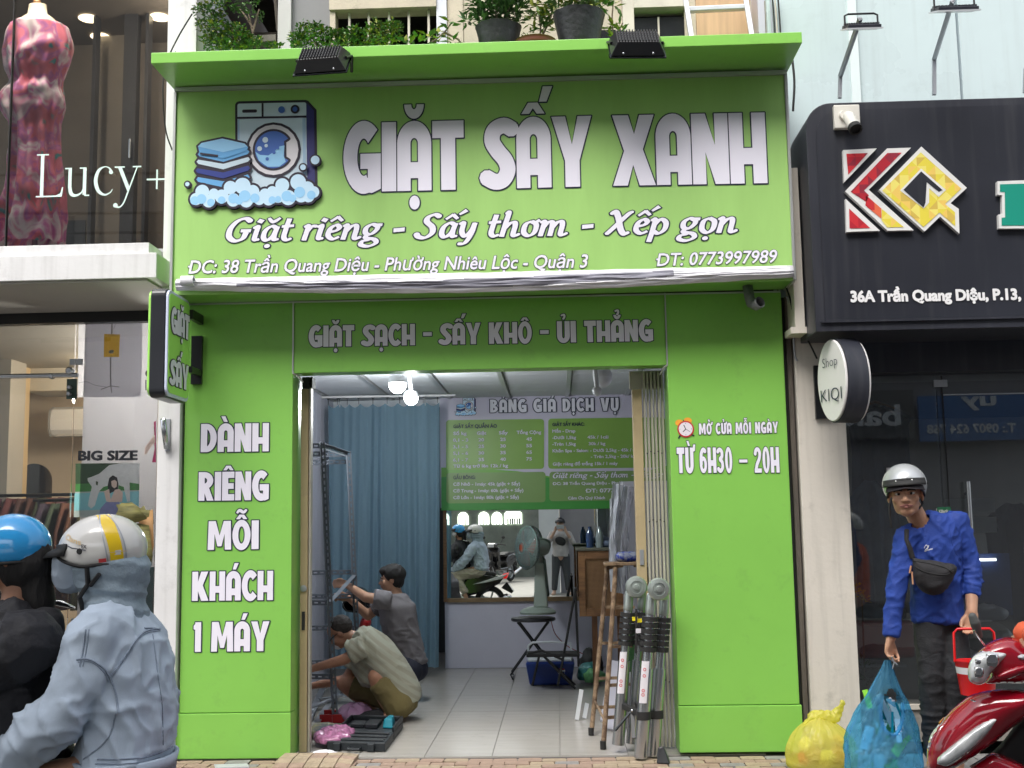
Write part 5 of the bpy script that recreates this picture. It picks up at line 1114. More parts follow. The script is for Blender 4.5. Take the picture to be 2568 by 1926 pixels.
def pot(name, label, u, vt, vb, rt, rb, Y, m='pot_black', rim=True, cr=True):
    c = A(u, vb, Y); top = A(u, vt, Y); h = top.z-c.z; s = (A(u+100, vb, Y)-c).length/100; c.z = max(c.z, 4.386)
    t = thing(name, label, 'plant pot', c); mb = MB(); prof = [(0, .0), (rb*s, 0), (rb*s*1.03, h*.1), ((rb*.5+rt*.5)*s, h*.5), (rt*s, h*.93), (rt*s*1.03, h), (rt*s*.94, h), (rt*s*.9, h*.85), (0, h*.82)]
    mb.lathe((c.x, c.y, c.z), prof, 28); me = mb.mesh()
    if cr: warp(me, lambda p, n: .006*ridge(p, 14, (1, 1, .4))+.004*nz(p, 30))
    obj('pot_body', me, m, t, smooth=50); return t
pot('plant_pot', 'black plastic plant pot with a dark leafy plant in the middle of the canopy', 1077, 62, 103, 48, 40, -.35)
plant('leafy_plant', 'dense dark leafy plant growing in the middle black pot', 'plant', A(1075, 62, -.3), [(1075, 40, 30), (1045, 30, 24), (1105, 35, 26), (1065, 5, 30), (1100, 0, 30), (1030, 10, 22), (1085, 20, 34), (1040, 50, 14), (1120, 15, 18), (1010, 45, 8)], 26, .065, .026, ['leaf_a', 'leaf_a', 'leaf_b'], [[(1075, 70), (1072, 30), (1068, 0)], [(1080, 70), (1095, 30), (1105, 0)]], 6, Y=-.32)
pot('plant_pot', 'largest black crinkled plant pot beside the right floodlight', 1252, 34, 100, 54, 42, -.35)
plant('leafy_plant', 'yellow green leafy plant growing in the largest black pot', 'plant', A(1250, 34, -.3), [(1245, 15, 26), (1220, 5, 26), (1270, 8, 26), (1290, 0, 20), (1240, -10, 30), (1305, 15, 12)], 18, .07, .03, ['leaf_b', 'leaf_y', 'leaf_b'], [[(1250, 45), (1248, 10), (1245, -20)], [(1262, 45), (1285, 5), (1290, -20)]], 7, Y=-.32)
plant('croton_plant', 'yellow speckled croton between the two black pots', 'plant', A(1170, 90, -.2), [(1165, 15, 26), (1180, 40, 22), (1150, 35, 20), (1175, 60, 16), (1195, 25, 20), (1145, 5, 20)], 14, .085, .028, ['leaf_y', 'leaf_b', 'leaf_a', 'leaf_y'], [[(1165, 100), (1168, 60), (1160, 10)], [(1165, 90), (1185, 50), (1200, 10)]], 8, Y=-.15)
plant('croton_plant', 'sparse yellow leaved sprig between the largest pot and the right floodlight', 'plant', A(1335, 95, -.2), [(1320, 55, 14), (1345, 60, 12), (1330, 80, 14), (1350, 75, 8), (1325, 10, 12), (1300, -5, 12)], 9, .08, .026, ['leaf_y', 'leaf_b'], [[(1330, 100), (1335, 70), (1345, 50)], [(1325, 95), (1322, 40), (1325, 0)]], 9, Y=-.15)
pot('clay_bowl', 'low reddish brown bowl planter between the black pots', 1157, 92, 104, 45, 42, -.45, 'pot_clay', cr=False)
plant('herb_plant', 'small pale green herb growing in the low red bowl', 'plant', A(1150, 92, -.45), [(1145, 78, 12), (1160, 82, 12), (1135, 88, 8), (1170, 88, 8)], 16, .03, .016, ['leaf_b', 'leaf_y'], [[(1150, 95), (1148, 75)]], 10, Y=-.45)
plant('weed', 'tiny green weed at the left tip of the canopy against the white column', 'plant', A(376, 118, -.1), [(372, 117, 6), (382, 117, 5)], 20, .018, .01, ['leaf_a'], [], 11, Y=-.1)

# ------------------------------------------------------------ mannequin and dress
mq = thing('mannequin', 'off white shop mannequin behind the upper window wearing a floral dress', 'mannequin', A(75, 520, .6))
mk('linen', (.60, .55, .45), rough=.8, var=.05)
mb = MB(); mb.lathe(A(80, 56, .6), [(.0, -.12), (.12, -.1), (.17, -.03), (.165, .015), (.11, .065), (.075, .09), (.066, .15), (.066, .165), (.0, .17)], 24); me = mb.mesh()
for v in me.vertices: v.co.y = .6+(v.co.y-.6)*.6
obj('bust', me, 'linen', mq, smooth=60)
mb = MB(); mb.lathe(A(80, 6, .6), [(.0, .0), (.028, .0), (.02, .03), (.012, .05), (.018, .1), (0, .12)], 16); obj('neck_knob', mb, 'wood', mq, smooth=50)
mb = MB(); mb.tube([A(75, 530, .6), A(78, 120, .6)], .02, 10); obj('stand_pole', mb, 'steel', mq)
dm = bpy.data.materials.new('floral'); dm.use_nodes = True; MT['floral'] = dm; N = dm.node_tree.nodes; L = dm.node_tree.links; b = N['Principled BSDF']; b.inputs['Roughness'].default_value = .5; b.inputs['Sheen Weight'].default_value = .2
tc = N.new('ShaderNodeTexCoord'); mp = N.new('ShaderNodeMapping'); mp.inputs['Scale'].default_value = (6, 6, 5); L.new(tc.outputs['Object'], mp.inputs[0])
n1 = N.new('ShaderNodeTexNoise'); n1.inputs['Scale'].default_value = 1.0; n1.inputs['Detail'].default_value = 2.5; n1.inputs['Distortion'].default_value = .7; L.new(mp.outputs[0], n1.inputs['Vector'])
rp = N.new('ShaderNodeValToRGB'); rp.color_ramp.interpolation = 'LINEAR'
for i, (p, c) in enumerate(((.34, (.05, .32, .36)), (.385, (.78, .16, .24)), (.46, (.86, .22, .34)), (.50, (.55, .16, .50)), (.54, (.86, .28, .48)), (.58, (.88, .66, .78)), (.62, (.92, .84, .90)), (.70, (.70, .20, .52)))):
    e = rp.color_ramp.elements[i] if i < 2 else rp.color_ramp.elements.new(p); e.position = p; e.color = c+(1,)
L.new(n1.outputs['Fac'], rp.inputs[0]); L.new(rp.outputs[0], b.inputs['Base Color'])
prof = [(54, 38, 126), (60, 24, 144), (75, 16, 150), (95, 13, 155), (125, 13, 150), (153, 16, 138), (180, 24, 130), (205, 8, 134), (225, 0, 138), (245, 10, 130), (270, 24, 124), (320, 26, 126), (380, 22, 132), (430, 12, 136), (475, -6, 136), (505, -26, 136), (528, -45, 136)]
mb = MB(); rows = []; ns = 96
PP = spline([(v, a, c) for v, a, c in prof], 6)
for (v, a, c) in PP:
    t = (v-51)/475; row = []; cl = A((a+c)/2, v, .6); hw = (A(c, v, .6).x-A(a, v, .6).x)/2; amp = .010+.045*max(0, t-.08)**.6
    for j in range(ns):
        th = 2*PI*j/ns; fold = amp*(.6*math.sin(th*13+2.0*math.sin(v*.012)+v*.01)+.5*math.sin(th*8-1.2+v*.006)+.4*nz((th*2, v*.02, 1), 1.5))
        fold += .020*max(0, math.sin(v*.07+5.5*math.sin(th+.6)+1))**2*max(.25, 1-abs(v-170)/190)-.012*math.exp(-((v-180)/30)**2)
        row.append((cl.x+(hw+fold*.5)*math.cos(th), .6-(min(.17, hw*.8)+fold)*math.sin(th), cl.z))
    rows.append(row)
mb.grid(rows, closeu=True)
for j in range(0): pass
tag(obj('floral_dress', mb, 'floral', smooth=80), 'long draped red pink and purple floral dress on the upstairs mannequin', 'dress')

# ------------------------------------------------------------ price board, mirror, curtain
bd = thing('price_board', 'white and green service price board above the mirror on the back wall', 'price board', A(1130, 1100, 4.55)); BY = 4.54
def bq(x, y): return ((1050+x/3.3185)/KK, (900+y/3.3185)/KK)
a = A(952, 1100, BY); b_ = A(952, 853, BY); R1 = 1.30
part('board', (a.x, BY, a.z+.012), (R1, BY+.03, b_.z), mk('board_white', (.55, .53, .64), rough=.4, var=.02), bd)
mk('bd_green', (.22, .40, .07), var=.05, rough=.4); mk('bd_dark', (.05, .30, .045), var=.03, rough=.4); mk('bd_mid', (.16, .42, .05), var=.03, rough=.4); mk('bd_pale', (.20, .33, .10), var=.03, rough=.4); mk('bd_ink', (.10, .12, .14), var=0); mk('bd_txt', (.72, .72, .78), var=0)
BQ = lambda L: [bq(*p) for p in L]
def rrq(x0, y0, x1, y1, r=26, sk=-.012):
    out = []
    for cx, cy, a0 in ((x1-r, y0+r, 270), (x1-r, y1-r, 0), (x0+r, y1-r, 90), (x0+r, y0+r, 180)): out += [bq(cx+r*math.cos(math.radians(a0+90*i/4)), cy+r*math.sin(math.radians(a0+90*i/4))+(cx-x0)*sk) for i in range(5)]
    return out
decal('print', [('bd_mid', [BQ([(188, 905), (300, 905), (560, 915), (820, 935), (1000, 960), (1200, 1000), (1600, 1010), (2100, 880), (2100, 1240), (188, 1262)])]), ('bd_dark', [BQ([(188, 985), (500, 965), (800, 962), (1100, 990), (1500, 1000), (2100, 960), (2100, 1240), (188, 1262)])]),
   ('bd_green', [rrq(228, 510, 1043, 925), rrq(1078, 498, 2050, 915)]), ('bd_pale', [rrq(230, 950, 1055, 1203), rrq(1088, 940, 2060, 1185)])], lambda a: A(a[0], a[1], BY), bd, y0=.002, dy=.002)
def bt(t, x0, y0, w, h, m='w', sk=-.012, bold=.03):
    a_ = bq(x0, y0); b2 = bq(x0+w, y0+w*sk); ms = ['bd_ink', 'bd_txt'] if m == 'w' else ['print_navy']
    return sans_text(t, a_[0], a_[1], b2[0], b2[1], h/3.3185/KK, BY-.009, bd, ms, bold=bold, out=.018 if m == 'w' else 0)
x0, x1 = bq(595, 447), bq(1665, 432); disp_text('BẢNG GIÁ DỊCH VỤ', x0[0], x0[1], x1[0], x1[1], 28, BY-.009, bd, out=.06, gap=.03, mats=('print_navy', 'bd_txt'))
bt('GIẶT SẤY QUẦN ÁO', 288, 577, 365, 30, 'd'); bt('GIẶT SẤY KHÁC:', 1112, 560, 268, 28, 'd'); bt('GẤU BÔNG:', 288, 1002, 185, 30, 'd')
for r, row in enumerate((('Số kg', 'Giặt', 'Sấy', 'Tổng Cộng'), ('0,1 - 3', '20', '25', '45'), ('3,1 - 5', '25', '30', '55'), ('5,1 - 6', '30', '35', '65'), ('6,1 - 7', '35', '40', '75'))):
    for c, (x, w) in enumerate(((288, 112), (485, 78), (668, 74), (815, 205))):
        if r: x, w = ((286, 126), (497, 48), (678, 48), (895, 48))[c]
        bt(row[c], x, 634+r*55-(c*3), w, 27)
bt('Từ 6 kg trở lên 12k / kg', 288, 906, 456, 27)
for t, x, y, w in (('Mền - Drap', 1112, 614, 192), ('-Dưới 1,5kg', 1112, 668, 198), ('45k / 1cái', 1404, 664, 175), ('-Trên 1,5kg', 1112, 722, 196), ('30k / kg', 1414, 718, 140), ('Khăn Spa - Salon: - Dưới 2,5kg - 45k / máy', 1114, 778, 738), ('- Trên 2,5kg - 20k/ kg', 1432, 826, 372), ('Giặt riêng đồ trắng 15k / 1 máy', 1116, 888, 540)): bt(t, x, y, w, 26)
for t, y, w in (('Cỡ Nhỏ - 1máy: 45k (giặt + Sấy)', 1056, 556), ('Cỡ Trung - 1máy: 60k (giặt + Sấy)', 1111, 584), ('Cỡ Lớn - 1máy: 80k (giặt + Sấy)', 1167, 546)): bt(t, 288, y, w, 27, sk=-.008)
ps, w = script_layout('Giặt riêng - Sấy thơm - Xếp gọn'); a1 = bq(1112, 993); a2 = bq(2050, 983); obj('lettering', text_mesh(ps, frame_px(a1[0], a1[1], a2[0], a2[1], 7.5, BY-.009, w, shear=.22), .05), ['bd_ink', 'bd_txt'], bd, normals=False)
bt('ĐC: 38 Trần Quang Diệu - Phường Nhiêu Lộc', 1114, 1050, 820, 24); bt('ĐT: 0773997989', 1388, 1112, 430, 32); bt('Cảm Ơn Quý Khách', 1243, 1170, 308, 24)
M0 = A(*bq(303, 475), BY); MX = A(*bq(482, 470), BY); MZ = A(*bq(303, 325), BY)
l1 = (MX-M0)/930.; l2 = (MZ-M0)/745.
logo(lambda a: M0+l1*(a[0]-200)+l2*a[1], bd, y0=.009, dy=.0006)
mi = thing('wall_mirror', 'wide wood framed mirror below the price board showing the street', 'mirror', A(1100, 1300, 4.6))
mm = bpy.data.materials.new('mirror'); mm.use_nodes = True; b = mm.node_tree.nodes['Principled BSDF']; b.inputs['Metallic'].default_value = 1; b.inputs['Roughness'].default_value = .0; b.inputs['Base Color'].default_value = (.80, .84, .82, 1); MT['mirror'] = mm
ma, mz = A(966, 1292, 4.6), A(966, 1102, 4.6); part('mirror_glass', (ma.x, 4.598, ma.z), (1.36, 4.61, mz.z+.01), 'mirror', mi)
part('frame_side', (ma.x-.035, 4.585, ma.z-.04), (ma.x, 4.615, mz.z), 'wood', mi, .003); part('frame_bottom', (ma.x-.035+.036, 4.58, ma.z-.045), (1.36, 4.615, ma.z-.001), mk('wood_trim', (.20, .13, .06), rough=.5, var=.3), mi, .003)
# curtain
CYY = 3.95; cu = thing('blue_curtain', 'pale blue sheer curtain hung on a white rod across the back left corner', 'curtain', (-1.7, CYY, .08))
fm = bpy.data.materials.new('sheer_blue'); fm.use_nodes = True; MT['sheer_blue'] = fm; N = fm.node_tree.nodes; L = fm.node_tree.links; b = N['Principled BSDF']; b.inputs['Base Color'].default_value = (.20, .33, .42, 1); b.inputs['Roughness'].default_value = .7
tr = N.new('ShaderNodeBsdfTransparent'); tr.inputs[0].default_value = (.75, .85, .9, 1); tl = N.new('ShaderNodeBsdfTranslucent'); tl.inputs[0].default_value = (.2, .42, .55, 1); m1 = N.new('ShaderNodeMixShader'); m1.inputs[0].default_value = .3; m2 = N.new('ShaderNodeMixShader'); m2.inputs[0].default_value = .28
L.new(b.outputs[0], m1.inputs[1]); L.new(tl.outputs[0], m1.inputs[2]); L.new(m1.outputs[0], m2.inputs[1]); L.new(tr.outputs[0], m2.inputs[2]); L.new(m2.outputs[0], N['Material Output'].inputs[0])
xa, xb = A(709, 870, CYY).x, A(945, 870, CYY).x; zt_ = A(800, 872, CYY).z; mb = MB(); rows = []; NC = 260
hooks = [0, .085, .10, .175, .28, .41, .54, .655, .76, .87, .885, 1.0]
for r in range(40):
    t = r/39; z = zt_-(zt_-.09)*t; row = []
    for c in range(NC+1):
        s = c/NC; y = .022*math.sin(s*40+3.2*math.sin(s*7+1)+1.4*math.sin(s*19)+t*.8)+.016*math.sin(s*83+t*1.2)+.03*(nz((s*3, t*1.3, 4), 2)); y *= (.35+.65*t)*(.45+1.1*abs(nz((s*4, .3, 8), 1.7)*1.6))
        sag = 0
        if r < 3:
            for h0, h1 in zip(hooks, hooks[1:]):
                if h0 <= s <= h1: sag = -.035*math.sin(PI*(s-h0)/(h1-h0))*(1-r/3)
        row.append((xa+(xb-xa)*s+.02*math.sin(t*2+s*8), CYY+y, z+sag))
    rows.append(row)
mb.grid(rows); obj('cloth', mb, 'sheer_blue', cu, smooth=80, normals=False)
mb = MB(); mb.tube([(-2.35, CYY, zt_+.075), (-1.0, CYY, zt_+.068)], .012, 10); obj('rod', mb, 'pure_white', cu, smooth=40)
hm = MB(); hm.tube([(0, 0, 0), (0, 0, .07)], .0035, 5); hm.tube([(.014*math.cos(t), 0, .07+.014*math.sin(t)) for t in [2*PI*i/10 for i in range(10)]], .003, 5, closed=True); hme = hm.mesh(); hme.materials.append(MT['black_metal'])
for h_ in hooks: o = bpy.data.objects.new('curtain_ring', hme); COL.objects.link(o); o.parent = cu; o.location = Vector((xa+(xb-xa)*h_, CYY, zt_-.005))-wloc(cu)
part('stair_wall', (-2.3, 6.2, 0), (-1.2, 6.3, 2.2), 'dark_room', shop)
# bulbs
def bulb(c, r, label, lit=True, cord=0.0):
    t = thing('light_bulb', label, 'light bulb', c, 'bulbs under the white ceiling'); c = Vector(c)
    mb = MB(); mb.lathe(c, [(0, 0), (r*.45, r*.10), (r*.8, r*.40), (r*.97, r*.80), (r, r*1.15), (0, r*1.15)], 24); obj('diffuser', mb, mk('bulb_on', (1, 1, .98), var=0, emit=7, ecol=(.95, 1, 1)) if lit else mk('bulb_off', (.62, .64, .66), rough=.3, var=0), t, smooth=50)
    mb = MB(); mb.lathe(c, [(r, r*1.15), (r*1.02, r*1.5), (r*.8, r*1.9), (r*.35, r*2.1), (0, r*2.1)], 24); obj('cap', mb, mk('bulb_cap', (.55, .57, .58), rough=.4, var=0), t, smooth=50)
    top = c.z+r*2.1
    if cord: mb = MB(); mb.tube([(c.x, c.y, top), (c.x-.02, c.y+.02, 2.785)], .02, 10); obj('stem', mb, 'bulb_cap', t, smooth=40)
    if lit:
        l = bpy.data.lights.new('bulb_light', 'POINT'); l.energy = 18; l.color = (.93, .98, 1); l.shadow_soft_size = .05; lo = bpy.data.objects.new('bulb_light', l); COL.objects.link(lo); lo.parent = t; lo.location = (0, 0, -r*.5)
p_ = A(859, 850, 1.9); bulb(p_, .075, 'larger lit white bulb on the shop ceiling, left of the pair')
p_ = A(888, 875, 2.25); bulb(p_, .062, 'smaller lit bulb hanging by a short stem above the curtain edge', cord=1)
p_ = A(1302, 838, 1.5); bulb(p_, .075, 'larger unlit bulb under the ceiling at the right side of the shop', lit=False, cord=1)
p_ = A(1290, 856, 1.3); bulb(p_, .035, 'small unlit bulb beside the larger unlit one at the ceiling right', lit=False, cord=1)

# ------------------------------------------------------------ shop things
# slotted angle rack
rk = thing('metal_rack', 'tall slotted angle steel rack frame standing by the left gate', 'rack', (-1.95, 1.7, 0))
sm_ = bpy.data.materials.new('slotted'); sm_.use_nodes = True; MT['slotted'] = sm_; b = sm_.node_tree.nodes['Principled BSDF']; b.inputs['Base Color'].default_value = (.17, .19, .22, 1); b.inputs['Metallic'].default_value = .4; b.inputs['Roughness'].default_value = .45
def angle(p, q, inx, parent, w=.038):
    """L section with real slots along its face"""
    p, q = Vector(p), Vector(q); d = q-p; Ln = d.length; d.normalize(); sx = Vector(inx).normalized(); fw = sx.cross(d).normalized()
    mb = MB(); n = max(2, int(Ln/.05)); st = Ln/n
    def quad(a, b, u0, u1): mb.add([p+d*a+sx*u0, p+d*b+sx*u0, p+d*b+sx*u1, p+d*a+sx*u1], [(0, 1, 2, 3)])
    for i in range(n):
        a = i*st; quad(a, a+st, 0, w*.32); quad(a, a+st, w*.62, w); quad(a, a+st*.42, w*.32, w*.62)
    mb.add([p, q, q+fw*w, p+fw*w], [(0, 1, 2, 3)])
    return obj('slotted_post', mb, 'slotted', parent, solid=.002, normals=False)
RX = [(-1.86, 1.46), (-1.80, 2.35), (-2.3, 1.46), (-2.3, 2.35)]; RT = 2.10
tp = [A(692, 955, 1.46), Vector((-1.80, 2.35, 2.10)), Vector((-2.3, 1.46, 2.12)), Vector((-2.3, 2.35, 2.10))]; ft = [AF(720, 1560), Vector((-1.70, 2.35, 0)), Vector((-2.3, 1.46, 0)), Vector((-2.3, 2.35, 0))]
for a, b in zip(ft, tp): angle(a, b, (1, 0, 0), rk)
def rbar(i, j, t): angle(ft[i].lerp(tp[i], t), ft[j].lerp(tp[j], t), (0, 0, -1), rk)
for t in (.165, .425, .965): rbar(0, 2, t); rbar(1, 3, t)
for t in (.995,): rbar(0, 1, t); rbar(2, 3, t); rbar(0, 2, t); rbar(1, 3, t)
rbar(1, 3, .30); rbar(1, 3, .52); angle(ft[0].lerp(tp[0], .42), ft[1].lerp(tp[1], .50), (0, 0, -1), rk)
# strips and steel offcuts on floor by the left wall
for i, (u0, v0, u1, v1, w) in enumerate(((655, 1600, 770, 1440, .05), (660, 1570, 700, 1480, .05), (668, 1530, 740, 1500, .04), (690, 1510, 800, 1495, .04))):
    mb = MB(); p = AF(u0, v0, .02+.012*i); q = AF(u1, v1, .03+.012*i); p.x = max(p.x, -2.3); q.x = max(q.x, -2.3); mb.bar(p, q, w, .012); tag(obj('steel_strip', mb, 'dull_steel'), ['longest grey steel strip lying along the left shop wall', 'short grey steel strip by the left gate post', 'steel strip crossing behind the red tray', 'steel strip lying under the squatting man', 'wide grey steel strip nearest the gate on the floor'][i], 'steel strip', 'steel strips on the shop floor')
# black tool case (open flat) with teal charger
tcs = thing('tool_case', 'open black plastic tool case lying on the tiles by the doorway', 'tool case', AF(785, 1610)); mk('case_black', (.012, .016, .02), rough=.5, var=.1); mk('teal_plastic', (.0, .22, .30), rough=.4, var=.05)
p0, p1, p2, p3 = AF(706, 1620), AF(832, 1624), AF(868, 1578), AF(757, 1570); ax = (p1-p0); ay = (p3-p0)
def cs(s, t, z): return p0+ax*s+ay*t+Vector((0, 0, z))
def slab(s0, t0, s1, t1, z0, z1, m='case_black', name='tray', par=tcs, bv=.006):
    mb = MB(); mb.add([cs(s0, t0, z0), cs(s1, t0, z0), cs(s1, t1, z0), cs(s0, t1, z0), cs(s0, t0, z1), cs(s1, t0, z1), cs(s1, t1, z1), cs(s0, t1, z1)], [(0, 3, 2, 1), (4, 5, 6, 7), (0, 1, 5, 4), (1, 2, 6, 5), (2, 3, 7, 6), (3, 0, 4, 7)]); return obj(name, mb, m, par, bevel=bv)
slab(0, 0, 1, .46, 0, .055, name='lid'); slab(.04, .05, .96, .12, .056, .066, name='rib'); slab(.04, .20, .96, .26, .056, .066, name='rib'); slab(.04, .34, .96, .40, .056, .066, name='rib')
slab(0, .48, 1, 1.02, 0, .05, name='tray'); slab(0, .48, .04, 1.02, .051, .085, name='rim_wall'); slab(.96, .48, 1, 1.02, .051, .085, name='rim_wall'); slab(.05, .97, .95, 1.02, .051, .085, name='rim_wall'); slab(.15, .62, .40, .80, .051, .078, name='socket_block'); slab(.42, .60, .66, .85, .051, .082, name='socket_block')
slab(.12, -.03, .24, .02, .0, .05, name='latch'); slab(.70, -.03, .82, .02, .0, .05, name='latch'); mb = MB(); mb.tube([cs(.38, -.01, .02), cs(.39, -.06, .02), cs(.58, -.06, .02), cs(.59, -.01, .02)], .009, 8); obj('handle', mb, 'case_black', tcs)
mb = MB(); mb.add([cs(.74, .62, .052), cs(.93, .62, .052), cs(.90, .86, .052), cs(.77, .86, .052), cs(.76, .65, .115), cs(.91, .65, .115), cs(.88, .84, .115), cs(.79, .84, .115)], [(0, 3, 2, 1), (4, 5, 6, 7), (0, 1, 5, 4), (1, 2, 6, 5), (2, 3, 7, 6), (3, 0, 4, 7)]); tag(obj('charger', mb, 'teal_plastic', bevel=.01), 'teal tool charger lying in the open black case', 'charger')
# red tray, pink wrap, cloth, paper, glove
def lump(name, label, cat, c, r, m, seed, amp=.03, f=9, sub=40, par=None):
    mb = MB(); mb.ell(c, r, n=sub, m=sub//2); me = mb.mesh(); warp(me, lambda p, n: amp*(ridge(Vector(p)+Vector((seed, 0, 0)), f)*.7+.5*nz(Vector(p)*1.0+Vector((0, seed, 0)), f*2.3)))
    for v in me.vertices: v.co.z = max(v.co.z, c[2]-r[2]*.6+.0005*(v.index % 3))
    if par is not None: return obj(name, me, m, par, smooth=40)
    return tag(obj(name, me, m, smooth=38), label, cat)
mk('pink_film', (.42, .17, .31), rough=.18, var=.5, scale=30); mk('blueish', (.10, .13, .19), rough=.8, var=.3); mk('khaki_cloth', (.25, .23, .13), rough=.9, var=.2, col2=(.08, .10, .14), scale=9)
c = AF(725, 1595, .05); lump('plastic_wrap', 'crumpled pink plastic wrap beside the black tool case', 'plastic wrap', (c.x-.02, c.y+.1, .05), (.12, .20, .035), 'pink_film', 1, .035, 12, 56)
c = AF(775, 1545, .05); lump('plastic_wrap', 'pale pink translucent wrap behind the squatting man heels', 'plastic wrap', (c.x-.05, c.y+.1, .05), (.12, .14, .06), mk('pink_pale', (.35, .20, .33), rough=.2, var=.3), 2, .03, 12, 40)
c = AF(705, 1578, .03); lump('cloth', 'khaki and blue striped cloth crumpled under the rack foot', 'cloth', (c.x-.05, c.y, .03), (.22, .16, .035), 'khaki_cloth', 3, .02, 9, 44)
c = AF(668, 1575, .04); lump('glove', 'grey work glove on the floor by the left gate', 'glove', (c.x-.02, c.y, .04), (.09, .13, .04), mk('glove_grey', (.3, .29, .26), rough=.9, var=.1), 4, .02, 10, 36)
c = AF(700, 1626, .02); lump('paper', 'scrap of crumpled white plastic in front of the tool case', 'plastic scrap', (c.x, c.y+.03, .012), (.075, .05, .014), 'vinyl_white', 5, .01, 20, 30)
rt = thing('red_tray', 'dark red open tool tray under the metal rack', 'tool tray', AF(725, 1556)); mk('red_plastic', (.30, .01, .012), rough=.35, var=.1)
q0 = AF(690, 1562); q1 = AF(780, 1556)
mb = MB(); mb.box((q0.x, q0.y, .0), (q1.x, q0.y+.02, .06)); obj('tray_side', mb, 'red_plastic', rt, bevel=.003); mb = MB(); mb.box((q0.x, q0.y+.16, .0), (q1.x, q0.y+.18, .07)); obj('tray_side', mb, 'red_plastic', rt, bevel=.003); mb = MB(); mb.box((q0.x, q0.y+.021, .0), (q1.x, q0.y+.159, .012)); obj('tray_base', mb, 'red_plastic', rt)
for i in range(9): mb = MB(); mb.tube([(q0.x+.03+i*.04, q0.y+.05, .03), (q0.x+.045+i*.04, q0.y+.12, .04)], .009, 8); obj('socket', mb, 'steel', rt, smooth=40)
mb = MB(); mb.tube([AF(655+5, 1632, .012), AF(678, 1633, .012)], .004, 6); tag(obj('screw', mb, 'old_wood'), 'rusty screw lying near the left gate foot', 'screw')

# fan on folding stool
fan = thing('table_fan', 'grey green electric table fan with orange blades standing on the folding stool', 'fan', (-.27, 3.75, .59)); fy = 3.75
mk('fan_grey', (.24, .29, .25), rough=.4, var=.05); mk('fan_cage', (.30, .40, .37), rough=.35, var=0); mk('orange_blade', (.38, .07, .03), rough=.3, var=.05)
fb = A(1162, 1326, fy); mb = MB(); mb.lathe(fb, [(0, 0), (.17, 0), (.175, .02), (.15, .045), (.09, .065), (.0, .068)], 30); obj('base', mb, 'fan_grey', fan, smooth=50)
f1 = A(1170, 1312, fy); f2 = A(1165, 1216, fy); mb = MB(); mb.add([f1+Vector((-.075, -.07, 0)), f1+Vector((.065, -.07, 0)), f1+Vector((.065, .05, 0)), f1+Vector((-.075, .05, 0)), f2+Vector((-.042, -.035, 0)), f2+Vector((.042, -.035, 0)), f2+Vector((.042, .035, 0)), f2+Vector((-.042, .035, 0))], [(0, 3, 2, 1), (4, 5, 6, 7), (0, 1, 5, 4), (1, 2, 6, 5), (2, 3, 7, 6), (3, 0, 4, 7)]); obj('column', mb, 'fan_grey', fan, bevel=.018)
hub = A(1138, 1183, fy-.05); ax = Vector((-.86, -.50, .04)).normalized(); mot = hub-ax*.13
mb = MB(); mb.lathe(mot, [(0, -.10), (.06, -.09), (.078, -.05), (.075, .04), (.05, .07), (0, .075)], 24, axis=ax); obj('motor', mb, 'fan_grey', fan, smooth=50)
mb = MB(); mb.tube([f2, Vector((f2.x, f2.y, f2.z+.05)), mot], .03, 12); obj('neck', mb, 'fan_grey', fan, smooth=50)
mb = MB(); xr = ax.cross(Vector((0, 0, 1))).normalized(); yr = xr.cross(ax)
for i in range(40):
    a = 2*PI*i/40; d = xr*math.cos(a)+yr*math.sin(a)
    mb.tube([hub+ax*.06+d*.05, hub+ax*.055+d*.12, hub+ax*.03+d*.185, hub+d*.205, hub-ax*.035+d*.18, hub-ax*.06+d*.06], .0016, 4, caps=False)
for rr_, k in ((.205, 0), (.06, .06)): mb.tube([hub+ax*k+(xr*math.cos(2*PI*i/40)+yr*math.sin(2*PI*i/40))*rr_ for i in range(40)], .006, 6, closed=True)
obj('cage', mb, 'fan_cage', fan, smooth=60)['kind'] = 'stuff'
mb = MB(); mb.lathe(hub, [(.0, .062), (.045, .06), (.048, .05)], 20, axis=ax); obj('badge', mb, 'orange_blade', fan)
for i in range(3):
    a = 2*PI*i/3+.9; rows = []
    for r in np.linspace(.03, .175, 6): rows.append([hub+ax*(.025*math.sin(b2*2))+(xr*math.cos(a+b2*1.0)+yr*math.sin(a+b2*1.0))*r for b2 in np.linspace(-.55, .55, 6)])
    mb = MB(); mb.grid(rows); obj('blade', mb, 'orange_blade', fan, smooth=60, solid=.003)
film = glass_mat('film', (.80, .90, .86), .05, milk=.30, milkcol=(.38, .50, .47)); MT['film'] = film
mb = MB(); mb.lathe(hub, [(.03, .068), (.12, .062), (.19, .034), (.212, 0), (.19, -.04), (.10, -.065)], 36, axis=ax); obj('plastic_cover', mb, 'film', fan, smooth=60)
st = thing('folding_stool', 'round black folding stool with crossed tube legs under the fan', 'stool', (-.27, 3.75, 0))
sc_ = A(1152, 1334, fy); mb = MB(); mb.lathe((sc_.x, fy, sc_.z-.03), [(0, 0), (.205, 0), (.215, .01), (.21, .03), (0, .032)], 32); obj('seat', mb, 'black_metal', st, smooth=40)
for dy in (-.13, .13):
    for s in (-1, 1): mb = MB(); mb.tube([(sc_.x-s*.15, fy+dy*.8, sc_.z-.035), (sc_.x-s*.12, fy+dy*.8, sc_.z-.07), (sc_.x+s*.22, fy+dy, .05), (sc_.x+s*.2, fy+dy, .012)], .009, 8); obj('leg', mb, 'black_metal', st, smooth=50)
for s in (-1, 1): mb = MB(); mb.tube([(sc_.x+s*.2, fy-.13, .014), (sc_.x+s*.2, fy+.13, .014)], .009, 8); obj('foot_bar', mb, 'black_metal', st, smooth=50)
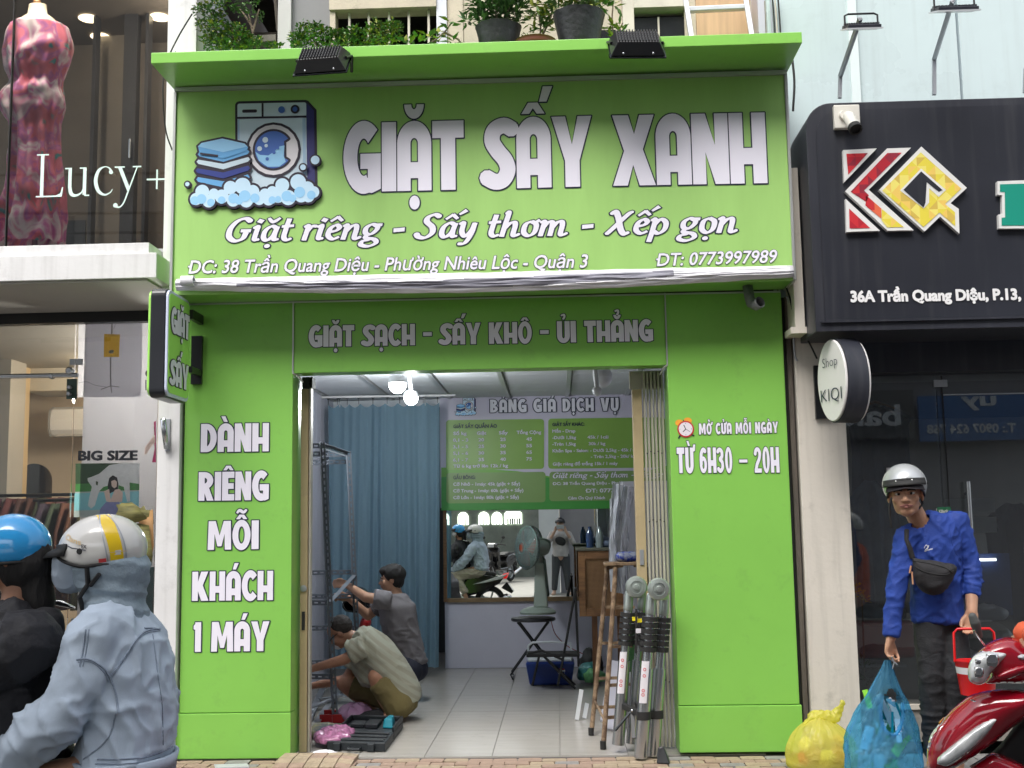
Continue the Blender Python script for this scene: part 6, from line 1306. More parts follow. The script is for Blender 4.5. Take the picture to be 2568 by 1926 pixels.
cable([(1190, 1340, 3.85), (1200, 1370, 3.9), (1225, 1395, 3.95), (1250, 1408, 4.0), (1275, 1420, 4.0)], .004, 'red fan cord running from the stool to behind the cabinet', 'red_plastic')
# black folding step stool
ss = thing('step_ladder', 'black folding step stool with one tread and tall handle in front of the cool box', 'step ladder', (-.05, 3.0, 0))
y = 2.95; a = A(1137, 1412, y); b2 = A(1247, 1403, y); mb = MB(); mb.box((a.x, y-.03, a.z-.03), (b2.x+.02, y+.22, a.z)); obj('tread', mb, 'rubber', ss, bevel=.006)
f = lambda u, v, yy=y: A(u, v, yy)
for s, dy in ((0, -.02), (1, .21)):
    for pts in ([(1243, 1275), (1215, 1430), (1205, 1480)], [(1243, 1280), (1250, 1440)], [(1140, 1412), (1170, 1405), (1215, 1425)], [(1165, 1415), (1150, 1480)], [(1175, 1418), (1243, 1492)]):
        q = [f(u, v, y+dy) for u, v in pts]; q[-1].z = max(q[-1].z, .012); mb = MB(); mb.tube(q, .011, 8); obj('tube_leg', mb, 'rubber', ss, smooth=50)
mb = MB(); mb.tube([f(1243, 1275, y-.02), f(1243, 1271, y+.09), f(1243, 1275, y+.21)], .013, 8); obj('handle', mb, 'rubber', ss, smooth=50)
# blue cool box
cb = thing('cool_box', 'blue plastic cool box with white lid edge under the step stool', 'cool box', (-.12, 3.35, 0)); mk('cool_blue', (.006, .03, .19), rough=.35, var=.08); mk('cool_lid', (.55, .58, .60), rough=.4, var=.05)
cx_, cy_ = -.10, 3.38
mb = MB(); mb.add([(cx_-.19, cy_-.13, 0), (cx_+.19, cy_-.13, 0), (cx_+.19, cy_+.13, 0), (cx_-.19, cy_+.13, 0), (cx_-.225, cy_-.16, .21), (cx_+.225, cy_-.16, .21), (cx_+.225, cy_+.16, .21), (cx_-.225, cy_+.16, .21)], [(0, 3, 2, 1), (4, 5, 6, 7), (0, 1, 5, 4), (1, 2, 6, 5), (2, 3, 7, 6), (3, 0, 4, 7)]); obj('tub', mb, 'cool_blue', cb, bevel=.02)
mb = MB(); mb.box((cx_-.20, cy_-.14, .211), (cx_+.20, cy_+.14, .235)); obj('lid', mb, 'cool_lid', cb, bevel=.008)
mb = MB(); mb.tube([(cx_-.2, cy_, .15), (cx_-.2, cy_, .34), (cx_-.16, cy_, .37), (cx_+.02, cy_, .375), (cx_+.19, cy_, .36), (cx_+.2, cy_, .16)], .010, 8); obj('handle', mb, 'cool_lid', cb, smooth=60)
def cbf(a): return Vector((cx_+.10+a[0]*.035, cy_-.145-.0035, .13+a[1]*.035))
decal('print', [('pure_white', [disc(0, 0, 1)]), ('red_plastic', [[(-.95, .2), (-.7, .75), (0, 1), (.7, .75), (.95, .25), (.2, .15)]]), ('cool_blue', [[(-.95, -.3), (-.2, -.1), (.95, -.2), (.6, -.8), (0, -1), (-.6, -.8)]])], cbf, cb)
for i, (x, y_, r, m, l_) in enumerate(((.26, 3.5, (.11, .1, .09), mk('bag_teal', (.05, .2, .2), rough=.2, var=.4, scale=14), 'teal plastic bag heaped beside the cool box'), (.30, 3.36, (.09, .07, .07), mk('bag_green', (.16, .42, .18), rough=.2, var=.4, scale=14), 'pale green plastic bag by the cabinet foot'), (.28, 3.6, (.1, .09, .16), 'rubber', 'black bin bag behind the step stool handle'))): lump('plastic_bag', l_, 'plastic bag', (x, y_, r[2]*.8), r, m, 20+i, .025, 11, 36)

# cane panelled cabinet turned sideways
cab = thing('cane_cabinet', 'brown wooden cabinet with woven cane door panel standing on legs', 'cabinet', (.45, 3.3, 0))
c0, c1 = A(1252, 1332, 3.1), A(1320, 1190, 3.1); cx1 = c1.x+.10
part('carcass', (c0.x+.02, 3.14, c0.z), (cx1, 3.75, c1.z), 'wood_dark', cab, .004)
part('stile', (c0.x, 3.10, c0.z), (c0.x+.06, 3.138, c1.z), 'wood', cab, .003); part('stile', (cx1-.05, 3.10, c0.z), (cx1, 3.138, c1.z), 'wood', cab, .003); part('rail', (c0.x+.061, 3.10, c0.z), (cx1-.051, 3.138, c0.z+.07), 'wood', cab, .003); part('rail', (c0.x+.061, 3.10, c1.z-.07), (cx1-.051, 3.138, c1.z), 'wood', cab, .003)
cane = mk('cane', (.36, .21, .10), rough=.6, var=.2); mb = MB(); g0, g1, h0, h1 = c0.x+.061, cx1-.051, c0.z+.07, c1.z-.07; n = int((g1-g0)/.011)
for i in range(n+1): x = g0+(g1-g0)*i/n; mb.box((x-.002, 3.118, h0), (x+.002, 3.121, h1))
n = int((h1-h0)/.011)
for i in range(n+1): z = h0+(h1-h0)*i/n; mb.box((g0, 3.1165, z-.002), (g1, 3.1178, z+.002))
obj('cane_weave', mb, 'cane', cab)['kind'] = 'stuff'
part('panel_back', (g0, 3.126, h0), (g1, 3.136, h1), mk('cane_back', (.16, .075, .035), rough=.8, var=.1), cab)
for x in (c0.x+.11, cx1-.06): part('leg', (x, 3.14, 0), (x+.05, 3.2, c0.z-.002), 'wood_dark', cab, .004)
part('top_cover', (c0.x-.02, 3.08, c1.z+.002), (cx1+.02, 3.77, c1.z+.03), mk('cloth_drab', (.12, .12, .09), rough=.9, var=.2), cab, .01)
for i, (x, m, l_) in enumerate(((.05, mk('bottle_blue', (.03, .06, .14), rough=.1, var=.1), 'blue labelled water bottle on the cane cabinet'), (.14, mk('bottle_clear', (.25, .3, .3), rough=.05, var=.1), 'clear plastic bottle right of the blue one on the cabinet'))):
    mb = MB(); mb.lathe((c0.x+.06+x, 3.2, c1.z+.03), [(0, 0), (.034, 0), (.036, .1), (.03, .14), (.014, .17), (.014, .19), (0, .19)], 16); tag(obj('bottle', mb, m, smooth=50), l_, 'bottle')
lump('cloth', 'dark folded cloth piled on top of the cane cabinet', 'cloth', (c0.x+.30, 3.3, c1.z+.06), (.13, .12, .05), 'blueish', 31, .015, 9, 36)
# plastic wrapped white wardrobe
wd = thing('wrapped_wardrobe', 'tall white cabinet wrapped in clear plastic film by the right wall', 'wardrobe', (.8, 2.6, 0)); mk('white_lam', (.50, .50, .54), rough=.4, var=.03)
q = A(1345, 1050, 2.6); part('carcass', (q.x, 2.6, .35), (1.44, 3.0, A(1345, 1040, 2.6).z), 'white_lam', wd, .004); part('door_gap', (q.x+.13, 2.596, .4), (q.x+.136, 2.5995, q.z-.05), 'rubber', wd); part('leg_frame', (q.x+.02, 2.62, 0), (1.4, 2.98, .348), 'white_lam', wd)
mb = MB(); mb.obox((q.x+.02, 2.59, q.z-.06), (.02, 0, .012), (0, .004, 0), (-.006, 0, .045)); obj('label_tag', mb, mk('tag_green', (.02, .07, .05), var=0), wd)
MT['wrap'] = glass_mat('wrap', (.88, .9, .92), .12, milk=.26, milkcol=(.62, .64, .68), rough=.08, grime=.5)
mb = MB(); rows = []
for r in range(30):
    t = r/29; z = q.z+.02-t*(q.z-.85); row = []
    for c in range(30): s = c/29; row.append((q.x-.10-.05*math.sin(t*2.2)+s*.18+.012*ridge((s*2, t*.8, 3), 4), 2.50+.03*ridge((s*3, t*1.0, 1), 3.5)+.02*math.sin(s*14+t*2), z-.03*s))
    rows.append(row)
mb.grid(rows); obj('plastic_film', mb, 'wrap', wd, smooth=70, normals=False)
part('carcass', (q.x-.10, 2.62, .9), (q.x-.004, 3.0, A(1345, 1075, 2.6).z), mk('white_lam2', (.36, .37, .40), rough=.4, var=.05), wd, .004)
# leaning panels near right
for i, (u0, v0, u1, v1, w, m) in enumerate(((1318, 1575, 1330, 1440, .10, 'white_lam'), (1330, 1578, 1338, 1430, .14, 'pvc'), (1342, 1570, 1345, 1450, .12, 'white_lam'), (1308, 1560, 1322, 1470, .08, 'pvc'), (1246, 1555, 1256, 1490, .03, 'ceil_tile'), (1262, 1552, 1268, 1520, .03, 'ceil_tile'))):
    p = AF(u0, v0); q_ = A(u1, v1, p.y+.45 if i < 4 else p.y+.1); mb = MB(); mb.bar(p, q_, w, .012, up=(0, 1, .2)); tag(obj('panel_offcut', mb, m), ['tallest white offcut board leaning behind the rusty ladder', 'wide lilac offcut board leaning behind the steel ladder', 'white offcut board half hidden by the steel ladder tubes', 'short lilac offcut board leftmost in the leaning stack', 'thin pale trim strip lying left of the rusty ladder', 'short pale angle trim beside the rusty ladder'][i], 'offcut', 'offcuts leaning at the right of the doorway')
mb = MB(); p = Vector((.55, 2.0, 0)); mb.bar(p, p+Vector((.02, .2, .62)), .12, .012, up=(0, 1, 0)); tag(obj('green_board', mb, mk('deep_green', (.02, .10, .02), rough=.5, var=.1)), 'dark green board leaning behind the rusty step ladder', 'board')
# rusty wooden-looking step ladder
wl = thing('rusty_stepladder', 'rusty paint stained tubular stepladder inside the doorway', 'step ladder', (.3, .7, 0)); mk('rust', (.26, .18, .11), rough=.85, var=.5, scale=14, col2=(.10, .06, .035), bump=.4)
L0, L1 = AF(1277, 1588), AF(1303, 1618); T0, T1 = A(1312, 1228, .95), A(1330, 1225, .75)
for a, b2, t_ in ((L0, T0, 'rail'), (L1, T1, 'rail')): mb = MB(); mb.tube(spline([a, a.lerp(b2, .5), a.lerp(b2, .93), b2, b2+Vector((.05, .01, .015))], 6), .017, 10); obj('rail', mb, 'rust', wl, smooth=60)
bk = [A(1372, 1590, 1.2), A(1390, 1590, 1.0)]
for a, b2 in ((Vector((.66, 1.25, .01)), A(1382, 1225, .95)), (Vector((.68, .95, .01)), A(1394, 1225, .75))): mb = MB(); mb.tube(spline([a, a.lerp(b2, .5), a.lerp(b2, .93), b2, b2-Vector((.04, -.01, -.015))], 6), .014, 10); obj('rear_rail', mb, 'rust', wl, smooth=60)
for t in (.16, .33, .54, .76):
    a = L0.lerp(T0, t); b2 = L1.lerp(T1, t); mb = MB(); mb.bar(a, a+Vector((.16, .02, .0)), .02, .02); mb2 = MB(); mb.bar(b2, b2+Vector((.15, .06, .0)), .02, .02); obj('rung', mb, 'rust', wl)['kind'] = 'stuff'
mb = MB(); mb.bar(L0.lerp(T0, .2), L1.lerp(T1, .14), .012, .012); obj('brace', mb, 'rust', wl)
tz = A(1350, 1216, .85); mb = MB(); mb.box((tz.x-.15, .72, tz.z-.015), (tz.x+.15, .96, tz.z+.008)); obj('top_plate', mb, 'rust', wl, bevel=.006)
mb = MB(); mb.cap((tz.x-.035, .82, tz.z+.045), (tz.x+.06, .84, tz.z+.045), .032, .032); me = mb.mesh(); warp(me, lambda p, n: .006*ridge(p, 40)); tag(obj('crushed_bottle', me, mk('bottle_b2', (.3, .34, .45), rough=.08, var=.5, scale=25, col2=(.02, .05, .35)), smooth=40), 'crushed blue labelled plastic bottle lying on top of the rusty stepladder', 'bottle')
for a in (L0, L1): mb = MB(); mb.tube([a, a+Vector((0, 0, .05))], .02, 10); obj('rubber_foot', mb, 'rubber', wl)
# telescopic ladder: collapsed, standing
tl_ = thing('telescopic_ladder', 'collapsed stainless telescopic ladder standing upright at the right of the doorway', 'ladder', (.5, .0, 0))
cols = [((1345, 1598), (1372, 1300)), ((1360, 1598), (1405, 1300)), ((1402, 1640), (1432, 1310)), ((1428, 1636), (1459, 1315))]
mk('ink_red', (.6, .05, .05), var=0); mk('sticker', (.70, .68, .72), rough=.5, var=.02); mk('yellow_tag', (.8, .68, .02), rough=.5, var=.03)
C3q = lambda x, y: ((1200+x/2.88)/KK, (1350+y/2.88)/KK)
colp = [((1010, 1490), (1088, 400), .10, .034), ((1105, 1480), (1185, 400), .16, .030), ((1172, 1585), (1248, 420), -.16, .036), ((1262, 1570), (1345, 430), -.08, .034)]
CP = []
for (b0, t0, Y, r) in colp:
    pb = A(*C3q(*b0), Y); pt = A(*C3q(*t0), Y-.0); pb.z = max(.0, pb.z if pb.z > 0 else 0); r += .005; CP.append((pb, pt, r)); d = (pt-pb)
    mb = MB(); mb.tube([pb, pb+d*.55], r*1.0, 20); obj('outer_tube', mb, 'steel', tl_, smooth=40)
    mb = MB(); mb.tube([pb+d*.55, pb+d*.98], r*.72, 18); obj('inner_tube', mb, 'steel', tl_, smooth=40)
    for k in range(6): mb = MB(); a = pb+d*(.655+k*.038); mb.tube([a, a+d*.028], r*1.12+.004, 18); obj('collar', mb, 'rubber', tl_, smooth=40)
for (i, j) in ((0, 1), (1, 2), (2, 3)):
    for k in range(6):
        a = CP[i][0].lerp(CP[i][1], .669+k*.038); b2 = CP[j][0].lerp(CP[j][1], .669+k*.038)
        if i == 1 and k % 2: continue
        mb = MB(); mb.bar(a, b2, .03, .024); obj('rung', mb, 'rubber', tl_, bevel=.003)
a = CP[0][0].lerp(CP[0][1], .26); b2 = CP[2][0].lerp(CP[2][1], .26); c2_ = CP[1][0].lerp(CP[1][1], .26); d2 = CP[3][0].lerp(CP[3][1], .26)
for p, q_ in ((a, b2), (c2_, d2), (b2, d2)): mb = MB(); mb.bar(p, q_, .03, .035); obj('rung', mb, 'rubber', tl_, bevel=.003)
for P_ in (b2, d2): mb = MB(); mb.tube([P_-Vector((0, 0, .025)), P_+Vector((0, 0, .025))], .044, 20); obj('collar', mb, 'rubber', tl_, smooth=40)
m_ = a.lerp(b2, .5); mb = MB(); mb.bar(m_, A(*C3q(985, 1390), -.08), .022, .008); obj('strut', mb, 'black_metal', tl_); mb = MB(); mb.bar(m_, CP[2][0].lerp(CP[2][1], .1)+Vector((-.05, 0, .02)), .022, .008); obj('strut', mb, 'black_metal', tl_)
mb = MB(); mb.ell(m_+Vector((0, -.025, 0)), .012, n=10, m=6); obj('bolt', mb, 'steel', tl_, smooth=60)
for (i, j, cx0, cy0, Y) in ((0, 1, 1140, 352, .055), (2, 3, 1302, 367, -.20)):
    hc = A(*C3q(cx0, cy0), Y); tj = thing if False else None
    mb = MB(); mb.lathe(hc+Vector((0, .02, 0)), [(0, 0), (.066, 0), (.07, .008), (.07, .03), (.062, .04), (.04, .044), (.038, .036), (.02, .038), (.018, .046), (0, .048)], 30, axis=(0, -1, 0)); obj('hinge', mb, mk('cast_alu', (.45, .50, .47), rough=.35, metal=.8, var=.08), tl_, smooth=35)
    for k in (i, j): p = CP[k][1]; q_ = CP[k][0].lerp(CP[k][1], .90); mb = MB(); mb.chain([(q_, CP[k][2]*.80), (p, CP[k][2]*.72), (hc.lerp(p, .25)+Vector((0, .024, 0)), .024)]); obj('hinge_arm', mb, 'cast_alu', tl_, smooth=60)
for k, (t0, t1) in ((0, (.34, .62)), (2, (.34, .60))):
    pb, pt, r = CP[k]; a = pb.lerp(pt, t0); b2 = pb.lerp(pt, min(t1, .545+.07)); dr = Vector((-.35, -.94, 0)); rows = []
    for s in (0, 1): rows.append([a.lerp(b2, s)+Vector((math.sin(th)*r*1.03, -math.cos(th)*r*1.03, 0)) for th in np.linspace(-.95, .25, 8)])
    mb = MB(); mb.grid(rows); obj('sticker', mb, 'sticker', tl_, smooth=60)
    for z_ in (.2, .3, .65, .8):
        c_ = a.lerp(b2, z_)+Vector((math.sin(-.35)*r*1.06, -math.cos(-.35)*r*1.06, 0)); mb = MB(); mb.lathe(c_, [(.006, 0), (.010, .0)], 14, axis=(-.34, -.94, 0)); obj('warning_mark', mb, 'ink_red', tl_)
pY = CP[0][0].lerp(CP[0][1], .80); q_ = A(*C3q(1110, 582), -.07); mb = MB(); mb.box((q_.x, q_.y-.004, q_.z-.012), (q_.x+.034, q_.y, q_.z+.012)); obj('yellow_label', mb, 'yellow_tag', tl_); q_ = A(*C3q(1160, 594), -.10); mb = MB(); mb.box((q_.x-.02, q_.y-.004, q_.z-.012), (q_.x+.018, q_.y, q_.z+.012)); obj('yellow_label', mb, 'yellow_tag', tl_)
q_ = A(*C3q(1155, 668), -.12); mb = MB(); mb.box((q_.x-.016, q_.y-.004, q_.z-.014), (q_.x+.016, q_.y, q_.z+.014)); obj('white_label', mb, 'sticker', tl_)
q_ = A(*C3q(1145, 700), -.12); mb = MB(); mb.bar(q_+Vector((-.01, 0, -.11)), q_+Vector((0, 0, .16)), .014, .006, up=(0, 1, 0)); obj('strap', mb, 'rubber', tl_)
ga = AF(1428, 1648); mb = MB(); mb.add([ga+Vector((-.03, -.03, 0)), ga+Vector((.05, -.05, 0)), ga+Vector((.06, .05, 0)), ga+Vector((-.02, .05, 0)), ga+Vector((-.015, 0, .09)), ga+Vector((.02, 0, .10)), ga+Vector((.025, .03, .09)), ga+Vector((-.015, .03, .09))], [(0, 3, 2, 1), (4, 5, 6, 7), (0, 1, 5, 4), (1, 2, 6, 5), (2, 3, 7, 6), (3, 0, 4, 7)]); tag(obj('rubber_stop', mb, 'black_metal', bevel=.008), 'small dark rubber foot on the paving by the steel ladder', 'rubber foot')

# ------------------------------------------------------------ right shop interior things
def hang(name, label, u, v, w, h, Y, m, seed, cat='garment'):
    a = A(u, v, Y); mb = MB(); rows = []
    prof = [(.0, .18), (.06, .62), (.13, 1.0), (.2, .86), (.5, .78), (1, .8)]
    for r in range(16):
        t = r/15
        for (t0, w0), (t1, w1) in zip(prof, prof[1:]):
            if t0 <= t <= t1: ww = w0+(w1-w0)*(t-t0)/(t1-t0)
        rows.append([(a.x+(c/11-.5)*w*ww, Y-.03*math.sin(c*1.7+seed)-.02*math.sin(c*.9+t*4), a.z-t*h) for c in range(12)])
    mb.grid(rows); return tag(obj(name, mb, m, smooth=70, solid=.04), label, cat)
mk('denim_dark', (.05, .065, .10), rough=.85, var=.4, scale=6); mk('denim_mid', (.14, .19, .26), rough=.85, var=.4, scale=5)
hang('denim_jacket', 'dark denim jacket on a wooden hanger behind the oval sign', 1895, 880, .50, .62, .95, 'denim_dark', 1)
hang('jeans', 'faded blue jeans hanging beside the cream column in the right shop window', 1880, 1040, .30, .95, .9, 'denim_mid', 2); hang('jeans', 'darker blue jeans hanging behind the silver helmet', 1945, 1050, .28, .9, 1.0, 'denim_mid', 3)
hang('black_coat', 'black garment bag hanging at the right end of the shop window', 2190, 1090, .5, 1.1, 1.3, mk('cloth_blk', (.03, .03, .034), rough=.8, var=.3), 4)
mb = MB(); a = A(1890, 868, .95); mb.tube([a+Vector((-.14, 0, -.05)), a, a+Vector((.14, 0, -.05))], .012, 8); mb2 = a; tag(obj('hanger', mb, 'wood'), 'wooden hanger holding the dark denim jacket', 'hanger')
mb = MB(); a = A(1840, 1075, .98); b = A(2210, 1060, 1.0); 
def track(u, v, Y, label):
    c_ = A(u, v, Y); t = thing('track_light', label, 'spotlight', c_, 'white track lights in the right shop'); mb = MB(); mb.lathe(c_, [(.0, .002), (.045, 0), (.048, .005), (.048, .13), (.044, .135)], 22); obj('shade', mb, mk('shade_w', (.40, .39, .37), rough=.5, var=.03), t, smooth=40); mb = MB(); mb.lathe(c_, [(.0, .138), (.046, .136), (.01, .14), (.008, .2), (0, .2)], 22); obj('cap', mb, 'black_metal', t, smooth=40)
track(1957, 806, 1.2, 'white cylinder track light in the middle of the right shop window'); track(1872, 806, 1.25, 'white cylinder track light half hidden by the oval sign')
for i, (u0, v0, u1, v1) in enumerate(((2045, 1076, 2148, 1108), (2045, 1116, 2152, 1152))):
    rectY(u0, v0, u1, v1, .75, .03, mk('white_card', (.6, .6, .58), rough=.6, var=.1), 'display_card', rb)
rectY(2070, 1195, 2180, 1330, .95, .02, mk('blue_poster', (.015, .05, .2), rough=.5, var=.3), 'blue_poster', rb)
rectY(1862, 1345, 1990, 1352, .7, .3, 'frame_cream', 'shelf', rb); rectY(1862, 1435, 1960, 1442, .7, .3, 'dull_steel', 'shelf', rb)
for i, (u, v, w, h, m) in enumerate(((1880, 1340, .16, .1, 'denim_mid'), (1930, 1340, .14, .08, 'cloth_blk'), (2140, 1420, .30, .24, mk('gbag', (.22, .23, .22), rough=.25, var=.3)), (2130, 1345, .28, .12, 'white_lam2'), (1895, 1430, .2, .12, 'blueish'))):
    a = A(u, v, .85); lump('folded_clothes', ['folded jeans stack on the shelf beside the cream column', 'folded black clothes on the shelf behind the blue sleeve', 'grey plastic packed parcel behind the hand with glove', 'pale wrapped bundle on the counter in the right shop', 'blue grey folded clothes on the lower shelf in the right shop'][i], 'clothes', (a.x, .85, a.z+h/2), (w/2, .12, h/2), m, 50+i, .02, 10, 30)
kp_ = thing('payment_notice', 'green headed white payment notice stuck inside the right shop glass', 'notice', A(1955, 1125, .37)); a = A(2025, 1135, .38); b = A(2053, 1098, .38)
rectY(2025, 1098, 2054, 1140, .385, .008, 'sticker', 'sheet', kp_); rectY(2025, 1095, 2054, 1113, .380, .004, mk('kb_green', (.02, .16, .07), var=0), 'header', kp_); sans_text('KBank', 2028, 1108, 2048, 1107, 7, .379, kp_, ['pure_white'], bold=.02)
rectY(1916, 1028, 1941, 1052, .385, .008, 'sticker', 'small_sticker', kp_); rectY(1916, 1010, 1929, 1026, .385, .008, 'sticker', 'small_sticker', kp_)
rectY(2118, 1206, 2152, 1212, .9, .02, mk('lamp_cold', (1, 1, 1), var=0, emit=3), 'lamp_strip', rb)  # glowing strip standing in for a lamp's reflection in the glass
l = bpy.data.lights.new('track_beam', 'POINT'); l.energy = 48; l.color = (1, .95, .88); l.shadow_soft_size = .03; lo = bpy.data.objects.new('track_beam', l); COL.objects.link(lo); lo.location = A(1957, 806, 1.2)+Vector((0, 0, -.04))
fl_ = thing('yellow_flowers', 'bunch of yellow flowers behind the glass beside the cream column', 'flowers', A(1860, 1500, .6)); foliage('blooms', fl_, px_clumps([(1862, 1285, 10), (1852, 1270, 8), (1872, 1295, 8)], .6), 26, .022, .02, [mk('petal', (.65, .5, .04), var=.2)], 61); foliage('leaves', fl_, px_clumps([(1860, 1440, 22), (1875, 1470, 16)], .6), 12, .05, .02, ['leaf_a'], 62); mb = MB(); mb.tube([A(1862, 1290, .6), A(1868, 1470, .6)], .006, 6); obj('stem', mb, 'bark', fl_)
# small fallen cardboard bits etc.
mb = MB(); a = AF(1640, 1640); 
for i, (u, v, m) in enumerate(((1738, 1642, 'pure_white'), (1745, 1650, 'red_plastic'))):
    p = AF(u, v, .006); mb = MB(); mb.obox(p, (.035, .01, 0), (-.006, .012, 0), (0, 0, .002)); tag(obj('litter', mb, m), ['white paper scrap on the paving left of the yellow bag', 'tiny red scrap on the paving left of the yellow bag'][i], 'litter')
mb = MB(); p = AF(500, 1655, .01); mb.obox(p, (.10, .01, 0), (-.02, .05, 0), (0, 0, .004)); tag(obj('litter', mb, 'white_lam'), 'glossy pale wrapper on the paving below the left green pillar', 'litter')

# ------------------------------------------------------------ across the street (seen in the mirror and the panes)
os_ = thing('opposite_building', 'building across the street with recessed parking bay, seen reflected in the mirror', 'building', (0, -9, 0)); mk('opp_grey', (.30, .30, .31), rough=.8, var=.1); mk('opp_dark', (.10, .10, .105), rough=.6, var=.1); mk('opp_white', (.62, .64, .66), rough=.7, var=.08)
part('far_pavement', (-9, -17.2, -.1), (9, -7.2, -.001), mk('opp_pave', (.30, .28, .25), rough=.7, var=.2, scale=4, dirt=.4), os_)
part('column', (-.42, -9.0, 0), (.02, -8.5, 3.6), 'opp_white', os_); part('wall', (.03, -9.0, 0), (7.5, -8.7, 3.6), mk('opp_purple', (.26, .25, .27), rough=.7, var=.08), os_); part('back_wall', (-9, -17.2, 0), (0, -17, 3.6), mk('opp_green', (.16, .19, .17), rough=.5, var=.3), os_); part('side_wall', (-9.2, -17, 0), (-6.5, -8.5, 3.6), 'opp_grey', os_)
part('upper_wall', (-9, -8.9, 3.6), (9, -8.5, 10.3), mk('opp_cream', (.22, .21, .20), rough=.8, var=.12), os_)
for i in range(8):
    for z in (4.4,): part('window_glass', (-8+i*2.1, -8.49, z), (-6.9+i*2.1, -8.47, z+1.6), 'dark_pane', os_)
mk('niche_glow', (.9, .95, .8), var=0, emit=3.0, ecol=(.95, 1, .82))
for i, (x, w, h) in enumerate(((-2.75, .30, .36), (-2.15, .30, .36), (-1.77, .29, .35), (-1.30, .50, .35), (-3.3, .30, .36))):
    r_ = w/2 if i != 3 else .12; z0_ = 1.05; zz = 2.0+.0
    pts = [(-w/2, 0), (w/2, 0)]+([(w/2*math.cos(t), h-w/2+w/2*math.sin(t)) for t in [PI*k/10 for k in range(11)]] if i != 3 else [(w/2, h-.05), (w/2-.05, h), (-w/2+.05, h), (-w/2, h-.05)])
    zc = 1.52; mb = MB(); mb.prism([(x+p[0], zc+p[1]) for p in pts], (0, -16.985, 0), (1, 0, 0), (0, 0, 1), (0, 1, 0), .02); obj('lit_niche', mb, 'niche_glow', os_)
    for k in range(3 if i != 3 else 6): part('hung_clothes', (x-w*.35+k*w*.8/(3 if i != 3 else 6), -16.96, zc+.0), (x-w*.35+k*w*.8/(3 if i != 3 else 6)+w*.10, -16.93, zc+.17), mk('cl_dark', (.03, .04, .07), rough=.9, var=.2), os_)
# opposite shop signs
sg1 = thing('opposite_sign', 'blue and grey sign boards across the street, mirrored in the right shop glass', 'sign', (5, -8.4, 2.8)); mk('sign_blue', (.04, .13, .34), rough=.5, var=0); mk('sign_grey2', (.10, .10, .10), rough=.6, var=0)
part('blue_board', (5.2, -8.47, 2.55), (6.9, -8.42, 3.2), 'sign_blue', sg1)
def rev(text, x_right, z, wd, h, Y): 
    return sans_text(text, 0, 0, 0, 0, 0, 0, sg1, ['opp_white'], bold=.03, fr=lambda w: ((lambda a: Vector((x_right-a[0]/w*wd, Y, z+a[1]*h))), (0, 1, 0)))
rev('T.: 0907 624 768', 6.55, 2.66, 1.25, .13, -8.415); rev('uy', 6.3, 3.05, .5, .2, -8.415); rev('balo', 4.95, 2.80, .95, .30, -8.46)
part('dark_board', (3.9, -8.49, 2.6), (5.15, -8.465, 3.3), 'sign_grey2', sg1)
for i, (z, y, sag) in enumerate(((5.2, -6.6, .3), (5.5, -6.7, .25), (5.8, -6.5, .35), (6.2, -6.6, .2))): cable([(-14, y, z), (-5, y, z-sag), (4, y, z-sag*.8), (14, y, z)], .018, ['lowest overhead power cable above the street behind the camera', 'second overhead power cable above the street behind the camera', 'third overhead power cable above the street behind the camera', 'highest overhead power cable above the street behind the camera'][i], px=False)
# ------------------------------------------------------------ people helpers
from mathutils.bvhtree import BVHTree
mk('skin_tan', (.50, .28, .18), rough=.5, var=.12, scale=12, bump=.1, bscale=90, spec=.4); mk('skin', (.46, .26, .17), rough=.55, var=.12, scale=12, bump=.1, bscale=90, spec=.4); mk('skin_dark', (.36, .18, .11), rough=.5, var=.15, scale=12, bump=.1, bscale=90); mk('skin_pale', (.50, .33, .25), rough=.55, var=.1)
mk('hair_black', (.008, .007, .007), rough=.75, var=.3, scale=60, stretch=(1, 1, .2), bump=.4, bscale=150); mk('eye_white', (.6, .58, .55), rough=.2, var=0); mk('lip', (.30, .12, .10), rough=.5, var=0)
def rotv(d, n, a): return (d*math.cos(a)+n*math.sin(a)).normalized()
def hand(mb, w, d, n, curl, side=1, s=1.0, ret=None):
    d = Vector(d).normalized(); n = Vector(n); n = (n-d*n.dot(d)).normalized(); x = d.cross(n)*side; w = Vector(w)
    mb.ell(w+d*.045*s, (.0001, .0001, .0001))
    L = (.066, .076, .071, .055)
    for i in range(4):
        o = (1.5-i)*.0195*s; k = w+d*(.088-.004*abs(i-1.2))*s+x*o; mb.chain([(w+d*.008*s+x*o*.65, .0165*s), (w+d*.05*s+x*o*.9, .0145*s), (k, .0105*s)])
        a = curl*1.0+.06*i; d1 = rotv(d, n, a*.8); d2 = rotv(d, n, a*1.7); d3 = rotv(d, n, a*2.4); l = L[i]*s; o2 = x*o*.08
        p1 = k+d1*l*.48+o2; p2 = p1+d2*l*.32; p3 = p2+d3*l*.24; mb.chain([(k, .0098*s), (p1, .0088*s), (p2, .0078*s), (p3, .0066*s)])
    t0 = w+d*.022*s+x*.022*s; t1 = w+d*.055*s+x*.045*s+n*.012*s; t2 = t1+(d*.9+n*.5+x*.1).normalized()*.032*s; t3 = t2+(d*.7+n*.8-x*.3).normalized()*.024*s
    mb.chain([(t0, .015*s), (t1, .0125*s), (t2, .0105*s), (t3, .008*s)])
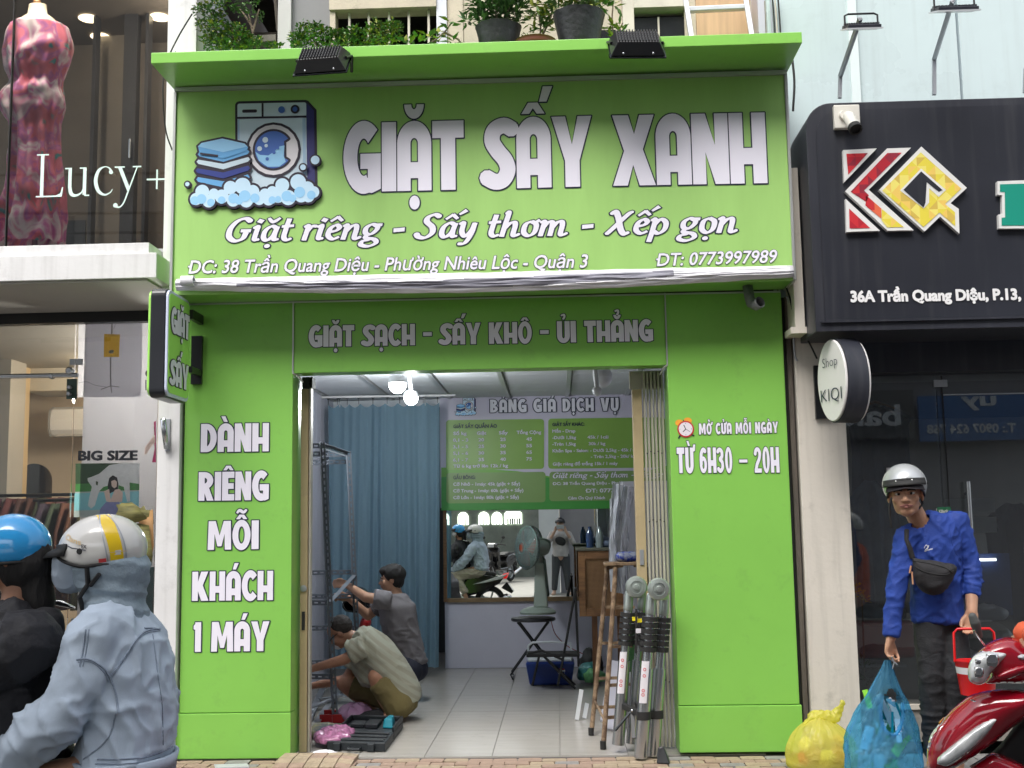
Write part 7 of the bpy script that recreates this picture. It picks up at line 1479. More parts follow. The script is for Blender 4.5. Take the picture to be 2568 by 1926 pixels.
def head(mb, c, f, up, s=1.0):
    c, f, up = Vector(c), Vector(f).normalized(), Vector(up).normalized(); r = f.cross(up).normalized(); up = r.cross(f).normalized()
    R = Matrix((r, f, up)).transposed()
    P = lambda x, y, z: c+(r*x+f*y+up*z)*s
    E = lambda p, q: mb.ell(p, tuple(k*s for k in q), R, 20, 12)
    E(P(0, -.012, .03), (.076, .092, .085)); E(P(0, .032, -.03), (.061, .060, .068)); E(P(0, .048, -.080), (.036, .034, .028)); E(P(.032, .030, -.055), (.025, .034, .040)); E(P(-.032, .030, -.055), (.025, .034, .040))
    E(P(0, .076, .012), (.048, .016, .013)); mb.chain([(P(0, .083, .004), .009*s), (P(0, .102, -.028), .012*s)]); E(P(.012, .093, -.031), (.009, .010, .008)); E(P(-.012, .093, -.031), (.009, .010, .008))
    E(P(.036, .062, -.024), (.026, .020, .024)); E(P(-.036, .062, -.024), (.026, .020, .024)); E(P(0, .082, -.056), (.024, .012, .011))
    for k in (-1, 1): E(P(k*.076, -.006, -.012), (.009, .018, .030))
    return P, R
def face_bits(t, P, R, s=1.0, open_=True):
    for k in (-1, 1):
        mb = MB(); mb.ell(P(k*.030, .0765, .0015), (.0145*s, .010*s, .0075*s), R, 16, 10); obj('eye', mb, 'eye_white', t, smooth=80)
        mb = MB(); mb.ell(P(k*.028, .0855, .0015), (.0068*s, .003*s, .0068*s), R, 14, 8); obj('iris', mb, 'hair_black', t, smooth=80)
        mb = MB(); mb.chain([(P(k*.014, .090, .016), .0030*s), (P(k*.030, .0885, .021), .0042*s), (P(k*.049, .074, .014), .0022*s)]); obj('eyebrow', mb, 'hair_black', t, smooth=80)
        mb = MB(); mb.chain([(P(k*.016, .0865, .006), .0022*s), (P(k*.030, .087, .0095), .0026*s), (P(k*.045, .074, .005), .0018*s)]); obj('eyelid', mb, 'skin_dark', t, smooth=80)
    mb = MB(); mb.chain([(P(-.027, .080, -.0565), .0030*s), (P(-.008, .0925, -.0530), .0045*s), (P(.008, .0925, -.0530), .0045*s), (P(.027, .080, -.0565), .0030*s)]); mb.chain([(P(-.023, .081, -.060), .0030*s), (P(0, .0915, -.0625), .0055*s), (P(.023, .081, -.060), .0030*s)]); obj('mouth', mb, 'lip', t, smooth=80)
def helmet(t, c, f, up, m, r=(.125, .150, .135), low=-.30, front=.10, visor='rubber', rim='rubber', strap=None, vis_len=.05, name='helmet'):
    c, f, up = Vector(c), Vector(f).normalized(), Vector(up).normalized(); rt_ = f.cross(up).normalized(); up = rt_.cross(f); R = Matrix((rt_, f, up)).transposed()
    lo = lambda a: low+(front-low)*max(0, math.cos(a))**1.5 if True else 0       # rim height by azimuth from the front
    mb = MB(); rows = []; n = 48; mm_ = 16
    for i in range(mm_+1):
        row = []
        for j in range(n):
            a = 2*PI*j/n; zl = lo(a); ph0 = math.acos(max(-1, min(1, zl))); ph = ph0*i/mm_+1e-3
            row.append(c+R @ Vector((r[0]*math.sin(ph)*math.sin(a), r[1]*math.sin(ph)*math.cos(a), r[2]*math.cos(ph))))
        rows.append(row)
    mb.grid(rows, closeu=True); h = obj(name, mb, m, t, smooth=80, solid=.012, soff=-1, normals=True)
    mb = MB(); mb.tube(rows[-1], .006, 8, closed=True); obj('rim', mb, rim, h, smooth=80)
    if vis_len:
        pr = []
        for j in range(-9, 10):
            a = j/9*1.15; z = .12+.06*math.cos(a); s_ = math.sqrt(max(.05, 1-z*z)); b = Vector((r[0]*1.01*s_*math.sin(a), r[1]*1.01*s_*math.cos(a), r[2]*z)); L = vis_len*math.cos(a*1.2)
            pr.append([c+R @ (b+Vector((0, 0, .012))), c+R @ b, c+R @ (b+Vector((math.sin(a)*L*.3, L*.6, -.010))), c+R @ (b+Vector((math.sin(a)*L*.45, L, -.026)))])
        mb = MB(); mb.grid(pr); obj('visor', mb, visor, h, smooth=60, solid=.005)
    for k in (-1, 1):
        mb = MB(); z = .0; b = Vector((k*r[0]*.995, .01, r[2]*.0)); mb.lathe(c+R @ b, [(0, .004), (.008, .004), (.010, 0)], 12, axis=R @ Vector((k, 0, 0))); obj('rivet', mb, 'rubber', h, smooth=50)
    if strap:
        for k in (-1, 1): mb = MB(); mb.tube([c+R @ Vector((k*r[0]*.93, .02, -.02)), c+R @ Vector((k*.085, .035, -.08)), c+R @ Vector((0+k*.01, .05, -.165))], .006, 6); obj('strap', mb, 'rubber', h)
    return h, R
def surf(o):
    dg = None; me = o.data; w = wloc(o.parent) if o.parent else o.location
    return BVHTree.FromPolygons([v.co+w for v in me.vertices], [tuple(p.vertices) for p in me.polygons])
def hitpx(bvh, u, v):
    d = Vector(ray(u, v)).normalized(); h = bvh.ray_cast(Vector(CAM), d); return (h[0], h[1]) if h[0] is not None else (None, None)
def seam(parent, bvh, pts, m, r=.0022, name='seam', off=.001):
    q = []
    for p in spline(pts, 8):
        h, n = hitpx(bvh, p[0], p[1])
        if h is not None: q.append(h+n*off*(1 if n.dot(h-Vector(CAM)) < 0 else -1))
    if len(q) > 2: mb = MB(); mb.tube(q, r, 5); return obj(name, mb, m, parent, smooth=80)
def shoe(mb, heel, toe, w=.045, h=.07): heel, toe = Vector(heel), Vector(toe); mb.chain([(heel+Vector((0, 0, h*.5)), w*.85), (heel.lerp(toe, .5)+Vector((0, 0, h*.45)), w*.9), (toe+Vector((0, 0, h*.35)), w*.75)])
def crease(p, s, d=(1, 1, 1)): return max(0.0, ridge(p, s, d))**3
def folds(amp, s, d=(1, 1, 1), amp2=0, s2=30): return lambda p, n: amp*(crease(p, s, d)-.2)+amp2*nz(p, s2)

# ------------------------------------------------------------ scooters
mk('tyre', (.015, .015, .016), rough=.85, var=.2, scale=30, bump=.4); mk('bike_black', (.012, .012, .014), rough=.15, var=.1, coat=.6); mk('bike_white', (.68, .68, .70), rough=.2, var=.03, coat=.6); mk('tail_red', (.6, .01, .015), rough=.15, var=0, emit=.25, ecol=(1, .02, .02)); mk('chrome', (.7, .7, .7), rough=.08, metal=1, var=0)
def profile(mb, pts, y, w): mb.prism(pts, (0, y-w/2, 0), (1, 0, 0), (0, 0, 1), (0, 1, 0), w)
def scooter(label, x, y, z, mbody='bike_black', mtrim='bike_white', grp=None):
    """faces -x; (x, y, z) is the rear wheel's ground contact"""
    t = thing('scooter', label, 'motorbike', (x, y, z)); O = Vector((x, y, z))
    def B(name, pts, w, m, yy=0, bv=.02, par=t):
        mb = MB(); mb.prism([(p[0], p[1]) for p in pts], O+Vector((0, yy-w/2, 0)), (1, 0, 0), (0, 0, 1), (0, 1, 0), w); return obj(name, mb, m, par, bevel=bv)
    for wx in (0, -1.23):
        mb = MB(); c = O+Vector((wx, 0, .27)); mb.tube([c+Vector((.225*math.cos(a), 0, .225*math.sin(a))) for a in [2*PI*i/32 for i in range(32)]], .045, 12, closed=True); wh = obj('wheel', mb, 'tyre', t, smooth=80)
        mb = MB()
        for i in range(5): a = 2*PI*i/5; mb.bar(c, c+Vector((.18*math.cos(a), 0, .18*math.sin(a))), .03, .02, up=(0, 1, 0))
        mb.tube([c+Vector((.182*math.cos(a), 0, .182*math.sin(a))) for a in [2*PI*i/24 for i in range(24)]], .014, 8, closed=True); obj('rim', mb, 'dull_steel', wh)
    B('side_fairing', [(.26, .69), (.18, .58), (-.12, .42), (-.45, .36), (-.50, .52), (-.40, .70), (-.1, .76)], .26, mbody, bv=.04)
    B('tail_trim', [(.34, .75), (.22, .66), (-.05, .60), (-.30, .57), (-.05, .64), (.18, .71)], .29, mtrim, bv=.012)
    B('seat', [(.12, .72), (.05, .72), (-.55, .66), (-.62, .72), (-.3, .79), (.10, .78)], .25, 'rubber', bv=.035)
    B('floor_board', [(-.45, .30), (-.95, .32), (-.95, .38), (-.45, .40)], .30, mbody, bv=.02)
    B('leg_shield', [(-.92, .32), (-1.02, .34), (-1.12, .80), (-1.06, .92), (-1.0, .92), (-1.0, .6)], .36, mbody, bv=.03)
    B('front_fender', [(-1.48, .50), (-1.25, .60), (-1.0, .52), (-1.0, .46), (-1.25, .53), (-1.46, .44)], .12, mtrim, bv=.02)
    B('tail_light', [(.34, .76), (.30, .66), (.20, .66), (.24, .74)], .18, 'tail_red', bv=.01)
    B('number_plate_holder', [(.30, .60), (.42, .44), (.38, .40), (.20, .50)], .05, 'rubber', bv=.005)
    mb = MB(); mb.obox(O+Vector((.375, 0, .50)), (.045, 0, -.065), (0, .085, 0), (.003, 0, .002)); pl = obj('number_plate', mb, 'pure_white', t, bevel=.003)
    B('rear_fender', [(.30, .40), (.42, .22), (.39, .20), (.22, .38)], .10, 'rubber', bv=.005)
    B('engine', [(.06, .20), (.06, .33), (-.45, .38), (-.5, .24), (-.2, .16)], .16, 'dull_steel', bv=.03, yy=-.06)
    mb = MB(); mb.chain([(O+Vector((.34, .14, .34)), .05), (O+Vector((-.05, .14, .22)), .045)]); obj('exhaust', mb, 'chrome', t, smooth=60)
    mb = MB(); mb.tube([O+Vector((-.98, .33, .98)), O+Vector((-1.06, .1, 1.0)), O+Vector((-1.06, -.1, 1.0)), O+Vector((-.98, -.33, .98))], .015, 8); obj('handlebar', mb, 'rubber', t, smooth=60)
    B('handle_cover', [(-1.20, .90), (-1.18, 1.02), (-1.02, 1.04), (-.98, .92)], .26, mbody, bv=.04); B('headlight', [(-1.215, .92), (-1.20, 1.0), (-1.17, 1.0), (-1.17, .92)], .18, 'lens_w', bv=.01)
    mb = MB(); mb.tube([O+Vector((.1, 0, .27)), O+Vector((-1.0, 0, .40)), O+Vector((-1.10, 0, .75)), O+Vector((-1.23, 0, .27))], .03, 8); obj('frame_tube', mb, 'rubber', t)
    for s in (-1, 1): mb = MB(); mb.tube([O+Vector((-1.03, s*.2, 1.0)), O+Vector((-1.02, s*.27, 1.14))], .005, 6); mb.ell(O+Vector((-1.02, s*.28, 1.17)), (.012, .05, .035), n=14, m=8); obj('rear_view_mirror', mb, 'rubber', t, smooth=60)
    return t, O
RY = -3.8; RD = -.12
sc1, SO = scooter('black scooter with white trim carrying two helmeted riders along the road', -1.22, RY, RD)
sc2, SP = scooter('dark scooter parked in the bay across the street, seen in the mirror', -1.30, -14.4, 0, 'bike_black', 'rubber')
sc2.rotation_euler = (0, 0, math.radians(-68))

# ------------------------------------------------------------ pillion rider: white helmet, denim jacket
mk('denim_light', (.44, .52, .62), rough=.85, var=.22, scale=4, bump=.12, bscale=300, stretch=(1, 1, 1)); mk('denim_seam', (.25, .30, .38), rough=.9, var=.3, scale=60); mk('denim_hood', (.27, .34, .40), rough=.85, var=.18, scale=8, bump=.3, bscale=140)
wrinkle('denim_light', 3.2, .40, .5, .03, (1, 1, .7)); wrinkle('denim_hood', 5, .4, .3, .03, (.6, .6, 1.6)); mk('khaki', (.46, .41, .33), rough=.9, var=.1, bump=.2); mk('black_cloth', (.014, .014, .018), rough=.75, var=.35, scale=6, bump=.3, bscale=80); wrinkle('black_cloth', 6, .6, 0, .03); wrinkle('khaki', 6, .5, 0, .03, (1, 1, 1.6)); mk('helm_white', (.66, .65, .62), rough=.16, var=.03, coat=.5); mk('helm_blue', (.03, .33, .72), rough=.14, var=.04, coat=.7); mk('helm_yellow', (.80, .55, .02), rough=.2, var=.03, coat=.3); mk('gold_print', (.62, .45, .22), rough=.4, var=.2)
def Q_(u, v, dy=0, Y=RY): return A(u, v, Y+dy)
pr1 = thing('person', 'pillion rider in pale denim jacket and white helmet with yellow stripe', 'person', (-1.42, RY, .7))
mb = MB(); hc = Q_(222, 1205); fw = Vector((-1, .12, -.04)); P, R = head(mb, hc, fw, (0, 0, 1)); neck = Q_(240, 1290)
mb.chain([(hc+Vector((.02, 0, -.05)), .055), (neck, .055), (Q_(262, 1345), .060), (Q_(268, 1440), .085), (Q_(270, 1540), .085), (Q_(266, 1640), .085)])
hipz = Q_(268, 1665)
for s in (-1, 1):
    kn = Vector((-1.83, RY+s*.17, .62)); hp = hipz+Vector((0, s*.09, .02)); an = Vector((-1.62, RY+s*.20, .24)); mb.chain([(hp, .07), (hp.lerp(kn, .5), .07), (kn, .055), (kn.lerp(an, .4), .05), (an, .036)]); shoe(mb, an+Vector((.03, 0, -.10)), an+Vector((-.15, s*.01, -.10)))
    sh = Q_(205 if s < 0 else 240, 1385, s*.16); el = Q_(120, 1555, s*.22); wr = Q_(-15, 1640, s*.15); mb.chain([(sh, .055), (el, .042), (wr, .03)]); hand(mb, wr, (-1, 0, -.25), (0, -s*.4, -1), .5, s)
body = obj('body', blob(mb, .009, 5), 'skin', pr1, smooth=80)
# trousers
mb = MB()
for s in (-1, 1):
    kn = Vector((-1.83, RY+s*.17, .62)); hp = hipz+Vector((0, s*.09, -.03)); an = Vector((-1.63, RY+s*.20, .30)); mb.chain([(hp, .095), (hp.lerp(kn, .5), .098), (kn, .085)]); mb.tube([kn+Vector((0, 0, .02)), kn.lerp(an, .5), an], [.085, .075, .06], 14)
mb.ell(hipz-Vector((0, 0, .03)), (.13, .165, .10)); obj('trousers', warp(blob(mb, .014, 4), folds(.014, 9, (1, 1, 1.6))), 'khaki', pr1, smooth=80)
# jacket
mb = MB()
T = [((256, 1322), .070, .10), ((260, 1365), .108, .18), ((270, 1430), .124, .20), ((276, 1500), .130, .20), ((277, 1570), .130, .20), ((270, 1632), .128, .20)]
mb.loft([(Q_(*p), rx, ry) for p, rx, ry in T]+[(Q_(266, 1652), .132, .21)])
for s in (-1, 1):
    sh = Q_(208 if s < 0 else 238, 1385, s*.15); el = Q_(132, 1545, s*.225); w2 = Q_(40, 1620, s*.20); cu_ = Q_(5, 1638, s*.18)
    mb.chain([(Q_(243, 1350, s*.08), .078), (sh, .085), (sh.lerp(el, .5), .080), (el, .074)]); mb.tube([el, el.lerp(w2, .5), w2, cu_], [.079, .074, .058, .050], 18)
me = blob(mb, .0085, 7, .6)
def jf(p, n):
    x, y, z = p[0]+1.42, p[1], p[2]; q = (x*.8+z*.5, y, z*.35-x*.3)
    return .014*(crease(q, 8)-.2)+.010*(crease((q[0]+5, y, q[2]), 15)-.2)+.010*crease((x, y, z*2.4), 6)*(z < .95)+.002*nz(p, 34)
warp(me, jf); jk = obj('jacket', me, 'denim_light', pr1, smooth=80)
bv = surf(jk)
for pts in ([(236, 1333), (300, 1345), (340, 1390)],): pass
for pts, r in (([(312, 1357), (330, 1357), (345, 1360)], .003), ([(240, 1460), (275, 1410), (300, 1375), (320, 1362), (345, 1358)], .0028), ([(241, 1463), (277, 1413), (302, 1378), (322, 1366), (345, 1362)], .0018), ([(165, 1425), (195, 1425), (225, 1445), (240, 1470), (250, 1500), (255, 1540)], .0032), ([(168, 1430), (197, 1430), (222, 1450), (236, 1475)], .0018),
               ([(185, 1360), (180, 1400), (172, 1440)], .0025), ([(192, 1360), (187, 1400), (179, 1440)], .0018), ([(250, 1540), (240, 1580), (220, 1610), (180, 1640)], .0025), ([(210, 1640), (260, 1640), (310, 1636), (345, 1625), (372, 1612)], .0030), ([(205, 1650), (260, 1650), (310, 1646), (345, 1636)], .0020), ([(330, 1370), (340, 1450), (350, 1530), (352, 1610)], .0018)):
    seam(pr1, bv, pts, 'denim_seam', r)
mb = MB(); mb.tube([Q_(272, 1628), Q_(271, 1655)], [.150, .142], 30, caps=False); me = blob(mb, .01, 3) if False else mb.mesh()
for v in me.vertices: v.co.y = RY+(v.co.y-RY)*1.38
obj('waistband', me, 'denim_light', pr1, smooth=80, solid=.012)
# hood and mask
mb = MB(); mb.ell(hc+Vector((.03, 0, -.03)), (.118, .105, .12), n=24, m=14); mb.chain([(hc+Vector((.045, 0, -.07)), .10), (neck+Vector((.01, 0, .02)), .092), (neck+Vector((.015, 0, -.06)), .10)])
me = blob(mb, .007, 5); warp(me, lambda p, n: .010*(ridge((p[0], p[1], p[2]*1.0), 9, (.5, .6, 2.4))-.3)+.004*ridge(p, 24, (1, 1, 1)))
obj('hood', me, 'denim_hood', pr1, smooth=80)
mb = MB(); mb.ell(Q_(152, 1232), (.055, .07, .075), n=20, m=14); mb.ell(Q_(150, 1215), (.05, .072, .06), n=20, m=12); me = blob(mb, .006, 4); warp(me, folds(.004, 20, (1, 1, .6))); obj('face_mask', me, 'denim_light', pr1, smooth=80)
hl, HR = helmet(pr1, Q_(222, 1188), Vector((-1, .14, -.10)), Vector((-.04, 0, 1)), 'helm_white', r=(.122, .142, .115), low=-.42, front=.08, rim='rubber', vis_len=.055)
# yellow stripe and printing laid on the shell
HC = Q_(222, 1188)
def shell(a, z, k=1.012, r=(.122, .142, .115)): s_ = math.sqrt(max(0, 1-z*z)); return HC+HR @ Vector((r[0]*k*s_*math.sin(a), r[1]*k*s_*math.cos(a), r[2]*k*z))
def band(a_of, z0, z1, w, m, name='stripe', n=14, k=1.015):
    mb = MB(); rows = []
    for i in range(n): z = z0+(z1-z0)*i/(n-1); a = a_of(z); s_ = max(.2, math.sqrt(max(0, 1-z*z))); rows.append([shell(a-w/s_/2, z, k), shell(a, z, k), shell(a+w/s_/2, z, k)])
    mb.grid(rows); return obj(name, mb, m, hl, smooth=80, normals=False)
band(lambda z: -2.30+.12*z, -.36, .95, .30, 'helm_yellow'); band(lambda z: -2.08+.12*z, -.36, .95, .03, 'dull_steel', k=1.016); band(lambda z: -2.52+.12*z, -.36, .95, .03, 'dull_steel', k=1.016); band(lambda z: -2.35, -.20, -.08, .62, 'helm_white', k=1.020); band(lambda z: -2.35, -.13, -.115, .44, 'gold_print', k=1.023); band(lambda z: -2.0, -.36, -.26, .16, 'ink_red', k=1.018)
v_, f_ = inter_polys('Classico', .01); 
def helm_text(txt, a0, a1, z0, h, m, sl=0):
    v, f = inter_polys(txt, .015); xs = [p[0] for p in v]; w = max(xs)-min(xs); mb = MB(); mb.add([shell(a0+(a1-a0)*(p[0]-min(xs))/w, z0+sl*(p[0]-min(xs))/w+h*p[1]/CAPH, 1.018) for p in v], f); obj('print', mb, m, hl, normals=False)
helm_text('Clans', -1.00, -1.55, .40, .14, 'gold_print', -.24); helm_text('EX', -1.56, -1.68, .08, .10, 'ink', -.03)
mb = MB(); mb.tube([shell(-1.0, .26), shell(-1.3, .12), shell(-1.65, .01)], .0016, 5); obj('print', mb, 'print_navy', hl)
for s in (-1,): mb = MB(); mb.tube([Q_(188, 1225, -.11), Q_(190, 1262, -.10), Q_(172, 1290, -.085), Q_(180, 1320, -.07)], .008, 6); obj('chin_strap', mb, 'rubber', hl, smooth=60); mb = MB(); mb.tube([Q_(215, 1240, -.115), Q_(195, 1265, -.10)], .007, 6); obj('chin_strap', mb, 'rubber', hl, smooth=60)

# ------------------------------------------------------------ driver: blue helmet, black jacket
pr2 = thing('person', 'scooter driver in black jacket and bright blue helmet at the left edge', 'person', (-1.75, RY, .7))
mb = MB(); hc = Q_(38, 1200); P, R = head(mb, hc, Vector((-1, .1, -.05)), (0, 0, 1)); mb.chain([(hc+Vector((.02, 0, -.04)), .055), (Q_(42, 1290), .055), (Q_(40, 1350), .08), (Q_(45, 1600), .12)])
hz = Vector((-1.76, RY, .70))
for s in (-1, 1):
    kn = Vector((-2.12, RY+s*.16, .60)); hp = hz+Vector((0, s*.09, 0)); an = Vector((-1.95, RY+s*.16, .33)); mb.chain([(hp, .10), (kn, .062), (an, .04)]); shoe(mb, an+Vector((.05, 0, -.11)), an+Vector((-.14, 0, -.11)))
    sh = Q_(35, 1370, s*.16); el = Vector((-2.0, RY+s*.26, .88)); wr = Vector((-2.18, RY+s*.28, .90)); mb.chain([(sh, .055), (el, .042), (wr, .03)]); hand(mb, wr, (-1, 0, -.1), (0, 0, -1), .9, s)
obj('body', blob(mb, .010, 5), 'skin_dark', pr2, smooth=80)
mb = MB(); mb.ell(hz, (.16, .18, .12))
for s in (-1, 1):
    kn = Vector((-2.12, RY+s*.16, .60)); hp = hz+Vector((0, s*.09, 0)); an = Vector((-1.95, RY+s*.16, .36)); mb.chain([(hp, .115), (kn, .08)]); mb.tube([kn, an], [.08, .06], 14)
obj('trousers', blob(mb, .014, 4), 'black_cloth', pr2, smooth=80)
mb = MB()
mb.loft([(Q_(*p), rx, ry) for (p, rx, ry) in (((40, 1315), .075, .11), ((38, 1365), .12, .19), ((42, 1450), .145, .21), ((48, 1530), .145, .21), ((46, 1640), .14, .20))])
for s in (-1, 1): sh = Q_(55, 1390, s*.16); el = Vector((-1.98, RY+s*.27, .88)); mb.chain([(sh, .10), (el, .075)]); mb.tube([el, Vector((-2.14, RY+s*.28, .90))], [.075, .055], 14)
mb.chain([(Q_(96, 1350, -.05), .055), (Q_(100, 1400, -.05), .06)])
me = blob(mb, .010, 6); warp(me, lambda p, n: .018*(crease((p[0]+p[2]*.5, p[1], p[2]*.5), 6)-.2)+.008*(crease(p, 13)-.2)); obj('jacket', me, 'black_cloth', pr2, smooth=80)
mb = MB(); mb.ell(hc+Vector((.025, 0, -.02)), (.095, .085, .10)); mb.chain([(hc+Vector((.06, 0, -.08)), .055), (Q_(85, 1300), .05), (Q_(92, 1350), .035)]); me = blob(mb, .008, 3); warp(me, folds(.006, 16, (1.4, 1.4, .3))); obj('hair', me, 'hair_black', pr2, smooth=80)
helmet(pr2, Q_(28, 1180), Vector((-1, .1, -.05)), (0, 0, 1), 'helm_blue', r=(.110, .120, .105), low=-.50, front=.05, strap=1)
mb = MB(); mb.ell(Q_(-12, 1225), (.05, .07, .05)); obj('face_mask', mb, 'vinyl_white', pr2, smooth=80)
cable([(60, 1400, RY-.2), (90, 1420, RY-.2)], .001, 'x') if False else None
# scooter mirror stalk between the riders
mb = MB(); mb.tube([Q_(108, 1300, .1), Q_(130, 1303, .1), Q_(162, 1313, .1)], [.006, .010, .004], 8); obj('brake_lever', mb, 'chrome', sc1, smooth=60)

# ------------------------------------------------------------ standing man in blue
MY = -.95
def M_(u, v, dy=0): return A(u, v, MY+dy)
pm_ = thing('person', 'young man in blue long sleeved shirt and silver helmet holding the blue bag', 'person', (2.1, MY, 0)); mk('blue_shirt', (.010, .043, .26), rough=.75, var=.12, scale=8, bump=.2, bscale=120); mk('black_jeans', (.022, .023, .026), rough=.85, var=.25, scale=9, bump=.3, bscale=120); wrinkle('blue_shirt', 3.5, .28, 0, .025, (1.3, 1, .7)); wrinkle('black_jeans', 5, .35, 0, .02, (1, 1, 1.6)); mk('helm_silver', (.52, .54, .55), rough=.22, metal=.35, var=.05, coat=.3)
mb = MB(); hc = M_(1955, 1067, -.02); fw = Vector((-.30, -1, -.02)); HP, HRm = head(mb, hc, fw, Vector((-.06, 0, 1)), 1.16)
mb.chain([(hc+Vector((.03, .03, -.05)), .052), (M_(1988, 1132, .06), .055), (M_(2005, 1160, .07), .08)])
mb.loft([(M_(*p, .06), rx, ry) for (p, rx, ry) in (((2006, 1130), .085, .06), ((2014, 1155), .125, .075), ((2018, 1210), .125, .08), ((2024, 1270), .10, .07), ((2027, 1330), .085, .06))])
RS, LS = M_(1960, 1160, .03), M_(2068, 1130, .07); RE, LE = M_(1937, 1270, -.02), M_(2099, 1232, .06); RW, LW = M_(1924, 1378, -.06), M_(2099, 1322, -.04)
mb.chain([(RS, .052), (RE, .042), (RW, .028)]); mb.chain([(LS, .052), (LE, .042), (LW, .030)])
hand(mb, RW, M_(1917, 1425, -.06)-RW, (.6, -.5, .0), .75, -1, .98); hand(mb, LW, M_(2094, 1372, -.06)-LW, (-.3, -.8, .1), .6, 1, .98)
HPs = [M_(2008, 1345, .05), M_(2055, 1345, .08)]; KN = [M_(2012, 1455, .02), M_(2066, 1455, .0)]; AN = [Vector((M_(2030, 1560).x, MY+.10, .09)), Vector((M_(2072, 1560).x, MY+.08, .09))]
for h_, k_, a_ in zip(HPs, KN, AN): mb.chain([(h_, .06), (k_, .052), (k_.lerp(a_, .35), .050), (a_, .038)]); shoe(mb, a_+Vector((0, .04, -.09)), a_+Vector((-.02, -.17, -.09)), .042, .08)
obj('body', blob(mb, .0056, 4, .5), 'skin_tan', pm_, smooth=80)
face_bits(pm_, HP, HRm, 1.16)
mb = MB()
for h_, k_, a_ in zip(HPs, KN, AN): mb.chain([(h_, .088), (h_.lerp(k_, .5), .082), (k_, .070)]); mb.tube([k_, k_.lerp(a_, .4), a_.lerp(k_, .10)], [.072, .066, .055], 16)
mb.ell(M_(2028, 1340, .06), (.122, .092, .09)); me = blob(mb, .009, 5); warp(me, lambda p, n: .006*(crease((p[0]+p[2]*.4, p[1], p[2]*.6), 14)-.2)+.010*crease(p, 9, (.5, .5, 2.4))*(1 if p[2] < .42 else .25)); obj('trousers', me, 'black_jeans', pm_, smooth=80)
mb = MB()
mb.loft([(M_(*p, .06), rx, ry) for p, rx, ry in (((2004, 1120), .075, .070), ((2012, 1140), .138, .088), ((2016, 1185), .152, .105), ((2022, 1245), .136, .104), ((2025, 1300), .138, .108), ((2026, 1342), .148, .116))])
for S, E, Wr, k in ((RS, RE, RW, .97), (LS, LE, LW, .80)): cu_ = E.lerp(Wr, k if k > .9 else .62); mb.chain([(M_(2014, 1140, .06), .070), (S, .064), (S.lerp(E, .5), .056), (E, .051)]); mb.tube([E, E.lerp(cu_, .5), cu_], [.051, .046, .041], 16)
me = blob(mb, .0075, 5, .6)
def sf(p, n):
    k = .011*(crease((p[0]*.7+p[2]*.7, p[1], p[2]*.5-p[0]*.5), 10)-.2)+.006*(crease((p[0]-p[2]*.8, p[1], p[2]*.6+p[0]*.4), 18)-.2)
    if p[0] > LE.x-.06 and p[2] < LE.z+.03: k += .008*crease(p, 13, (.4, .4, 2.0))
    return k
warp(me, sf)
cut(me, lambda p: (p-M_(1983, 1112, -.03)).length < .075)
sh_o = obj('shirt', me, 'blue_shirt', pm_, smooth=80, solid=.004)
bv = surf(sh_o); seam(pm_, bv, [(2060, 1115), (2053, 1150), (2062, 1190), (2085, 1220)], 'blue_shirt', .003); seam(pm_, bv, [(1962, 1152), (1968, 1180), (1955, 1215)], 'blue_shirt', .0025)
def on_surf(bvh, o, parent, off=.004, m='pure_white', name='print', t=''):
    pass
pts2 = [(2000, 1182), (2004, 1178), (2003, 1184), (2001, 1187), (2005, 1186)]
seam(pm_, bv, [(1997, 1184), (2001, 1178), (2003, 1183), (1999, 1188)], 'pure_white', .0022, 'print', .003); seam(pm_, bv, [(2003, 1187), (2005, 1180), (2006, 1178)], 'pure_white', .002, 'print', .003)
v, f = inter_polys('sports', .02); xs = [p[0] for p in v]; w = max(xs)-min(xs); mb = MB(); vv = []
for p in v:
    u = 1996+(p[0]-min(xs))/w*18; vq = 1191.5-(p[0]-min(xs))/w*5-p[1]/CAPH*3.6; h, n = hitpx(bv, u, vq); vv.append(h+Vector((0, -.004, 0)) if h is not None else M_(u, vq, -.1))
mb.add(vv, f); obj('print', mb, 'pure_white', pm_, normals=False)
hm_, R3 = helmet(pm_, hc+Vector((.006, .020, .052)), Vector((-.30, -1, -.02)), Vector((-.06, .0, 1)), 'helm_silver', r=(.120, .142, .118), low=-.62, front=-.02, visor='rubber', vis_len=.040)
C0 = hc+Vector((.006, .020, .052))
mb = MB(); rows = []                                   # peak of the cap worn under the helmet
for j in range(-8, 9): a = j/8*1.0; b = Vector((.092*math.sin(a), .112*math.cos(a), -.005)); L = .066*math.cos(a*1.1); rows.append([C0+R3 @ b, C0+R3 @ (b+Vector((.02*math.sin(a), L*.6, -.004*math.cos(a)))), C0+R3 @ (b+Vector((.03*math.sin(a), L, -.016-.02*abs(math.sin(a)))))])
mb.grid(rows); obj('cap_peak', mb, mk('cap_dark', (.035, .03, .035), rough=.8, var=.2), pm_, smooth=60, solid=.004)
for k in (-.35, .35): mb = MB(); b = Vector((.124*math.sin(k)*.98, .145*math.cos(k)*.99, .020)); mb.ell(C0+R3 @ b, .006, n=10, m=6); obj('stud', mb, 'chrome', hm_, smooth=60)
for pts in ([(1926, 1075, -.10), (1921, 1095, -.09), (1924, 1125, -.08), (1926, 1140, -.07)], [(1990, 1070, -.02), (1993, 1088, -.03), (1986, 1098, -.05), (1978, 1099, -.07)]): mb = MB(); mb.tube([M_(*p) for p in pts], .006, 6); obj('strap', mb, 'rubber', hm_, smooth=60)
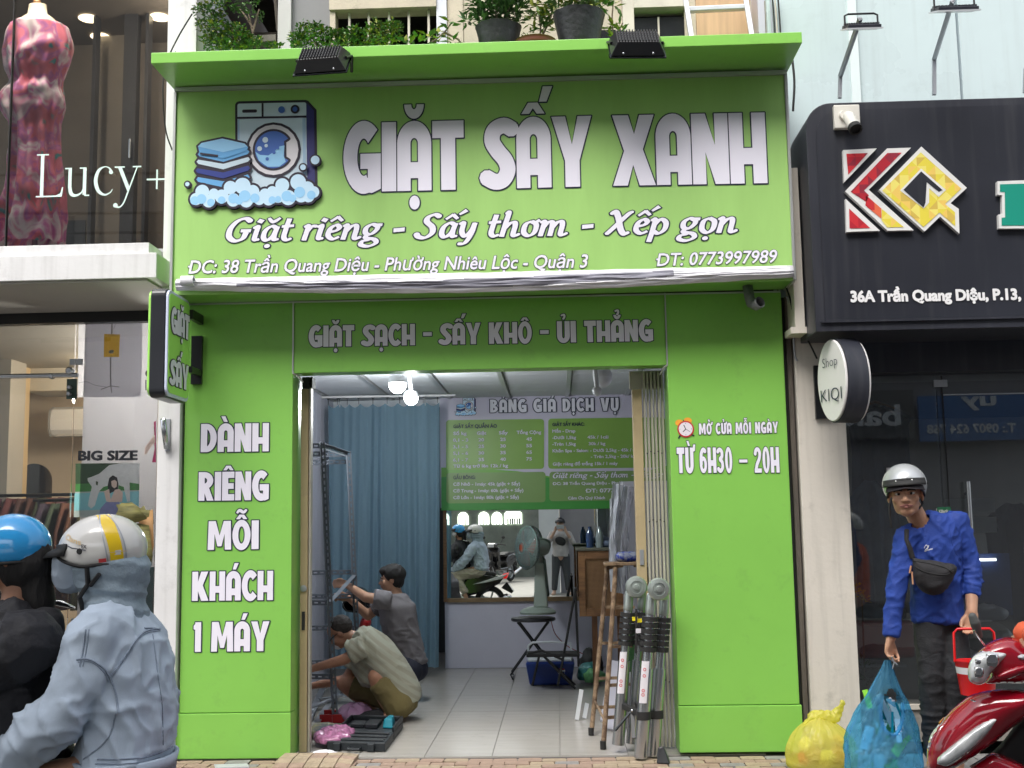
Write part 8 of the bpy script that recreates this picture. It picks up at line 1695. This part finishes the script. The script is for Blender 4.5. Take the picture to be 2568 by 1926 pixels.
# sling bag
bg_ = thing('sling_bag', 'black half moon sling bag worn across the blue shirt', 'bag', M_(2000, 1270, -.12)); mk('bag_black', (.020, .019, .021), rough=.8, var=.2, scale=14, bump=.5, bscale=220); mk('leather', (.50, .26, .15), rough=.7, var=.1)
bo = [(1970, 1205), (2020, 1212), (2066, 1222), (2060, 1250), (2043, 1275), (2018, 1287), (1995, 1280), (1978, 1262), (1972, 1235)]
def pillow(pts, Yf, bulge, thick, n=18, edge=18, Yb=None, ybend=None):
    """a padded shell: outline in survey pixels on plane Yf, swelling towards the street"""
    P = [(p[0], p[1]) for p in spline(pts+[pts[0]], 5)][:-1]; a = np.array(P); lo, hi = a.min(0), a.max(0); g = max(hi-lo)/n; vs = [Vector(p) for p in P]; ins = []
    for x in np.arange(lo[0]+g/2, hi[0], g):
        for y in np.arange(lo[1]+g/2, hi[1], g):
            b = np.roll(a, -1, 0); c = ((a[:, 1] > y) != (b[:, 1] > y)) & (x < (b[:, 0]-a[:, 0])*(y-a[:, 1])/np.where(b[:, 1] == a[:, 1], 1e-12, b[:, 1]-a[:, 1])+a[:, 0])
            if c.sum() % 2 and np.min(np.hypot(a[:, 0]-x, a[:, 1]-y)) > g*.55: vs.append(Vector((x, y)))
    m = len(P)
    if area(P) < 0: order = list(range(m))[::-1]
    else: order = list(range(m))
    v, e, f, _, _, of = delaunay_2d_cdt(vs, [], [order], 1, 1e-6); f = [t for t, s in zip(f, of) if s]
    bnd = np.array([(v_[0], v_[1]) for v_ in [vs[k] for k in range(m)]]); out1 = []; out2 = []
    for p in v:
        b2 = np.roll(bnd, -1, 0); d = b2-bnd; q = np.array([p[0], p[1]]); tt = np.clip(((q-bnd)*d).sum(1)/np.maximum((d*d).sum(1), 1e-9), 0, 1); ds = np.min(np.hypot(*(bnd+d*tt[:, None]-q).T)); k = min(1, ds/edge); h = math.sqrt(max(0, 1-(1-k)**2))
        yb = ybend(p[0], p[1]) if ybend else 0
        out1.append(A(p[0], p[1], Yf+yb-bulge*h)); out2.append(A(p[0], p[1], Yf+yb+thick*h+.0001))
    nb = len(out1); mb = MB(); mb.add(out1+out2, f+[tuple(nb+i for i in reversed(t)) for t in f]); me = mb.mesh(); b = bmesh.new(); b.from_mesh(me); bmesh.ops.remove_doubles(b, verts=b.verts, dist=.0006); b.to_mesh(me); b.free(); return me
me = pillow(bo, MY-.10, .07, .05, 22, 26); warp(me, lambda p, n: .004*(ridge(p, 20, (.5, 1, 2))-.3)); so_ = obj('pouch', me, 'bag_black', bg_, smooth=60); bv = surf(so_)
seam(bg_, bv, [(1974, 1212), (2000, 1216), (2040, 1226), (2058, 1238)], 'rubber', .004, 'zip', .001); seam(bg_, bv, [(1974, 1222), (2000, 1236), (2040, 1242), (2060, 1232)], 'rubber', .003, 'zip', .001)
bvs = surf(sh_o)
q = []
for u, v in ((1958, 1145), (1957, 1165), (1965, 1185), (1970, 1205)): h, n = hitpx(bvs, u, v); q.append((h if h is not None else M_(u, v, -.06))+Vector((0, -.008, 0)))
mb = MB(); mb.tube(q, [.014, .012, .014, .016], 8); obj('strap', mb, 'bag_black', bg_, smooth=60)
for pts in ([(1968, 1222), (1965, 1238)], [(1970, 1235), (1972, 1262)]): mb = MB(); mb.tube([M_(p[0], p[1], -.17) for p in pts], .005, 6); obj('zip_pull', mb, 'leather', bg_)
# keys in hand
mb = MB(); mb.tube([M_(1925, 1418, -.13), M_(1932, 1430, -.13), M_(1928, 1445, -.13)], .003, 6); mb.tube([M_(1926, 1425, -.12), M_(1938, 1436, -.12)], .004, 6); tag(obj('key_bunch', mb, 'dull_steel'), 'small bunch of keys dangling from the hand above the blue bag', 'keys')

# ------------------------------------------------------------ bags on the pavement
def plastic(name, col, alpha, rough=.18, tr=.35):
    m = bpy.data.materials.new(name); m.use_nodes = True; N = m.node_tree.nodes; L = m.node_tree.links; b = N['Principled BSDF']; b.inputs['Base Color'].default_value = tuple(col)+(1,); b.inputs['Roughness'].default_value = rough; b.inputs['Specular IOR Level'].default_value = .6
    tl = N.new('ShaderNodeBsdfTranslucent'); tl.inputs[0].default_value = tuple(col)+(1,); m1 = N.new('ShaderNodeMixShader'); m1.inputs[0].default_value = tr
    t = N.new('ShaderNodeBsdfTransparent'); t.inputs[0].default_value = tuple(min(1, c*1.3+.05) for c in col)+(1,); m2 = N.new('ShaderNodeMixShader'); m2.inputs[0].default_value = 1-alpha
    tc = N.new('ShaderNodeTexCoord'); nb = N.new('ShaderNodeTexNoise'); nb.inputs['Scale'].default_value = 14; nb.inputs['Detail'].default_value = 4; nb.inputs['Distortion'].default_value = 1.5; L.new(tc.outputs['Object'], nb.inputs['Vector']); bp = N.new('ShaderNodeBump'); bp.inputs['Strength'].default_value = .7; bp.inputs['Distance'].default_value = .02; L.new(nb.outputs['Fac'], bp.inputs['Height']); L.new(bp.outputs[0], b.inputs['Normal'])
    L.new(b.outputs[0], m1.inputs[1]); L.new(tl.outputs[0], m1.inputs[2]); L.new(m1.outputs[0], m2.inputs[1]); L.new(t.outputs[0], m2.inputs[2]); L.new(m2.outputs[0], N['Material Output'].inputs[0]); MT[name] = m
plastic('yellow_film', (.88, .82, .20), .55); plastic('blue_film', (.20, .55, .80), .33, tr=.2)
yb = thing('yellow_bag', 'full knotted yellow plastic rubbish bag at the foot of the cream column', 'rubbish bag', (1.55, -.36, 0))
c = Vector((A(1772, 1590, -.40).x, -.40, .17)); prof = [(.0, 0), (.18, 0), (.20, .05), (.195, .11), (.16, .18), (.11, .235), (.055, .275), (.035, .295), (.01, .30)]
mb = MB(); mb.lathe((c.x, c.y, .0), [(p[0], p[1]) for p in spline(prof, 5)], 72); me = mb.mesh()
for v in me.vertices:
    dx, dy = v.co.x-c.x, v.co.y-c.y; a = math.atan2(dy, dx); z = v.co.z; k = 1+.10*ridge((math.cos(a)*1.0, math.sin(a), z*1.2), 3.2)*min(1, z*6)+.05*math.sin(a*17)*min(1, max(0, z-.16)*7)+.03*nz((dx, dy, z), 20)
    v.co.x = c.x+dx*k*1.02; v.co.y = c.y+dy*k*.8; v.co.z = z+.012*nz((dx*6, dy*6, 1), 1)*(z > .02)
obj('sack', me, 'yellow_film', yb, smooth=80)
for (u, v0, u1, v1, r) in ((1758, 1548, 1738, 1566, .032), (1803, 1550, 1820, 1518, .030)):
    mb = MB(); mb.chain([(A(1780+(10 if u > 1780 else -6), 1550, -.40), .04), (A(u, v0, -.40), r), (A(u1, v1, -.42), .012)]); me = blob(mb, .006, 3); warp(me, lambda p, n: .010*(ridge(p, 28)-.2)); obj('knot_ear', me, 'yellow_film', yb, smooth=80)
for i, (dx, dz, r, m) in enumerate(((-.05, .08, .07, 'cane'), (.08, .07, .075, 'leather'), (.0, .14, .07, 'khaki'), (.02, .06, .08, 'vinyl_white'), (.10, .15, .04, 'ply'), (-.10, .06, .05, 'ink_red'), (-.09, .13, .05, 'sticker'))):
    mb = MB(); mb.ell((c.x+dx, c.y-.03, max(dz, r*.8)), (r, r*.8, r*.8)); me = mb.mesh(); warp(me, folds(.012, 12)); obj('waste', me, m, yb, smooth=60)
bb = thing('blue_bag', 'translucent blue plastic bag full of offcuts held up by the man', 'rubbish bag', (1.9, -.78, 0)); BYY = -.86
top_ = RW+(M_(1917, 1425, -.06)-RW).normalized()*.12; bc = Vector((A(1905, 1600, BYY).x, BYY, 0)); prof = [(.0, .0), (.17, .0), (.19, .05), (.188, .14), (.175, .24), (.15, .33)]
mb = MB(); rows = []; nn = 80; Ht = top_.z
for i in range(46):
    t = i/45; z = t*Ht; w = np.interp(t, [0, .02, .08, .25, .45, .62, .78, .92, 1], [.15, .185, .195, .192, .168, .120, .07, .03, .014]); cx = bc.x+(top_.x-bc.x)*max(0, (t-.35)/.65)**1.2; cy = bc.y+(top_.y-bc.y)*max(0, (t-.35)/.65); row = []
    for j in range(nn):
        a = 2*PI*j/nn; k = 1+.11*ridge((math.cos(a), math.sin(a), z*1.6), 3.0)+.10*t*math.sin(a*9+3*t)+.03*nz((math.cos(a)*3, math.sin(a)*3, z*14), 1.6); row.append((cx+w*k*math.cos(a)*1.02, cy+w*k*math.sin(a)*.72, z+.006*nz((a, t*5, 0), 3)*(i > 1)))
    rows.append(row)
mb.grid(rows, closeu=True); me = mb.mesh(); ofc = A(1925, 1535, BYY-.1)
cut(me, lambda p: p.y < BYY and ((p.x-ofc.x)/.060)**2+((p.z-ofc.z-.0)/.125)**2 < 1)
obj('sack', me, 'blue_film', bb, smooth=80, normals=False)
mb = MB(); q = [Vector((ofc.x+.062*math.cos(a), BYY-.105-.01*math.sin(a), ofc.z+.128*math.sin(a))) for a in np.linspace(PI*.9, PI*2.1, 18)]; mb.tube(q, .010, 8); me = mb.mesh(); warp(me, folds(.006, 30)); obj('handle_edge', me, 'blue_film', bb, smooth=80)
mk('strip_green', (.30, .70, .06), rough=.4, var=.02); rq = random.Random(12)
for i in range(34):
    x = ofc.x+rq.uniform(-.12, .08); y = BYY+rq.uniform(-.06, .08); z = rq.uniform(.05, .30) if i > 9 else rq.uniform(.30, .44); d = Vector((rq.uniform(-.5, .5), rq.uniform(-.3, .3), 1 if i < 16 else rq.uniform(-.2, .6))).normalized(); L_ = rq.uniform(.05, .11); mb = MB(); p = Vector((x, y, z)); mb.bar(p-d*L_, p+d*L_, rq.choice((.012, .03, .05)), .006, up=(0, 1, 0)); obj('offcut', mb, rq.choice(['strip_green', 'white_lam', 'pvc', 'sticker', 'print_white', 'teal_plastic', 'bag_green']), bb)
mb = MB(); p = A(1868, 1490, BYY-.03); mb.bar(A(1880, 1530, BYY-.05), p, .03, .004, up=(0, 1, 0)); obj('offcut', mb, 'strip_green', bb)
for (u0, v0, u1, v1) in ((1845, 1560, 1905, 1625), (1850, 1640, 1960, 1655), (1930, 1520, 1950, 1570)): pass
# red bucket
bk_ = thing('red_bucket', 'red plastic bucket with wire handle carried behind the red scooter headlight', 'bucket', A(2105, 1490, -1.15)); mk('bucket_red', (.72, .012, .015), rough=.3, var=.03)
bp_ = A(2112, 1500, -1.15); mb = MB(); mb.lathe(bp_, [(0, 0), (.085, 0), (.105, .17), (.11, .175), (.102, .17), (.08, .01)], 30); obj('pail', mb, 'bucket_red', bk_, smooth=40)
mb = MB(); mb.lathe(bp_+Vector((0, 0, .11)), [(.0985, 0), (.103, .035)], 30); obj('white_band', mb, 'pure_white', bk_, smooth=40)
hh = bp_+Vector((0, 0, .17)); mb = MB(); mb.tube([hh+Vector((-.108, 0, 0)), hh+Vector((-.105, -.0, .15)), hh+Vector((-.085, 0, .17)), hh+Vector((.085, 0, .17)), hh+Vector((.105, 0, .15)), hh+Vector((.108, 0, 0))], .007, 8); obj('handle', mb, 'bucket_red', bk_, smooth=60)

# ------------------------------------------------------------ red scooter nose, lower right
RYY = -2.6
rs = thing('red_scooter', 'glossy dark red scooter entering the frame at the lower right corner', 'motorbike', (1.95, RYY, RD)); mk('red_gloss', (.36, .006, .02), rough=.12, var=.05, coat=1.0); mk('lamp_glass', (.80, .84, .84), rough=.10, var=.35, scale=16, coat=1.0, metal=.15); mk('amber', (.75, .28, .04), rough=.2, var=.05, coat=.6)
cr = lambda L: [(1895+x*.2212, 1292+y*.2212) for x, y in L]
obj('leg_shield', pillow(cr([(480, 1640), (492, 1450), (560, 1300), (680, 1140), (820, 1010), (930, 940), (1160, 892), (1433, 900), (1560, 960), (1500, 1130), (1300, 1280), (1160, 1400), (960, 1540), (760, 1660), (560, 1720)]), RYY, .09, .16, 34, 55, ybend=lambda u, v: (u-2150)*-.0006), 'red_gloss', rs, smooth=70)
obj('signal_lens', pillow(cr([(585, 1620), (600, 1550), (740, 1430), (900, 1300), (1050, 1200), (1200, 1150), (1110, 1290), (960, 1450), (820, 1560), (690, 1640)]), RYY-.065, .035, .02, 22, 14), 'lamp_glass', rs, smooth=60)
obj('corner_lens', pillow(cr([(488, 1470), (520, 1340), (600, 1230), (660, 1160), (650, 1200), (580, 1310), (530, 1420), (505, 1490)]), RYY-.03, .03, .02, 16, 8), 'lamp_glass', rs, smooth=60)
obj('corner_lamp', pillow(cr([(600, 1215), (640, 1170), (655, 1165), (640, 1200), (605, 1240)]), RYY-.06, .012, .01, 8, 4), 'amber', rs, smooth=60)
obj('handle_cover', pillow(cr([(990, 520), (1060, 450), (1170, 400), (1300, 380), (1433, 430), (1600, 560), (1600, 760), (1433, 830), (1250, 830), (1060, 832), (1100, 740)]), RYY-.02, .09, .14, 26, 40), 'red_gloss', rs, smooth=70)
obj('headlight', pillow(cr([(1005, 520), (1130, 510), (1262, 522), (1275, 575), (1190, 660), (1110, 740), (1052, 828), (980, 848), (905, 815), (885, 740), (895, 640), (940, 560)]), RYY-.075, .06, .04, 24, 26), 'lamp_glass', rs, smooth=60)
for (x, y, w, h) in ((985, 620, 30, 25), (990, 720, 45, 50), (1120, 600, 60, 60)): obj('reflector', pillow(cr([(x-w, y-h), (x+w, y-h*.8), (x+w*.9, y+h), (x-w*.8, y+h)]), RYY-.13, .008, .004, 8, 5), 'chrome', rs, smooth=60)
obj('indicator', pillow(cr([(1320, 570), (1433, 550), (1560, 590), (1433, 610)]), RYY-.105, .012, .01, 12, 6), 'lens_w', rs, smooth=60)
obj('lower_trim', pillow(cr([(1130, 775), (1250, 700), (1433, 650), (1500, 690), (1350, 770), (1220, 800)]), RYY-.105, .02, .01, 16, 10), 'red_gloss', rs, smooth=60)
obj('inner_shield', pillow(cr([(1000, 1600), (1200, 1430), (1433, 1150), (1700, 1100), (1700, 1800), (1000, 1800)]), RYY+.12, .04, .1, 20, 30), 'rubber', rs, smooth=60)
obj('front_fender', pillow(cr([(900, 1640), (1000, 1580), (1130, 1510), (1300, 1560), (1500, 1680), (1500, 1800), (1000, 1800)]), RYY+.06, .08, .12, 20, 30), 'red_gloss', rs, smooth=70)
obj('badge_mark', pillow(cr([(905, 985), (950, 995), (965, 1015), (920, 1008)]), RYY-.075, .004, .003, 8, 3), 'chrome', rs)
wc = A(2235, 1780, RYY+.1); mb = MB(); mb.tube([wc+Vector((.22*math.cos(a), 0, .22*math.sin(a))) for a in [2*PI*i/32 for i in range(32)]], .045, 12, closed=True); obj('wheel', mb, 'tyre', rs, smooth=80)
mb = MB(); mb.chain([(A(2101, 1332, RYY-.05), .016), (A(2106, 1345, RYY-.05), .020), (A(2114, 1372, RYY-.02), .016)]); obj('grip', mb, mk('grip_grey', (.10, .105, .10), rough=.6, var=.1), rs, smooth=60); mb = MB(); mb.tube([A(2104, 1362, RYY-.08), A(2114, 1378, RYY-.07), A(2126, 1393, RYY-.04)], [.003, .004, .005], 8); obj('brake_lever', mb, 'chrome', rs, smooth=60)
x0_ = A(2212, 1500, RYY).x
for nm, a_, b_2, m_ in (('seat', (x0_+.65, RYY-.10, .55), (x0_+1.3, RYY+.22, .70), 'rubber'), ('body', (x0_+.5, RYY-.08, .20), (x0_+1.3, RYY+.2, .54), 'red_gloss'), ('floor_board', (x0_+.1, RYY-.05, .14), (x0_+.6, RYY+.2, .2), 'rubber')): part(nm, a_, b_2, m_, rs, .04)
p3_ = thing('person', 'red scooter rider in orange sleeve, almost wholly beyond the right edge', 'person', (x0_+.75, RYY, .6)); mk('orange_cloth', (.72, .13, .05), rough=.8, var=.1)
hb = Vector((x0_+.8, RYY+.05, .72)); mb = MB(); hd = hb+Vector((-.02, 0, .62)); head(mb, hd, (-1, 0, 0), (0, 0, 1)); mb.chain([(hb, .14), (hb+Vector((0, 0, .35)), .14), (hd+Vector((0, 0, -.1)), .055)])
gr = A(2205, 1378, RYY-.05)
for s in (-1, 1): mb.chain([(hb+Vector((0, s*.17, .38)), .055), (gr+Vector((.30, s*.15, -.02)), .042), (gr+Vector((.10, s*.05+.05, .0)), .03)]); hand(mb, gr+Vector((.10, s*.05+.05, .0)), (-1, 0, -.1), (0, 0, -1), .8, s); mb.chain([(hb+Vector((0, s*.09, 0)), .1), (hb+Vector((-.42, s*.12, -.05)), .065), (hb+Vector((-.40, s*.12, -.45)), .04)])
obj('body', blob(mb, .012, 4), 'skin', p3_, smooth=80)
mb = MB(); mb.chain([(hb+Vector((0, 0, .05)), .16), (hb+Vector((0, 0, .38)), .16)])
for s in (-1, 1): mb.chain([(hb+Vector((0, s*.17, .38)), .08), (gr+Vector((.30, s*.15, -.02)), .07), (gr+Vector((.04, s*.05+.02, .012)), .045)])
me = blob(mb, .013, 4); warp(me, folds(.008, 9)); obj('jacket', me, 'orange_cloth', p3_, smooth=80); helmet(p3_, hd+Vector((0, 0, .05)), (-1, 0, 0), (0, 0, 1), 'helm_white')

# ------------------------------------------------------------ squatting man, beige striped shirt
OY = 1.45
def O_(u, v, dy=0): return A(u, v, OY+dy)
om = thing('person', 'older man in striped pale shirt and olive shorts squatting by the metal rack', 'person', (-1.4, OY, 0)); mk('olive', (.16, .13, .05), rough=.85, var=.15, bump=.2); mk('hair_grey', (.035, .03, .028), rough=.8, var=.5, scale=60, bump=.5)
sm2 = bpy.data.materials.new('striped'); sm2.use_nodes = True; MT['striped'] = sm2; N = sm2.node_tree.nodes; L = sm2.node_tree.links; b = N['Principled BSDF']; b.inputs['Roughness'].default_value = .85
tc = N.new('ShaderNodeTexCoord'); mp = N.new('ShaderNodeMapping'); mp.inputs['Rotation'].default_value = (0, math.radians(-38), 0); wv = N.new('ShaderNodeTexWave'); wv.wave_type = 'BANDS'; wv.bands_direction = 'Z'; wv.inputs['Scale'].default_value = 6.2; wv.inputs['Distortion'].default_value = .8; rp = N.new('ShaderNodeValToRGB'); e = rp.color_ramp.elements; e[0].position = .35; e[0].color = (.34, .35, .28, 1); e[1].position = .75; e[1].color = (.29, .285, .22, 1)
L.new(tc.outputs['Object'], mp.inputs[0]); L.new(mp.outputs[0], wv.inputs['Vector']); L.new(wv.outputs['Fac'], rp.inputs[0]); L.new(rp.outputs[0], b.inputs['Base Color'])
wrinkle('striped', 4, .35, 0, .03); wrinkle('olive', 5, .35, 0, .02); mb = MB(); hc = O_(733, 1368); P, R = head(mb, hc, Vector((-.72, -.12, -.68)), Vector((-.68, 0, .73)), .95)
mb.chain([(hc+Vector((.05, 0, -.02)), .055), (O_(775, 1385), .07)])
mb.loft([(O_(*p), r, ry) for p, r, ry in (((795, 1388), .07, .10), ((815, 1410), .09, .13), ((847, 1455), .10, .14), ((868, 1505), .11, .14))])
hipo = O_(864, 1508)
for s, kn, an in ((-1, (812, 1462), (838, 1548)), (1, (745, 1478), (800, 1546))):
    k_ = O_(*kn, s*.14); a_ = O_(*an, s*.12); a_.z = .09; mb.chain([(hipo+Vector((0, s*.10, 0)), .09), (k_, .062), (k_.lerp(a_, .45), .060), (a_, .036)]); shoe(mb, a_+Vector((.04, 0, -.085)), a_+Vector((-.18, 0, -.085)), .04, .06)
for s, el, wr in ((-1, (742, 1425), (668, 1446)), (1, (748, 1468), (672, 1482))):
    sh = O_(786, 1402, s*.15); e_ = O_(*el, s*.17); w_ = O_(*wr, s*.12); mb.chain([(sh, .042), (e_, .042), (w_, .027)]); hand(mb, w_, (-1, 0, -.05), (0, -s*.5, -1), .5, s)
me = blob(mb, .0085, 4); obj('body', me, 'skin_dark', om, smooth=80)
mb = MB()
mb.loft([(O_(*p), r, ry) for p, r, ry in (((778, 1372), .08, .12), ((798, 1388), .115, .18), ((822, 1418), .135, .195), ((850, 1460), .140, .19), ((872, 1498), .135, .175), ((882, 1520), .11, .15))])
mb.chain([(O_(790, 1420), .12), (O_(800, 1455), .11)])
mb.chain([(O_(882, 1505), .08), (O_(888, 1520), .05)])
for s, el in ((-1, (752, 1412)), (1, (762, 1450))): sh = O_(785, 1395, s*.17); e_ = O_(*el, s*.17); mb.tube([sh, sh.lerp(e_, .5), e_.lerp(sh, .12)], [.085, .082, .088], 18)
me = blob(mb, .010, 5); warp(me, lambda p, n: .007*(crease((p[0]+p[2]*.5, p[1], p[2]), 8)-.2)+.010*crease(p, 12, (1.6, 1, .5))*(p[0] < -1.45)); obj('shirt', me, 'striped', om, smooth=80)
mb = MB(); mb.ell(O_(862, 1512), (.15, .17, .13))
for s, kn in ((-1, (812, 1462)), (1, (745, 1478))): k_ = O_(*kn, s*.14); h_ = hipo+Vector((0, s*.10, -.02)); mb.chain([(h_, .12), (h_.lerp(k_, .6), .10)]); mb.tube([h_.lerp(k_, .5), h_.lerp(k_, .86)], [.10, .09], 16)
me = blob(mb, .011, 5); warp(me, folds(.008, 9)); obj('shorts', me, 'olive', om, smooth=80)
mb = MB(); up_ = Vector((-.62, 0, .78)); mb.ell(hc+up_*.030+Vector((.030, 0, .035)), (.090, .082, .082), n=22, m=14); me = blob(mb, .007, 3); warp(me, folds(.004, 30)); obj('hair', me, 'hair_grey', om, smooth=80)
mb = MB(); mb.tube([P(-.078, -.01, .004), P(-.07, .06, .008), P(-.055, .09, .004)], .003, 6); mb.tube([P(-.058, .094, .004), P(-.03, .108, .008), P(0, .104, .002), P(.03, .108, .008), P(.058, .094, .004)], .003, 6); obj('glasses', mb, 'rubber', om)
mb = MB(); mb.ell(P(0, .070, -.058), (.040, .026, .036)); obj('face_mask', mb, 'sticker', om, smooth=80)
for s, an in ((-1, (838, 1548)), (1, (800, 1546))):
    a_ = O_(*an, s*.12); a_.z = .09; mb = MB(); mb.chain([(Vector((a_.x+.05, a_.y, .018)), .03), (Vector((a_.x-.06, a_.y, .022)), .045), (Vector((a_.x-.19, a_.y, .02)), .046)]); mb.chain([(Vector((a_.x-.07, a_.y, .05)), .05), (Vector((a_.x-.16, a_.y, .035)), .048)]); me = blob(mb, .007, 3)
    for v in me.vertices: v.co.z = max(v.co.z, .0)
    obj('slipper', me, 'black_cloth', om, smooth=70)

# ------------------------------------------------------------ young man, grey T shirt
YY = 2.45
def Y_(u, v, dy=0): return A(u, v, YY+dy)
ym = thing('person', 'black haired young man in grey T shirt crouching before the blue curtain', 'person', (-1.25, YY, 0)); mk('tee_grey', (.17, .16, .17), rough=.9, var=.1, bump=.2, bscale=150); wrinkle('tee_grey', 4, .35, 0, .03, (1.3, 1, .7)); mk('navy_cloth', (.01, .013, .03), rough=.8, var=.2)
mb = MB(); hc = Y_(845, 1251); P, R = head(mb, hc, Vector((-1, -.15, -.08)), (0, 0, 1), .98)
mb.chain([(hc+Vector((.02, 0, -.06)), .052), (Y_(855, 1282), .055), (Y_(858, 1300), .08)])
mb.loft([(Y_(*p), r, .12) for p, r in (((858, 1300), .10), ((860, 1320), .14), ((868, 1360), .135), ((880, 1410), .13), ((888, 1450), .13))])
hz = Y_(888, 1445)
for s in (-1, 1): k_ = Vector((hz.x-.42, YY+s*.16, .52)); a_ = Vector((hz.x-.10, YY+s*.14, .12)); mb.chain([(hz+Vector((0, s*.09, 0)), .09), (k_, .06), (k_.lerp(a_, .45), .058), (a_, .036)]); shoe(mb, a_+Vector((.06, 0, -.06)), a_+Vector((-.15, 0, -.11)), .04, .07)
for s, el, wr in ((-1, (790, 1290), (748, 1262)), (1, (795, 1330), (752, 1290))): sh = Y_(832, 1298, s*.17); e_ = Y_(*el, s*.20); w_ = Y_(*wr, s*.06); mb.chain([(sh, .052), (e_, .043), (w_, .028)]); hand(mb, w_, (-1, 0, .1), (0, -s, -.4), .7, s)
obj('body', blob(mb, .0085, 4), 'skin', ym, smooth=80)
mb = MB()
mb.loft([(Y_(*p), r, ry) for p, r, ry in (((858, 1292), .10, .11), ((858, 1312), .155, .16), ((865, 1360), .152, .155), ((877, 1405), .148, .15), ((885, 1438), .158, .16))])
for s, el in ((-1, (790, 1290)), (1, (795, 1330))): sh = Y_(835, 1298, s*.16); e_ = Y_(*el, s*.20); mb.tube([sh+Vector((.04, 0, 0)), sh.lerp(e_, .3), sh.lerp(e_, .62)], [.08, .078, .08], 18)
me = blob(mb, .010, 5); warp(me, lambda p, n: .009*(crease((p[0]+p[2]*.7, p[1], p[2]*.6), 8)-.2)+.007*crease(p, 12, (.5, 1, 2))*(p[2] < .6)); obj('shirt', me, 'tee_grey', ym, smooth=80)
mb = MB(); mb.ell(hz, (.15, .16, .12)); 
for s in (-1, 1): k_ = Vector((hz.x-.42, YY+s*.16, .52)); mb.chain([(hz+Vector((0, s*.09, 0)), .115), (k_.lerp(hz, .25), .09)])
obj('shorts', blob(mb, .012, 4), 'navy_cloth', ym, smooth=80)
mb = MB(); mb.ell(hc+Vector((.022, 0, .045)), (.105, .086, .085), n=24, m=14); mb.ell(hc+Vector((.055, 0, -.01)), (.055, .074, .07)); mb.ell(hc+Vector((-.05, 0, .07)), (.05, .07, .035)); me = blob(mb, .007, 3); warp(me, lambda p, n: .007*(ridge(p, 26, (1, 1, .5))-.2)); obj('hair', me, 'hair_black', ym, smooth=80)
face_bits(ym, P, R, .98)
# helmet and red tool hanging on the rack behind
hgt = thing('hanging_helmet', 'dark full helmet hanging on the rack behind the old man', 'helmet', Y_(770, 1310, .3)); helmet(hgt, Y_(772, 1300, .35), (-.4, -1, .2), (0, 0, 1), 'bike_black', low=-.6, front=-.1, vis_len=.04, name='shell'); mb = MB(); mb.chain([(Y_(790, 1345, .35), .05), (Y_(780, 1370, .35), .035)]); obj('red_liner', mb, 'red_plastic', hgt, smooth=60)

# ------------------------------------------------------------ photographer behind the camera (seen in the mirror)
ph = thing('person', 'photographer in grey top and dark cap reflected in the mirror', 'person', (.05, -8.0, 0)); mk('grey_top', (.40, .38, .37), rough=.85, var=.1, bump=.2); mk('slate', (.05, .055, .06), rough=.85, var=.1)
px_, py_ = .04, -8.02; mb = MB(); hc = Vector((px_, py_, 1.47)); P, R = head(mb, hc, (0, 1, 0), (0, 0, 1), .95)
mb.chain([(hc+Vector((0, 0, -.07)), .05), (Vector((px_, py_, 1.30)), .06), (Vector((px_, py_, 1.2)), .11), (Vector((px_, py_, .95)), .12), (Vector((px_, py_, .82)), .125)])
for s in (-1, 1):
    sh = Vector((px_+s*.18, py_, 1.27)); el = Vector((px_+s*.27, py_+.10, 1.07)); wr = Vector((px_+s*.11, py_+.26, 1.34)); mb.chain([(Vector((px_, py_, 1.26)), .07), (sh, .052), (el, .042), (wr, .028)]); hand(mb, wr, (-s*.35, .1, 1), (-s*.3, 1, 0), .7, s, .9)
    hp = Vector((px_+s*.09, py_, .80)); kn = Vector((px_+s*.12, py_+.02, .45)); an = Vector((px_+s*.15, py_, .08)); mb.chain([(hp, .09), (kn, .058), (an, .038)]); shoe(mb, an+Vector((0, -.05, -.08)), an+Vector((s*.03, .15, -.08)))
obj('body', blob(mb, .010, 4), 'skin_pale', ph, smooth=80)
mb = MB(); mb.ell((px_, py_, 1.20), (.19, .13, .14)); mb.ell((px_, py_, 1.05), (.18, .13, .14)); mb.tube([(px_, py_, 1.05), (px_, py_, .80)], [.165, .175], 22)
for s in (-1, 1): sh = Vector((px_+s*.18, py_, 1.26)); el = Vector((px_+s*.27, py_+.10, 1.07)); wr = Vector((px_+s*.11, py_+.26, 1.34)); mb.chain([(sh, .072), (el, .062)]); mb.tube([el, el.lerp(wr, .45)], [.06, .052], 14)
me = blob(mb, .012, 4); warp(me, folds(.008, 8)); obj('top', me, 'grey_top', ph, smooth=80)
mb = MB()
for s in (-1, 1): mb.chain([(Vector((px_+s*.085, py_, .80)), .11), (Vector((px_+s*.12, py_+.02, .45)), .08)]); mb.tube([Vector((px_+s*.12, py_+.02, .47)), Vector((px_+s*.15, py_, .10))], [.08, .062], 14)
obj('trousers', blob(mb, .012, 4), 'slate', ph, smooth=80)
helmet(ph, hc+Vector((0, .0, .05)), (0, 1, 0), (0, 0, 1), 'bike_black', r=(.105, .125, .10), low=-.2, front=.05, vis_len=.05, name='cap')
mb = MB(); mb.obox((px_, py_+.33, 1.42), (.08, 0, 0), (0, .006, 0), (0, 0, .042)); tag(obj('phone', mb, 'dull_steel', bevel=.004), 'phone held up by the photographer across the street', 'phone')
mb = MB(); mb.ell((px_, py_+.15, 1.12), (.12, .06, .09), Matrix.Rotation(.5, 3, 'Y')); tag(obj('chest_bag', mb, 'bag_black', smooth=60), 'dark chest bag worn by the photographer in the mirror', 'bag')
